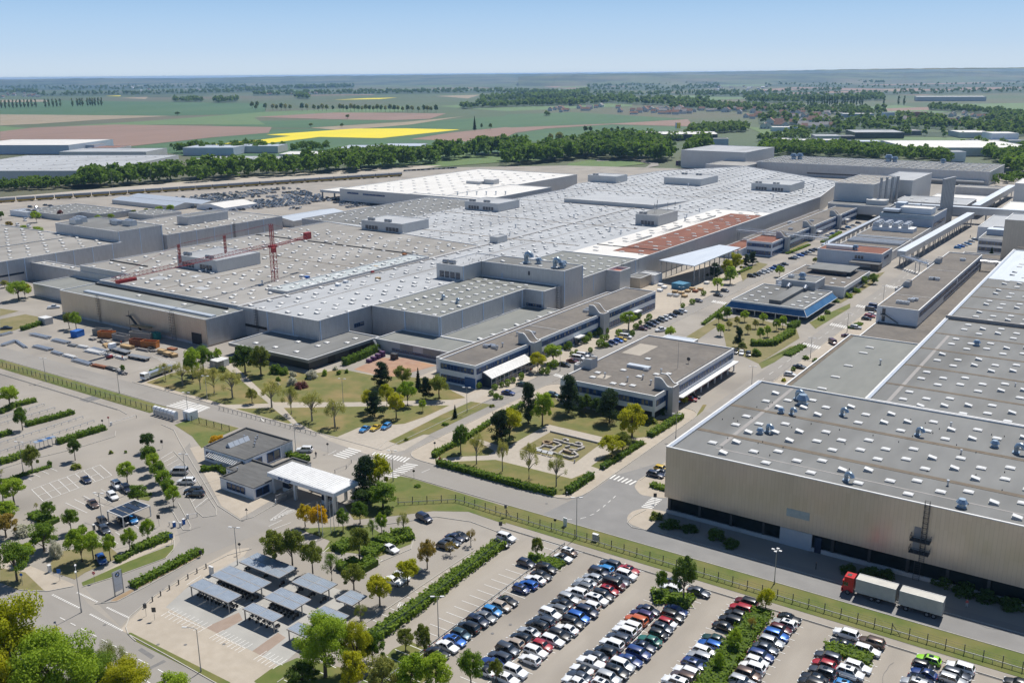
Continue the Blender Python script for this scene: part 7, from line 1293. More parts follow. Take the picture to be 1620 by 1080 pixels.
# ---- compound of new cars, too many to count one by one past the nearest
fm = MB(); rc = random.Random(9)
def small_car(): 
    m = MB(); m.box(-.9,.9,-2.2,2.2,.25,.85,0); i = len(m.v)
    m.v += [(-.85,-1.0,.85),(.85,-1.0,.85),(.85,1.9,.85),(-.85,1.9,.85),(-.68,-.3,1.42),(.68,-.3,1.42),(.68,1.5,1.42),(-.68,1.5,1.42)]
    for f, q in (((0,1,5,4),1),((1,2,6,5),1),((2,3,7,6),1),((3,0,4,7),1),((4,5,6,7),0)): m.f.append(tuple(i+k for k in f)); m.m.append(q)
    return m
smc = small_car(); pal = ['paint_white','car_glass','paint_black','paint_silver','paint_slate','paint_navy']
def addc(x, y, a, k):
    o = MB(); o.add(smc, (x,y,.02), a); o.m = [1 if q == 1 else (0,2,3,4,0,3,4)[k] for q in o.m]; i = len(fm.v); fm.v += o.v; fm.f += [tuple(i+z for z in f) for f in o.f]; fm.m += o.m
bx = [((235,322),(520,298),(560,312),(330,333)), ((520,304),(560,300),(600,322),(560,328))]
nd = 0
for k in range(15):
    a, b = G(*lerp((232,318),(345,336),k/14)), G(*lerp((470,296),(540,318),k/14)); n = int((b-a).length/2.9); d = (b-a).normalized(); an = math.atan2(d.y,d.x)
    for i in range(n):
        if rc.random() < .26 or (i//9+k//2) % 5 == 0: continue
        q = a+d*(i*2.9); addc(q.x, q.y, an+rc.uniform(-.05,.05), rc.randrange(7)); nd += 1
for k in range(4):
    a, b = G(*lerp((520,318),(550,329),k/3)), G(*lerp((575,312),(600,322),k/3)); d = (b-a).normalized(); an = math.atan2(d.y,d.x)
    for i in range(int((b-a).length/2.9)): q = a+d*(i*2.9); addc(q.x,q.y,an,rc.randrange(7)); nd += 1
for x, y in ((460,331),(464,330),(470,331),(475,330)): q = G(x,y); addc(q.x,q.y,.4,rc.randrange(7))
for i in range(40): q = G(640+i*2.1,271-i*.12); addc(q.x,q.y,.5,rc.randrange(7))
tag(fm.build('new_cars', pal), 'hundreds of new cars standing in the compound before the car train', 'cars', kind='stuff')
VN = [(40,348,'white','van'),(28,356,'white','van'),(46,358,'white','van'),(5,365,'navy','saloon'),(2,372,'slate','hatch'),(50,344,'black','hatch'),(14,369,'navy','hatch'),(62,344,'black','suv'),(48,327,'slate','suv'),(58,328,'black','hatch'),(72,324,'black','saloon'),(80,325,'slate','saloon'),(35,362,'black','suv'),(20,366,'silver','hatch'),(232,343,'white','suv'),(240,341,'silver','saloon'),(247,340,'black','saloon'),(10,518,'black','saloon'),(85,485,'white','pickup')]
for i, (x, y, c, t) in enumerate(VN): p = at(x,y); car((p.x,p.y,.02), 1.2+i*.07, t, c, f'{CNAME.get(c,c)} {TW[t]}, {nth(i+1)} of the scattered vehicles around the left halls', 'vehicles around the left halls', False)
# ---------------------------------------------------------------- lorry with trailer
mat('tarpaulin', (.50,.485,.44), (.44,.43,.39), scale=.8, rough=.6, c3=(.36,.35,.33), s3=.5); mat('cab_red', (.50,.016,.02), rough=.3)
f0, f1 = G(1331,938), G(1470,968); yl = (f0.y+f1.y)/2+.3; x0 = f0.x-.2
tr = empty('articulated_lorry', (x0,yl,.01), 'red cab lorry with two pale corrugated box bodies on the shaded road', 'lorry')
def lp(nm, boxes, m, sm=None):
    mb = MB()
    for b in boxes: mb.box(*b)
    return mb.build(nm, m, tr, sm)
X = x0; lp('cab', [(X+.15,X+2.3,yl-1.22,yl+1.22,.75,2.9),(X+.45,X+2.3,yl-1.15,yl+1.15,2.9,3.75),(X+.0,X+.4,yl-1.22,yl+1.22,.45,1.25)], 'cab_red'); lp('windscreen', [(X+.1,X+.17,yl-1.1,yl+1.1,1.75,2.75)], 'car_glass'); lp('side_window', [(X+.4,X+1.3,yl-1.24,yl-1.21,1.85,2.65)], 'car_glass'); lp('roof_hatch', [(X+.8,X+1.6,yl-.5,yl+.5,3.755,3.8)], 'black'); lp('chassis', [(X+.4,X+9.6,yl-.45,yl+.45,.65,1.0),(X+9.6,X+11.2,yl-.1,yl+.1,.6,.75),(X+10.6,X+18.7,yl-.45,yl+.45,.65,1.0),(X+10.8,X+13.5,yl-1.2,yl-1.15,.5,.8)], 'steel_dark')
for a, b in ((X+2.7,X+10.2),(X+10.9,X+18.7)):
    lp('box_body', [(a,b,yl-1.26,yl+1.26,1.05,3.9)], 'tarpaulin'); n = int((b-a)/.42); lp('side_rib', [(a+.1+i*.42,a+.2+i*.42,yl-1.31,yl-1.262,1.1,3.85) for i in range(n)], 'tarpaulin'); lp('top_frame', [(a-.02,b+.02,yl-1.3,yl-1.2,3.9,3.97),(a-.02,b+.02,yl+1.2,yl+1.3,3.9,3.97)], 'coping')
for wx in (X+1.3,X+5.9,X+7.2,X+12.3,X+16.1,X+17.3):
    for s in (-1,1): mb = MB(); mb.tube([(wx,yl+s*.95,.52),(wx,yl+s*1.24,.52)], .52, 16); mb.tube([(wx,yl+s*1.23,.52),(wx,yl+s*1.255,.52)], .28, 10, 1); mb.build('wheel', ['tyre','rim'], tr, 40)
for s in (-1,1): lp('headlight', [(X-.02,X+.05,yl+s*.9-.2,yl+s*.9+.2,.6,.8)], 'lamp_white'); lp('mirror', [(X+.2,X+.3,yl+s*1.45-.12,yl+s*1.45+.12,1.9,2.6)], 'trim_black')
# small trailer between the parked cars
p = G(1342,1073); tl = empty('flat_trailer', (p.x,p.y,0), 'small open box trailer between the white SUV and the blue hatchback', 'trailer')
mb = MB(); mb.box(p.x-1.4,p.x+1.4,p.y-.75,p.y+.75,.5,.58); 
for a in ((-1.4,1.4,-.75,-.71),(-1.4,1.4,.71,.75),(-1.4,-1.36,-.71,.71),(1.36,1.4,-.71,.71)): mb.box(p.x+a[0],p.x+a[1],p.y+a[2],p.y+a[3],.58,.95)
mb.build('box','roof_metal',tl); mb = MB(); mb.bar((p.x+1.4,p.y,.5),(p.x+2.6,p.y,.45),.08); mb.build('drawbar','steel',tl)
for s in (-1,1): mb = MB(); mb.tube([(p.x,p.y+s*.78,.3),(p.x,p.y+s*.95,.3)], .3, 12); mb.build('wheel','tyre',tl)
# ================================================================= street furniture and small things
mat('ruin_stone', (.46,.44,.41), (.36,.33,.30), scale=2, rough=.95); mat('solar', (.020,.026,.04), (.03,.038,.055), scale=.8, rough=.12, spec=.8); mat('shelter_roof', (.30,.35,.41), (.36,.41,.47), scale=1.0, rough=.3, metal=.2); mat('tarp_blue', (.03,.17,.30), (.04,.22,.36), scale=1.5, rough=.5); mat('vest_orange', (.75,.16,.03)); mat('vest_yellow', (.62,.66,.06)); mat('cloth_dark', (.03,.035,.05)); mat('cloth_pale', (.5,.5,.5)); mat('skin', (.50,.32,.24)); mat('sign_red', (.55,.02,.03)); mat('sign_blue', (.02,.12,.42)); mat('mesh_green', (.045,.075,.055)); mat('logo_blue', (.03,.20,.50)); mat('crate_violet', (.13,.05,.12), (.08,.05,.13), scale=1.2); mat('rust', (.22,.09,.05), (.33,.13,.06), scale=1.2); mat('teal_paint', (.02,.20,.17))
# lamps
def lamp(px, py, h, style, rz, label):
    p = G(px, py); r = empty('street_lamp', p, label, 'street lamp'); r.rotation_euler = (0,0,rz)
    if ('lamp',h,style) not in PROTO:
        a = MB(); a.cyl(0,0,0,h,.10,.06,8); a.cyl(0,0,0,.9,.15,.15,8); b = MB()
        if style == 'double':
            a.bar((-.9,0,h),(.9,0,h),.07)
            for s in (-1,1): b.box(s*.9-.38,s*.9+.38,-.16,.16,h-.06,h+.1)
        elif style == 'arm': a.tube([(0,0,h-.1),(-.5,0,h+.25),(-1.9,0,h+.35)], .05, 6); b.box(-2.5,-1.7,-.14,.14,h+.28,h+.42)
        elif style == 'twin':
            for s, k in ((-1,1.5),(1,.7)): a.tube([(0,0,h-.1),(s*k,0,h+.45*abs(k))], .05, 6); b.box(s*k-.35,s*k+.35,-.16,.16,h+.4*k-.02,h+.4*k+.16)
        else:
            for k in range(4): an = k*1.57; a.bar((0,0,h),(.7*math.cos(an),.7*math.sin(an),h+.05),.06); b.box(.75*math.cos(an)-.28,.75*math.cos(an)+.28,.75*math.sin(an)-.2,.75*math.sin(an)+.2,h,h+.14)
        PROTO[('lamp',h,style)] = (a.mesh('pole','steel'), b.mesh('lamp_head','coping'))
    for nm, me in zip(('pole','lamp_head'), PROTO[('lamp',h,style)]): o = bpy.data.objects.new(nm, me); COL.objects.link(o); o.parent = r
for px, py, h, st, rz, lb in ((912,850,9.7,'double',.6,'tall double headed lamp on the verge between crossroads and first double row'),(1225,923,7.5,'quad',0,'four headed lamp on the verge in front of the hall'),(694,1009,8.6,'double',.6,'double headed lamp among the empty stalls'),(376,893,8.7,'double',.4,'tall double headed lamp at the shaded bike shelter'),(318,1062,8.4,'arm',.55,'bent arm street lamp with box on the verge at the bottom'),(129,968,8.7,'twin',-.55,'two armed street lamp on the tip of the traffic island'),(37,747,8.6,'double',.4,'lamp on the thin grass strip by the olive tree'),(163,834,8.6,'double',.4,'double headed lamp between dark parked cars and the carport'),(295,768,8.6,'double',.4,'lamp at the slanted bays beside the lane'),(189,622,8.2,'double',.4,'lamp on the road edge by the scrap heap'),(73,603,8.2,'double',.4,'lamp on the fence verge across from the steel stacks'),(298,660,8,'double',.4,'lamp beside the white cabin at the big zebra crossing'),(328,632,8,'double',.4,'lamp on the plane tree lawn'),(468,714,8,'double',.4,'lamp behind the gatehouse by the white SUV'),(543,637,8,'double',.4,'lamp on the middle path of the lawn'),(739,652,8,'double',.4,'lamp on the grass strip by the glass front'),(622,761,8.4,'double',.4,'lamp on the triangle lawn at the zebra crossings'),(886,587,7.5,'double',.4,'lamp among the round office bushes'),(995,528,7.5,'double',.4,'lamp at the bright office street tree'),(1189,612,7,'double',.4,'lamp on the warehouse yard by the big hall roof edge'),(1069,694,7.5,'double',.4,'lamp standing behind the front roof edge of the big hall'),(1282,566,7.5,'double',.4,'lamp on the street beside the annex roof'),(1340,525,7.5,'double',.4,'lamp beside the row of five cars'),(1397,478,7.5,'double',.4,'lamp on the street by the canteen wing'),(1129,446,7.5,'double',.4,'lamp on the office street by the canopy trees'),(1460,405,7.5,'double',.4,'lamp on the far street below the conveyor bridge'),(1244,398,7,'double',.4,'lamp at the short red roofed office'),(1077,480,7.5,'double',.4,'lamp at the forecourt beyond the long office'),(178,297,14,'double',.4,'high mast lamp at the railway siding, near the frame edge'),(240,292,14,'double',.4,'second high mast lamp along the railway siding'),(345,318,14,'double',.4,'high mast lamp inside the new car compound'),(470,320,14,'double',.4,'high mast lamp at the compound edge by the white hall'),(582,322,14,'double',.4,'high mast lamp before the white hall front'),(624,324,14,'double',.4,'second high mast lamp before the white hall front')):
    lamp(px, py, h, st, rz, lb)
# bollards, signs
bm_ = MB(); bm_.cyl(0,0,0,.95,.13,.13,8); bm_.cyl(0,0,.95,1.05,.15,.15,8); BOL = bm_.mesh('bollard','steel_dark')
for i, (x, y) in enumerate(((230,961),(241.5,951),(254.4,942),(268.3,932.5),(282.8,924),(297.6,915),(311.9,906),(326.3,898.5))): o = bpy.data.objects.new('bollard', BOL); COL.objects.link(o); o.location = G(x,y); tag(o, f'{nth(i+1)} dark bollard along the entrance kerb, counted from the traffic island', 'bollard', 'bollards along the entrance kerb')
def sign(px, py, h, kind, m, label, rz=.6):
    p = G(px,py); r = empty('road_sign', p, label, 'sign'); r.rotation_euler = (0,0,rz); mb = MB(); mb.cyl(0,0,0,h,.04,n=6); o = mb.build('post','steel'); o.parent = r; o.location = (0,0,0)
    mb = MB(); 
    if kind == 'round': mb.tube([(0,-.06,h),(0,-.02,h)], .33, 14)
    elif kind == 'tri': mb.poly([(-.4,-.05,h-.3),(.4,-.05,h-.3),(0,-.05,h+.4)]); mb.poly([(-.4,-.03,h-.3),(0,-.03,h+.4),(.4,-.03,h-.3)])
    elif kind == 'box': mb.box(-.3,.3,-.3,.0,h-.5,h+.35)
    else: mb.box(-.4,.4,-.06,-.02,h-.5,h+.5)
    o = mb.build('sign_plate', m); o.parent = r; o.location = (0,0,0) if False else o.location
    if m == 'sign_red' and kind == 'round': mb = MB(); mb.box(-.24,.24,-.075,-.062,h-.06,h+.06); q = mb.build('white_bar','coping'); q.parent = r
for a in ((231.5,974,2.4,'box','steel_dark','dark sign box on a post at the kerb curve beside the first bollard'),(245,980,2.2,'plate','steel_dark','dark sign plate behind the first bollard'),(380,876,2.4,'round','steel_dark','round sign seen from behind near the tall shelter lamp'),(318,880,1.2,'box','black','keep left post on the median tip'),(36,925,2.4,'round','sign_blue','blue round sign on the dry grass corner by the tree'),(95,918,2.2,'plate','sign_blue','blue cycle path sign on the pale pavement'),(150,921,2.2,'round','sign_red','red and blue round sign on the grass verge by the big sign'),(696,736,2.0,'round','sign_red','red no entry sign at the ruins garden hedge corner'),(655,757,2.2,'round','black','dark round sign on the triangle lawn'),(878,836,2.2,'round','black','dark round sign on the verge below the crossroads'),(688,712,2.2,'round','steel_dark','round sign at the office street corner of the ruins garden'),(519,716,2.6,'round','steel_dark','dark sign post at the gatehouse lane'),(391,820,2.4,'tri','steel_dark','triangular sign on the forecourt paving'),(252,832,2.4,'plate','black','black sign between the carport and the exit lane'),(257,709,2.2,'box','black','black traffic signal at the car park head'),(800,816,2.6,'box','steel_dark','tall thin signal on the fence verge'),(272,860,2,'plate','sign_blue','blue sign at the end of the verge hedge'),(1036,796,2.2,'plate','steel_dark','dark sign at the hall corner pavement'),(792,838,1.6,'plate','steel_dark','small sign at the wire fence end')): sign(*a)
p = G(163,676); 
for dx, c in ((0,'steel_dark'),(1.2,'sign_red')): sign(163+dx*8,676-dx*4,2.2,'round',c,('round dark sign' if dx == 0 else 'red round sign')+' at the boom barrier of the upper parking rows')
def cabinet(px, py, w, d, h, m, label, name='cabinet', rz=0):
    p = G(px,py); r = empty(name, p, label, name.replace('_',' ')); mb = MB(); mb.box(p.x-w/2,p.x+w/2,p.y-d/2,p.y+d/2,.08,h); mb.build('body', m, r); mb = MB(); mb.box(p.x-w/2-.06,p.x+w/2+.06,p.y-d/2-.06,p.y+d/2+.06,h+.002,h+.1); mb.build('lid','coping',r); mb = MB(); mb.box(p.x-w/2-.03,p.x+w/2+.03,p.y-d/2-.03,p.y+d/2+.03,0,.08); mb.build('plinth','concrete_wall',r)
    if h > 2: mb = MB(); mb.box(p.x-.45,p.x+.45,p.y-d/2-.04,p.y-d/2+.02,.1,2.05); mb.build('door','steel',r)
    r.rotation_euler = (0,0,rz); return r
cabinet(942,855,1.3,.6,1.6,'concrete_wall','pale grey switch cabinet on the verge by the fence'); cabinet(302,662,3.2,3,2.6,'white_wall','white site cabin beside the big zebra crossing','cabin'); cabinet(79,904,.7,.5,1.5,'coping','little white cabinet on the corner pavement'); cabinet(276,860-27,.6,.5,1.2,'sign_blue','blue ticket column on the lane island','ticket_column'); cabinet(291,829,.5,.5,1.3,'sign_blue','ticket column on the outer lane island','ticket_column'); cabinet(149,838,.5,.4,1.3,'steel','charging post beside the round bush','charging_post'); cabinet(335,909,1.2,.3,1.9,'coping','white notice board at the bike shelters','notice_board'); cabinet(73,512,5,3.5,2.8,'concrete_wall','grey substation hut behind the dark hedge','substation'); cabinet(894,832,.9,.15,2.0,'coping','white notice panel on the verge near the tall lamp','notice_stand')
# ---------------------------------------------------------------- brand sign
ts = empty('totem_sign', (-163.1,97.65,0), 'tall white sign with round blue and white emblem on the median tip', 'sign')
part(ts, 'panel', [(-163.22,-163.0,96.75,98.55,.85,2.2),(-163.22,-163.0,96.75,98.55,2.24,3.6),(-163.22,-163.0,96.75,98.55,3.64,5.1)], 'white_wall'); part(ts, 'frame', [(-163.26,-162.96,96.63,96.74,0,5.15),(-163.26,-162.96,98.56,98.67,0,5.15),(-163.24,-162.98,96.75,98.55,5.11,5.18),(-163.2,-163.02,96.75,98.55,2.2,2.24),(-163.2,-163.02,96.75,98.55,3.6,3.64)], 'steel')
def disc(x, yc, zc, r0, r1, a0, a1, m, nm):
    mb = MB(); n = 16
    for i in range(n):
        A, B = a0+(a1-a0)*i/n, a0+(a1-a0)*(i+1)/n; q = lambda r, a: (x, yc+r*math.cos(a), zc+r*math.sin(a)); mb.poly([q(r0,A),q(r1,A),q(r1,B),q(r0,B)] if r0 > 0 else [(x,yc,zc),q(r1,A),q(r1,B)])
    return mb.build(nm, m, ts)
disc(-162.985,97.65,4.4,.33,.52,0,2*math.pi,'black','emblem_ring')
for k in range(4): disc(-162.98,97.65,4.4,0,.33,k*math.pi/2,(k+1)*math.pi/2,'logo_blue' if k % 2 else 'coping','emblem_quarter')
for ch, a in (('B',2.25),('M',1.57),('W',.9)):
    yc, zc = 97.65+.425*math.cos(a), 4.4+.425*math.sin(a); mb = MB(); F_ = {'B':[(0,0,0,6),(0,6,3,6),(0,3,3,3),(0,0,3,0),(3,0,3,6)],'M':[(0,0,0,6),(0,6,2,3),(2,3,4,6),(4,0,4,6)],'W':[(0,6,1,0),(1,0,2,4),(2,4,3,0),(3,0,4,6)]}[ch]; u = .02
    for x1, z1, x2, z2 in F_: mb.bar((-162.975,yc-.04+x1*u,zc-.06+z1*u),(-162.975,yc-.04+x2*u,zc-.06+z2*u),.018,.01)
    mb.build('emblem_letter','coping',ts)
# ---------------------------------------------------------------- fences
def fence(name, label, pts, h, step, post='steel_dark', rails=((1.0,.09),), wires=5, stub=False, foot=None, wm='steel'):
    r = empty(name, (*pts[0][:2],0), label, 'fence'); mb = MB(); P = [Vector((p[0],p[1],0)) for p in pts]; mw_ = MB(); k = 0; rest = MB()
    for a, b in zip(P, P[1:]):
        d = b-a; L = d.length; n = max(1,int(L/step))
        for i in range(n+(1 if b == P[-1] else 0)):
            q = a+d*(i/n); m = MB(); m.box(q.x-.07,q.x+.07,q.y-.07,q.y+.07,0,h)
            if k % 14 == 9: m.bar((q.x,q.y,h*.85),(q.x+1.3*d.x/L,q.y+1.3*d.y/L,.05),.09)
            if k < 100: m.build('post', post, r)
            else: rest.add(m)
            k += 1
            if stub and i < n: q2 = a+d*((i+.5)/n); mb.box(q2.x-.05,q2.x+.05,q2.y-.45,q2.y-.35,0,.8)
        for z, w in rails: o = Vector((0,-.4 if stub else 0,z)); mb.bar(a+o, b+o, w, w*2.2)
        for i in range(wires): z = h*(i+.6)/wires; mw_.bar(a+Vector((0,0,z)), b+Vector((0,0,z)), .025)
    if mb.v: mb.build('rail', wm, r)
    if mw_.v: mw_.build('wire', post, r)
    if rest.v: tag(rest.build('post', post, r), kind='stuff')
gq = lambda x, y: tuple(G(x,y)[:2])
fence('post_and_wire_fence','long dark post fence with grey guard rail between parking rows and hall road',[gq(630,798),gq(721,793),gq(735,796),(-118,169.2),(40,168.6)],1.9,3.05,rails=((.75,.07),),wires=4,stub=True)
fence('post_and_wire_fence','dark post fence on the verge across from the steel stacks',[(-420,170),(-251.5,169.2)],1.9,2.7,rails=((1.75,.04),),wires=6); fence('post_and_wire_fence','short dark post fence beside the gatehouse lawn',[gq(303.7,667),gq(363,682)],1.9,2.7,rails=((1.75,.04),),wires=6)
fence('wire_mesh_fence','green grey mesh fence beside the planted strip of the empty stalls',[gq(596,1012),gq(640,982),gq(705,935),gq(760,892),gq(800,858)],1.7,2.5,'mesh_green',rails=((1.65,.05),),wires=14,wm='mesh_green')
fence('guard_rail','long steel guard rail splitting the empty stalls from the first parked row',[(-99.3,92),(-99.3,152)],.75,2.5,'steel',rails=((.6,.1),),wires=0); fence('guard_rail','short steel guard rail piece near the white convertible',[(-99.3,158.5),(-99.3,164.5)],.75,2,'steel',rails=((.6,.1),),wires=0)
for a, b, lb in (((0,663.7),(70,641.5),'first low white rail of the upper parking rows, farthest up'),((0,673),(87,647.5),'second low white rail of the upper parking rows'),((0,703.5),(131.5,661.5),'third low white rail, just above the clipped hedge'),((0,717.4),(149,667.8),'fourth low white rail, nearest the ticket stop shelter')): fence('parking_rail', lb, [gq(*a),gq(*b)], .8, 2.2, 'coping', rails=((.75,.07),), wires=0, wm='coping')
fence('pedestrian_railing','thin kerbside railing along the plane tree lawn',[gq(347,648),gq(420,667),gq(500,689)],1.0,2.0,'steel',rails=((.95,.03),),wires=1); fence('pedestrian_railing','curved kerbside railing beside the gatehouse turning lane',[gq(530,748),gq(548,741),gq(556,732)],1.0,2.0,'steel',rails=((.95,.03),),wires=1)
def boom(a, b, lb):
    A, B = G(*a), G(*b); r = empty('boom_barrier', A, lb, 'barrier'); mb = MB(); mb.box(A.x-.22,A.x+.22,A.y-.22,A.y+.22,0,1.1); mb.build('housing','coping',r); mb = MB(); mb.bar(A+Vector((0,0,.95)),B+Vector((0,0,.95)),.09); mb.build('arm','coping',r); mb = MB(); mb.box(B.x-.06,B.x+.06,B.y-.06,B.y+.06,0,.9); mb.build('rest_post','steel',r)
boom((176,673),(216,661),'long white boom barrier across the upper parking lane'); boom((286,833),(268,831),'boom barrier of the car park exit lane'); boom((297,820),(312,817),'boom barrier of the car park entry lane'); boom((437,796),(455,788),'white boom barrier at the canopy lane')
# ---------------------------------------------------------------- bike shelters, motorbikes, carport, turnstiles
def shelter(x0, x1, y0, y1, nx, ny, label, z=2.45):
    r = empty('bike_shelter', ((x0+x1)/2,(y0+y1)/2,0), label, 'bike shelter')
    for i in range(nx):
        for j in range(ny):
            a, b, c, d = x0+(x1-x0)*i/nx+.1, x0+(x1-x0)*(i+1)/nx-.1, y0+(y1-y0)*j/ny+.1, y0+(y1-y0)*(j+1)/ny-.1; mb = MB(); n = 8
            mb.box(a,b,c,d,z+.02,z+.07)
            for k in range(n): mb.box(a+(b-a)*k/n, a+(b-a)*(k+.5)/n, c, d, z+.07, z+.11)
            mb.build('roof_panel','shelter_roof',r)
    mb = MB(); 
    for y in [y0+(y1-y0)*j/ny for j in range(ny+1)]: mb.bar((x0,y,z),(x1,y,z),.16,.22)
    for x in [x0+(x1-x0)*i/nx for i in range(nx+1)]: mb.bar((x,y0,z-.01),(x,y1,z-.01),.14,.2)
    mb.build('frame','lead_strip',r)
    for x in ([x0+.2,x1-.2] if nx < 3 else [x0+.2,(x0+x1)/2,x1-.2]):
        for y in ((y0+.25,) if ny == 1 else ((y0+y1)/2,)): mb = MB(); mb.box(x-.09,x+.09,y-.09,y+.09,0,z-.1); mb.build('post','steel',r)
    mb = MB(); 
    for k in range(int((x1-x0)/.9)): mb.tube([(x0+.5+k*.9,(y0+y1)/2-.4,0),(x0+.5+k*.9,(y0+y1)/2-.4,.7),(x0+.5+k*.9,(y0+y1)/2+.4,.7),(x0+.5+k*.9,(y0+y1)/2+.4,0)], .025, 5)
    mb.build('bike_rack','galv',r)
SHL = [(-150.3,-138.7,104.9,108.2,3,1,'three panel bike shelter nearest the white painted bike bays'),(-150,-137.6,110,114.8,3,2,'six panel bike shelter in the middle of the left column'),(-149.6,-137.6,116.9,121.8,3,2,'tree shaded six panel bike shelter beside the tall lamp'),(-134.6,-126.3,105,107.6,2,1,'two panel bike shelter in front of the four panel one'),(-134.4,-126.2,110,114.6,2,2,'four panel bike shelter in the middle of the group'),(-134.3,-126.1,117.2,121.7,2,2,'tree shaded four panel bike shelter under grey green trees'),(-122.3,-118,117.3,121.5,1,2,'small shaded bike shelter at the wire mesh fence'),(-122.4,-116,110,114.4,2,2,'bike shelter half covered by the large bright tree'),(-122.4,-115,104.8,107.6,2,1,'bike shelter almost hidden under the large bright tree')]
for s in SHL: shelter(*s)
mt_ = MB(); mt_.tube([(0,-.55,.75),(0,-.1,.85),(0,.45,.78),(0,.75,.85)], [.1,.2,.17,.06], 8); mt_.box(-.13,.13,-.25,.2,.3,.72); MBODY = mt_.mesh('frame','trim_black', smooth=50); w_ = MB(); w_.tube([(-.06,0,0),(.06,0,0)], .31, 14); MW = w_.mesh('wheel','tyre', smooth=40); h_ = MB(); h_.bar((-.38,-.5,1.02),(.38,-.5,1.02),.04); h_.bar((0,-.5,1.0),(0,-.72,.35),.07); MH = h_.mesh('handlebar','steel')
k = 0
for s, n in ((0,10),(1,9),(3,5),(4,7),(2,3),(5,3)):
    x0, x1, y0, y1 = SHL[s][:4]
    for i in range(n):
        k += 1; x = x0+.8+i*(x1-x0-1.6)/max(1,n-1); y = y0+(y1-y0)*(.25 if s in (1,2,4,5) else .55); r = empty('motorbike', (x+random.uniform(-.2,.2),y,.014), f'{nth(i+1)} motorbike from the street end under the {("three panel","middle six panel","tree shaded six panel","two panel","middle four panel","tree shaded four panel")[s]} bike shelter', 'motorbike', 'motorbikes under the shelters'); r.rotation_euler = (0,random.uniform(-.1,.1),random.uniform(-.25,.25))
        for nm, me, l in (('frame',MBODY,(0,0,0)),('wheel',MW,(0,-.72,.31)),('wheel',MW,(0,.68,.31)),('handlebar',MH,(0,0,0))): o = bpy.data.objects.new(nm, me); COL.objects.link(o); o.parent = r; o.location = l
cp = empty('carport', (-191.5,119.7,0), 'white framed carport with dark solar panels over two parked cars', 'carport')
for i in range(4): part(cp, 'solar_panel', [(-194.1,-188.8,116.35+i*1.78,117.8+i*1.78,2.66,2.72)], 'solar')
mb = MB()
for y in (116.1,123.3): mb.bar((-194.4,y,2.6),(-188.5,y,2.6),.18,.22)
for x in (-194.4,-188.5): mb.bar((x,116,2.6),(x,123.4,2.6),.18,.22)
mb.build('frame','coping',cp)
for x in (-194.4,-188.5):
    for y in (116.1,123.3): part(cp, 'post', [(x-.11,x+.11,y-.11,y+.11,0,2.5)], 'coping')
A0_, A1_ = G(248,655), G(277,663.5)
for i in range(6):
    q = A0_.lerp(A1_, i/5); r = empty('turnstile_shelter', q, f'{nth(i+1)} of the six white turnstile shelters by the big zebra crossing, counted from the fence', 'turnstile shelter', 'white turnstile shelters')
    for s in (-1,1): part(r, 'side_panel', [(q.x+s*.6-.05,q.x+s*.6+.05,q.y-.7,q.y+.7,0,2.2)], 'coping')
    mb = MB(); mb.tube([(q.x-.72,q.y,1.95),(q.x+.72,q.y,1.95)], .78, 14); mb.build('roof','white_wall',r,40); mb = MB(); mb.cyl(q.x,q.y,0,1.9,.06,n=6)
    for z in (.5,.8,1.1,1.4): mb.bar((q.x-.5,q.y,z),(q.x+.5,q.y,z),.04)
    mb.build('turnstile','steel',r)
sh = empty('ticket_shelter', G(75,709), 'blue roofed glass shelter between two clipped hedges of the upper parking rows', 'shelter'); P0, P1 = G(57,713), G(90,702.5); dd = (P1-P0)
for i in range(6): q = P0+dd*(i/5); part(sh, 'post', [(q.x-.06,q.x+.06,q.y-.06,q.y+.06,0,2.3)], 'steel')
for i in range(5): a, b = P0+dd*(i/5+.01), P0+dd*((i+1)/5-.01); n = Vector((-dd.y,dd.x,0)).normalized(); mb = MB(); mb.obox((a+b)/2+n*.5+Vector((0,0,2.35)), (b-a)/2, n*.9, (0,0,.04)); mb.build('roof_panel','frame_blue' if i % 2 else 'shelter_roof',sh)
# ---------------------------------------------------------------- ruins
ru = empty('ruin', (-130,214,0), 'low stone wall remains of a roman looking building in the dry garden square', 'ruin'); zr = lambda x, y: (830+x/8.96, 670+y/8.96)
def rwall(pts, h=.55, w=.55, m='ruin_stone'):
    P = [G(*zr(*p)) for p in pts]; mb = MB()
    for a, b in zip(P, P[1:]):
        n = max(1,int((b-a).length/.8))
        for i in range(n): p, q = a.lerp(b,i/n), a.lerp(b,(i+1)/n); hh = h*random.uniform(.75,1.2); mb.bar((p.x,p.y,.05+hh/2),(q.x,q.y,.05+hh/2), w*random.uniform(.9,1.1), hh)
    return mb.build('stone_wall', m, ru)
for w in ([(160,375),(275,325)],[(160,375),(330,420),(440,362)],[(265,318),(430,352),(520,312)],[(410,240),(845,345)],[(845,345),(690,412)],[(690,412),(760,465),(655,505)],[(655,505),(355,405)],[(490,432),(550,388)],[(545,382),(690,440)],[(520,312),(400,262)],[(575,352),(640,338)],[(630,372),(740,400)],[(540,235),(575,228),(615,240),(612,262)],[(720,295),(770,285),(815,300),(808,325)]): rwall(w)
rwall([(255,290),(275,268),(320,262),(370,275),(385,300),(340,318),(280,312),(255,290)], .7, .5, 'soil'); rwall([(545,390),(600,415),(660,435)], .8, .6, 'soil')
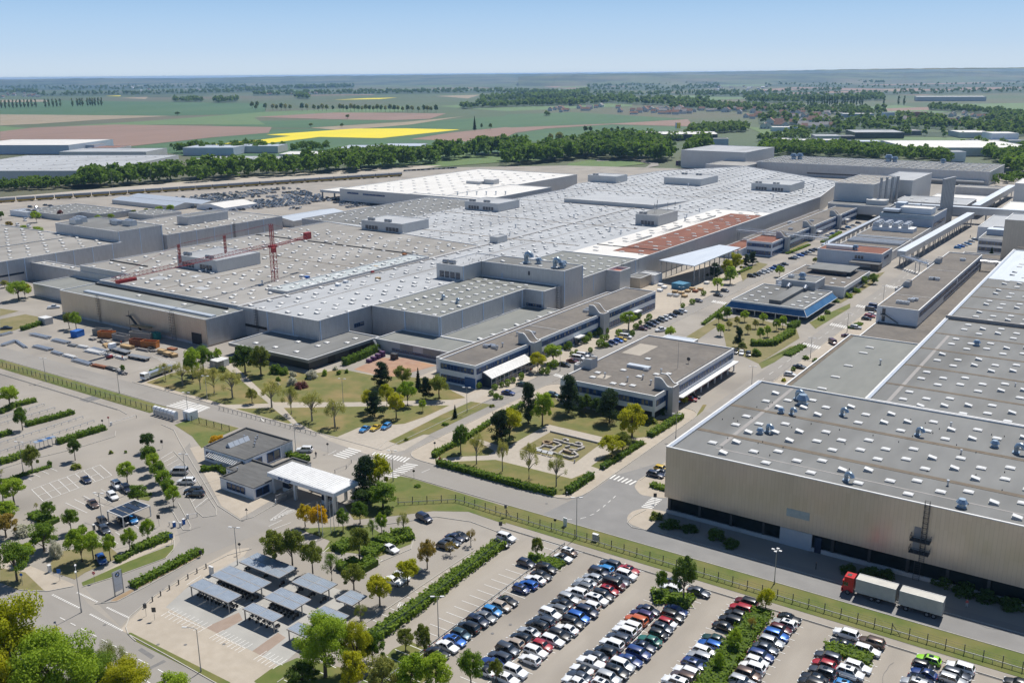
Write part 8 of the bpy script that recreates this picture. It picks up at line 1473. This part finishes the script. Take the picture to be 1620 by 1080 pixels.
for i, (x, y) in enumerate(((205,415),(285,440),(365,460))):
    q = G(*zr(x,y)); r = empty('info_panel', q, f'{nth(i+1)} of three tilted white info panels beside the ruins', 'info panel', 'info panels by the ruins'); mb = MB(); mb.obox(q+Vector((0,0,.95)), (.75,0,0), (0,.4,.22), (0,0,.03)); mb.build('panel','coping',r); mb = MB()
    for s in (-1,1): mb.box(q.x+s*.6-.04,q.x+s*.6+.04,q.y-.04,q.y+.04,0,.9)
    mb.build('leg','steel_dark',r)
mb = MB(); mb.bar((*gq(871,683),.25),(*gq(950,702),.25),.5,.5); tag(mb.build('stone_bank','ruin_stone'), 'low rough stone bank behind the ruins', 'stone wall'); 
for x, y, lb in ((956,743,'dark bin at the ruins garden exit'),(897,783,'dark post lamp at the hedge corner by the crossroads'),(909,732,'small pale stone at the ruins path corner')):
    q = G(x,y); r = empty('bollard_lamp' if 'lamp' in lb else 'litter_bin' if 'bin' in lb else 'stone', q, lb, 'bin' if 'bin' in lb else 'post'); mb = MB(); mb.cyl(q.x,q.y,0,.8,.2,.2,8); mb.build('body','steel_dark' if 'dark' in lb else 'ruin_stone',r); mb = MB(); mb.cyl(q.x,q.y,.8,.9,.23,.15,8); mb.build('top','steel',r)
# ---------------------------------------------------------------- tower crane
cr = empty('tower_crane', (-326.5,288.8,0), 'red lattice tower crane rising through the brown hall roof', 'crane')
def lattice(nm, a, b, w, h, step, t=.11, tri=False):
    A, B = Vector(a), Vector(b); d = B-A; L = d.length; d.normalize(); u = d.cross(Vector((0,0,1)))
    if u.length < .1: u = Vector((1,0,0))
    u.normalize(); v = u.cross(d).normalized(); C_ = [u*w/2, -u*w/2, v*h] if tri else [u*w/2+v*h/2,-u*w/2+v*h/2,-u*w/2-v*h/2,u*w/2-v*h/2]; mb = MB(); n = int(L/step)
    for c in C_: mb.bar(A+c, B+c, t*1.3)
    for i in range(n):
        p, q = A+d*(L*i/n), A+d*(L*(i+1)/n)
        for k in range(len(C_)): c, e = C_[k], C_[(k+1) % len(C_)]; mb.bar(p+c, q+e, t*.7); mb.bar(p+c, p+e, t*.7)
    return mb.build(nm, 'red_paint', cr)
TX, TY, TZ = -326.3, 288.6, 26.6
lattice('tower', (TX,TY,0), (TX,TY,TZ), 2.0, 2.0, 2.2, .13); lattice('apex', (TX,TY,TZ+1), (TX,TY,37), 1.2, 1.2, 1.6, .15); lattice('jib', (TX+.1,TY-1.5,TZ+.6), (-318.9,204,TZ+.6), 1.4, 1.5, 2.0, .085, True); lattice('counter_jib', (TX-.2,TY+1.5,TZ+.6), (-332,317,TZ+.6), 1.3, .9, 2.2, .09)
part(cr, 'counterweight', [(-332.9,-331.1,313.5,317,TZ-.6,TZ+2.6)], 'red_paint'); part(cr, 'cab', [(TX+1.2,TX+2.8,TY-2.2,TY-.4,TZ-1.8,TZ+.3)], 'red_paint'); part(cr, 'turntable', [(TX-1.4,TX+1.4,TY-1.4,TY+1.4,TZ,TZ+1)], 'red_paint')
for t in (.33,.62): y = TY-t*84; x = TX+t*7.4; lattice('jib_mast', (x,y,TZ+2.2), (x,y,TZ+9.5), .7, .7, 1.4, .12)
mb = MB(); ap = (TX,TY,37)
for q in ((TX+.33*7.4,TY-.33*84,TZ+9.5),(TX+.62*7.4,TY-.62*84,TZ+9.5),(-332,316,TZ+1.5)): mb.bar(ap, q, .07)
mb.bar((TX+.62*7.4,TY-.62*84,TZ+9.5),(-319,206,TZ+2),.06); mb.bar((TX+.33*7.4,TY-.33*84,TZ+9.5),(TX+.62*7.4,TY-.62*84,TZ+9.5),.06); mb.build('tie_rod','red_paint',cr); part(cr, 'trolley', [(-319.9,-318.1,206,214,TZ-.6,TZ+.5)], 'red_paint')
# ---------------------------------------------------------------- container yard
def skip(a, b, dep, h, m, label, name='container', cat='container', z=0, ribs=True, open_=True):
    A, B = G(*a), G(*b); A.z = B.z = z; d = B-A; L = d.length; d.normalize(); n = Vector((-d.y,d.x,0)); r = empty(name, (A+B)/2+n*dep/2, label, cat); mb = MB(); pr = [tuple(A[:2]),tuple(B[:2]),tuple((B+n*dep)[:2]),tuple((A+n*dep)[:2])]; mb.prism(pr, z+.1, z+h, top=not open_)
    if open_: mb.poly([(*p,z+h-.7) for p in inset(pr,.08)])
    mb.build('shell', m, r); mb = MB()
    for i in range(4): p, q = Vector((*pr[i],z+h)), Vector((*pr[(i+1) % 4],z+h)); mb.bar(p, q, .16)
    mb.build('rim', m, r)
    if ribs:
        mb = MB()
        for i in range(int(L/.6)+1): p = A+d*(i*.6)-n*.04; mb.box(p.x-.06,p.x+.06,p.y-.06,p.y+.06,z+.1,z+h-.05)
        mb.build('rib', m, r)
    return r
skip((147,530),(172,532),2.6,2.5,'fascia','dark brown skip behind the left orange container'); skip((155,534),(178,535.5),2.6,2.5,'orange_paint','left orange container in the yard'); skip((178,537),(198,541),2.6,2.3,'lead_strip','grey green skip between the orange containers'); skip((205,546.5),(225,549),2.6,2.5,'rust','rusty container half behind the right orange one'); skip((223,550),(247,551.5),2.6,2.6,'orange_paint','right orange container in the yard'); skip((205,535),(238,538),2.6,2.6,'fascia','dark container loaded with timber by the bronze wall'); skip((207,527),(236,531),2,.5,'timber','layer of timber beams lying on the dark container','timber_stack','timber',2.7,False,False); skip((112,533.5),(122,534.5),4.2,2.5,'sign_blue','blue site cabin on the container yard','site_cabin','site cabin',0,False,False); skip((239,536),(248,538),2.2,2.6,'teal_paint','teal green tank by the right orange container','tank','tank',0,False,False)
for a, b, m, h, lb in (((249,559),(258,561),'timber',1.5,'first timber crate stack near the tall yard tree'),((258,562),(267,565),'timber',1.4,'second timber crate stack near the tall yard tree'),((267,563),(274,566),'timber',1.1,'third lower timber stack near the tall yard tree'),((190,549),(206,553),'timber',1.0,'timber beams on the white lorry side of the yard'),((162,547),(173,548),'timber',.7,'small pale timber bundle by the dark debris'),((264,553),(275,555),'rust',.6,'reddish beam bundle behind the timber crates')): skip(a,b,2,h,m,lb,'timber_stack','timber',0,False,False)
def stack(a, b, n, label, m='galv', w=.35, h=.5, lay=2):
    A, B = G(*a), G(*b); d = (B-A); nn = Vector((-d.y,d.x,0)).normalized(); r = empty('steel_stack', (A+B)/2, label, 'steel stack'); mb = MB(); rr_ = random.Random(len(label))
    for l in range(lay):
        for i in range(n-l): 
            o = nn*(i*.55+l*.25)+Vector((0,0,.25+l*.4)); s = d*rr_.uniform(0,.12); mb.bar(A+o+s, B+o-d*rr_.uniform(0,.12), w, .28)
    mb.build('beam', m, r); mb = MB()
    for t in (.2,.8): c = A+d*t; mb.bar(c-nn*.3+Vector((0,0,.06)), c+nn*(n*.55)+Vector((0,0,.06)), .14, .1)
    mb.build('bearer', 'timber', r)
for i, (a, b, n, m) in enumerate((((2,532),(22,527),4,'galv'),((6,548),(30,540),5,'galv'),((22,540),(40,552),3,'galv'),((45,530),(76,537),5,'galv'),((80,539),(106,545),5,'galv'),((106,547),(120,549.5),4,'steel'),((121,549),(137,552),4,'coping'),((131,556),(160,562),6,'coping'),((140,553),(164,559),5,'galv'),((50,549),(78,556),5,'galv'),((80,558),(96,563),4,'galv'),((98,563),(117,568),4,'coping'),((112,571),(141,579),5,'galv'),((143,579),(166,584),4,'rust'),((166,583),(182,588),4,'steel_dark'),((180,586),(196,594),4,'lead_strip'),((162,561),(180,566),3,'coping'),((182,566),(198,570),3,'coping'),((214,553),(235,557),3,'lead_strip'))): stack(a,b,n,f'{nth(i+1)} bundle of long steel sections laid out on the yard, counted from the frame edge',m)
for i, (x, y) in enumerate(((160,541),(167,543),(175,545),(183,546),(148,537),(170,549),(238,552),(244,556))):
    q = G(x,y); rr_ = random.Random(i); mb = MB()
    for k in range(9): mb.obox(q+Vector((rr_.uniform(-1.2,1.2),rr_.uniform(-1,1),.25+rr_.random()*.4)), (rr_.uniform(.3,.8),rr_.uniform(-.2,.2),0), (rr_.uniform(-.1,.1),.3,0), (0,0,.22))
    tag(mb.build('debris_pile', ('steel_dark','lead_strip','timber')[i % 3]), f'{nth(i+1)} heap of dark formwork debris in front of the containers', 'debris', 'debris heaps')
def flatbed(a, b, label, cabm, load=None):
    A, B = G(*a), G(*b); d = B-A; L = d.length; an = math.atan2(d.y,d.x); r = empty('flatbed_truck', A, label, 'truck'); r.rotation_euler = (0,0,an)
    def pb(nm, bx, m): 
        mb = MB()
        for q in bx: mb.box(*q)
        o = mb.build(nm, m, None, None, (0,0,0)); o.parent = r; o.location = (0,0,0); return o
    if cabm: pb('cab', [(0,2,-1.15,1.15,.7,2.7)], cabm); pb('windscreen', [(-.03,.05,-1,1,1.6,2.5)], 'car_glass')
    pb('platform', [(2.3 if cabm else 0,L,-1.2,1.2,.9,1.15)], 'steel'); pb('chassis', [(.4,L-.3,-.45,.45,.55,.9)], 'steel_dark')
    for x in (1.1,L*.6,L-1.2):
        for s in (-1,1): mb = MB(); mb.tube([(x,s*.85,.48),(x,s*1.15,.48)], .48, 12); o = mb.build('wheel','tyre',None,40,(0,0,0)); o.parent = r; o.location = (0,0,0)
    if load: pb('load', [(2.6 if cabm else .2,L-.2,-1.1,1.1,1.15,load[1])], load[0])
flatbed((176,553),(204,561),'white flatbed lorry beside timber beams on the yard','white_wall'); flatbed((205,565),(235,571),'dark empty flatbed trailer beside painted stalls',None); flatbed((226,603),(272,586),'silver long lorry loaded with steel profiles at the lawn edge','white_wall',('galv',2.2))
fk = empty('forklift', G(174,567), 'red forklift between the white steel bundles', 'forklift'); q = G(174,567); part(fk,'body',[(q.x-.6,q.x+.6,q.y-1,q.y+1,.35,1.2)],'red_paint'); part(fk,'mast',[(q.x-.5,q.x-.4,q.y-1.25,q.y-1.1,.1,2.6),(q.x+.4,q.x+.5,q.y-1.25,q.y-1.1,.1,2.6)],'steel_dark'); part(fk,'overhead_guard',[(q.x-.55,q.x+.55,q.y-.7,q.y+.7,2.1,2.18)],'steel_dark'); part(fk,'fork',[(q.x-.4,q.x-.25,q.y-2.2,q.y-1.25,.1,.18),(q.x+.25,q.x+.4,q.y-2.2,q.y-1.25,.1,.18)],'steel')
for s in (-1,1):
    for t in (-.7,.7): mb = MB(); mb.tube([(q.x+s*.5,q.y+t,.33),(q.x+s*.68,q.y+t,.33)], .33, 12); mb.build('wheel','tyre',fk)
for i, (x, y, m) in enumerate(((352,577,'white_wall'),(343,580,'lead_strip'))): cabinet(x,y,4.5,2.4,2.4,m,('white roofed site cabin by the lawn tree','grey site cabin beside the white roofed one')[i],'site_cabin')
# pallets and crates elsewhere
def crates(px, py, w, d, h, m, label, cat='crates', z=0, lay=3):
    q = G(px,py,z); r = empty('crate_stack', q, label, cat)
    for k in range(lay): part(r, 'crate', [(q.x-w/2+(k % 2)*.05,q.x+w/2-(k % 2)*.08,q.y-d/2,q.y+d/2,z+h*k/lay+.03,z+h*(k+1)/lay-.03)], m)
for i, (x, y) in enumerate(((584,573),(591,570),(598,567),(605,564))): crates(x,y,2.0,1.3,1.2+.3*i,'crate_violet',f'{nth(i+1)} violet crate stack on the rust coloured yard, rising towards the link block')
crates(624,568,2.6,1.6,2.2,'steel_dark','dark crate stack on the rust coloured yard'); skip((1062,456),(1080,459),7,2.6,'tarp_blue','blue covered container beside the rubble and pallets','container','container',0,False,False)
for i, (x, y, m) in enumerate(((1045,452,'white_wall'),(1051,456,'white_wall'),(1044,461,'white_wall'),(1068,463,'timber'),(1078,465,'timber'),(1088,462,'timber'),(1095,458,'timber'),(1070,469,'galv'),(1060,468,'galv'),(1083,470,'timber'),(1100,462,'rust'),(1108,459,'timber'),(1118,449,'coping'))): crates(x,y,2.4,2.2,1.1,m,f'{nth(i+1)} pallet load of the storage patch beside the blue container','pallet')
for i, (x, y, m) in enumerate(((598,442,'timber'),(588,432,'red_paint'),(547,447,'white_wall'),(535,452,'white_wall'),(534,437,'white_wall'),(595,424,'timber'),(494,452,'white_wall'),(478,438,'white_wall'),(486,440,'sign_blue'),(640,404,'orange_paint'))): crates(x,y,2.2,1.6,1.0,m,f'{nth(i+1)} building material pallet on the raised turquoise roof edge','pallet',11.5,2)
for i in range(14): crates(1072+i*3.9,262-i*.1+(i % 3),3.4,3,5+(i % 3),('crate_violet','steel_dark','teal_paint','rust')[i % 4],f'{nth(i+1)} tall stack of transport frames behind the main hall, counted from the loop road','frames')
# ---------------------------------------------------------------- people
def person(px, py, rz, top, leg, label, stride=.12, z=0):
    q = G(px,py,z); me = bpy.data.meshes.new('person'); s = stride
    V = [(0,0,.95),(0,0,1.2),(0,0,1.42),(0,-.01,1.53),(0,-.02,1.62),(0,-.02,1.74),(.19,0,1.40),(.25,.04,1.13),(.24,-.08,.88),(-.19,0,1.40),(-.25,-.04,1.13),(-.24,.08,.90),(.10,0,.92),(.11,-s*.6,.50),(.11,-s,.08),(.11,-s-.14,.04),(-.10,0,.92),(-.11,s*.4,.50),(-.11,s,.08),(-.11,s-.14,.04)]
    E = [(0,1),(1,2),(2,3),(3,4),(4,5),(2,6),(6,7),(7,8),(2,9),(9,10),(10,11),(0,12),(12,13),(13,14),(14,15),(0,16),(16,17),(17,18),(18,19)]; me.from_pydata(V, E, []); o = bpy.data.objects.new('person', me); COL.objects.link(o); o.modifiers.new('skin','SKIN'); o.modifiers.new('smooth','SUBSURF').levels = 1
    Rr = [.15,.15,.16,.06,.10,.09,.075,.055,.04,.075,.055,.04,.10,.075,.05,.045,.10,.075,.05,.045]
    for i, d in enumerate(me.skin_vertices[0].data): d.radius = (Rr[i],Rr[i]*(.75 if i < 3 else 1)); d.use_root = (i == 0)
    m, n, b = nodes_of('outfit'); tcn = n.nodes.new("ShaderNodeTexCoord"); sp = n.nodes.new("ShaderNodeSeparateXYZ"); n.links.new(tcn.outputs['Object'], sp.inputs[0]); rp = n.nodes.new("ShaderNodeValToRGB"); rp.color_ramp.interpolation = 'CONSTANT'; dv_ = n.nodes.new("ShaderNodeMath"); dv_.operation = 'DIVIDE'; dv_.inputs[1].default_value = 1.9; n.links.new(sp.outputs[2], dv_.inputs[0]); n.links.new(dv_.outputs[0], rp.inputs[0])
    cs = [(0,(.02,.02,.02)),(.05,leg),(.5,top),(.79,(.5,.32,.24)),(.88,(.06,.04,.03))]
    for i, (p_, c) in enumerate(cs): e = rp.color_ramp.elements[i] if i < 2 else rp.color_ramp.elements.new(p_); e.position = p_; e.color = (*c,1)
    n.links.new(rp.outputs[0], b.inputs['Base Color']); me.materials.append(m); o.location = q; o.rotation_euler = (0,0,rz); tag(o, label, 'person')
person(832,589,.3,(.62,.66,.06),(.03,.035,.05),'person in a yellow vest at the glass front of the long office'); person(840,589,1.2,(.6,.05,.04),(.05,.05,.08),'person in a red jacket beside the yellow vest at the office'); person(1290.5,900,2,(.03,.03,.04),(.02,.02,.03),'person in dark clothes in the shadow near the hall door'); person(1529,960,.5,(.5,.08,.06),(.4,.4,.4),'person in red top walking in shade behind the lorry'); person(194,569,1,(.75,.16,.03),(.05,.05,.08),'worker in orange vest by the white steel bundles'); person(192,545,1,(.7,.1,.03),(.05,.05,.08),'worker in orange red vest before the timber beams'); person(1535,376,1,(.05,.05,.08),(.05,.05,.1),'person crossing the far street below the conveyor bridge'); person(500,733-10,.5,(.05,.05,.07),(.04,.04,.06),'person walking on the gatehouse lane')
# flag poles before the canopy
for i, (x, y) in enumerate(((505,846),(511,849),(524,843),(529,841),(536,832))):
    q = G(x,y); r = empty('flagpole', q, f'{nth(i+1)} bare pale flagpole in front of the entrance canopy', 'flagpole', 'flagpoles before the canopy'); mb = MB(); mb.cyl(q.x,q.y,0,8.2,.07,.045,8); mb.build('pole','coping',r); mb = MB(); mb.cyl(q.x,q.y,8.2,8.32,.09,.05,8); mb.build('finial','steel',r)
# ================================================================= the air: even pale haze round the whole site
hz = MB(); hz.box(-22000, 22000, -400, 30000, -2.0, 104.0)
ho = hz.build('haze', [], recenter=False); tag(ho, kind='stuff'); ho['label'] = 'thin pale haze over the whole plain'
hm = bpy.data.materials.new('haze'); hm.use_nodes = True; n = hm.node_tree; n.nodes.remove(n.nodes["Principled BSDF"])
pv = n.nodes.new("ShaderNodeVolumePrincipled"); pv.inputs['Color'].default_value = (.36,.63,1,1); pv.inputs['Density'].default_value = 5.0e-5; pv.inputs['Anisotropy'].default_value = .3
n.links.new(pv.outputs[0], n.nodes["Material Output"].inputs['Volume']); ho.data.materials.append(hm)
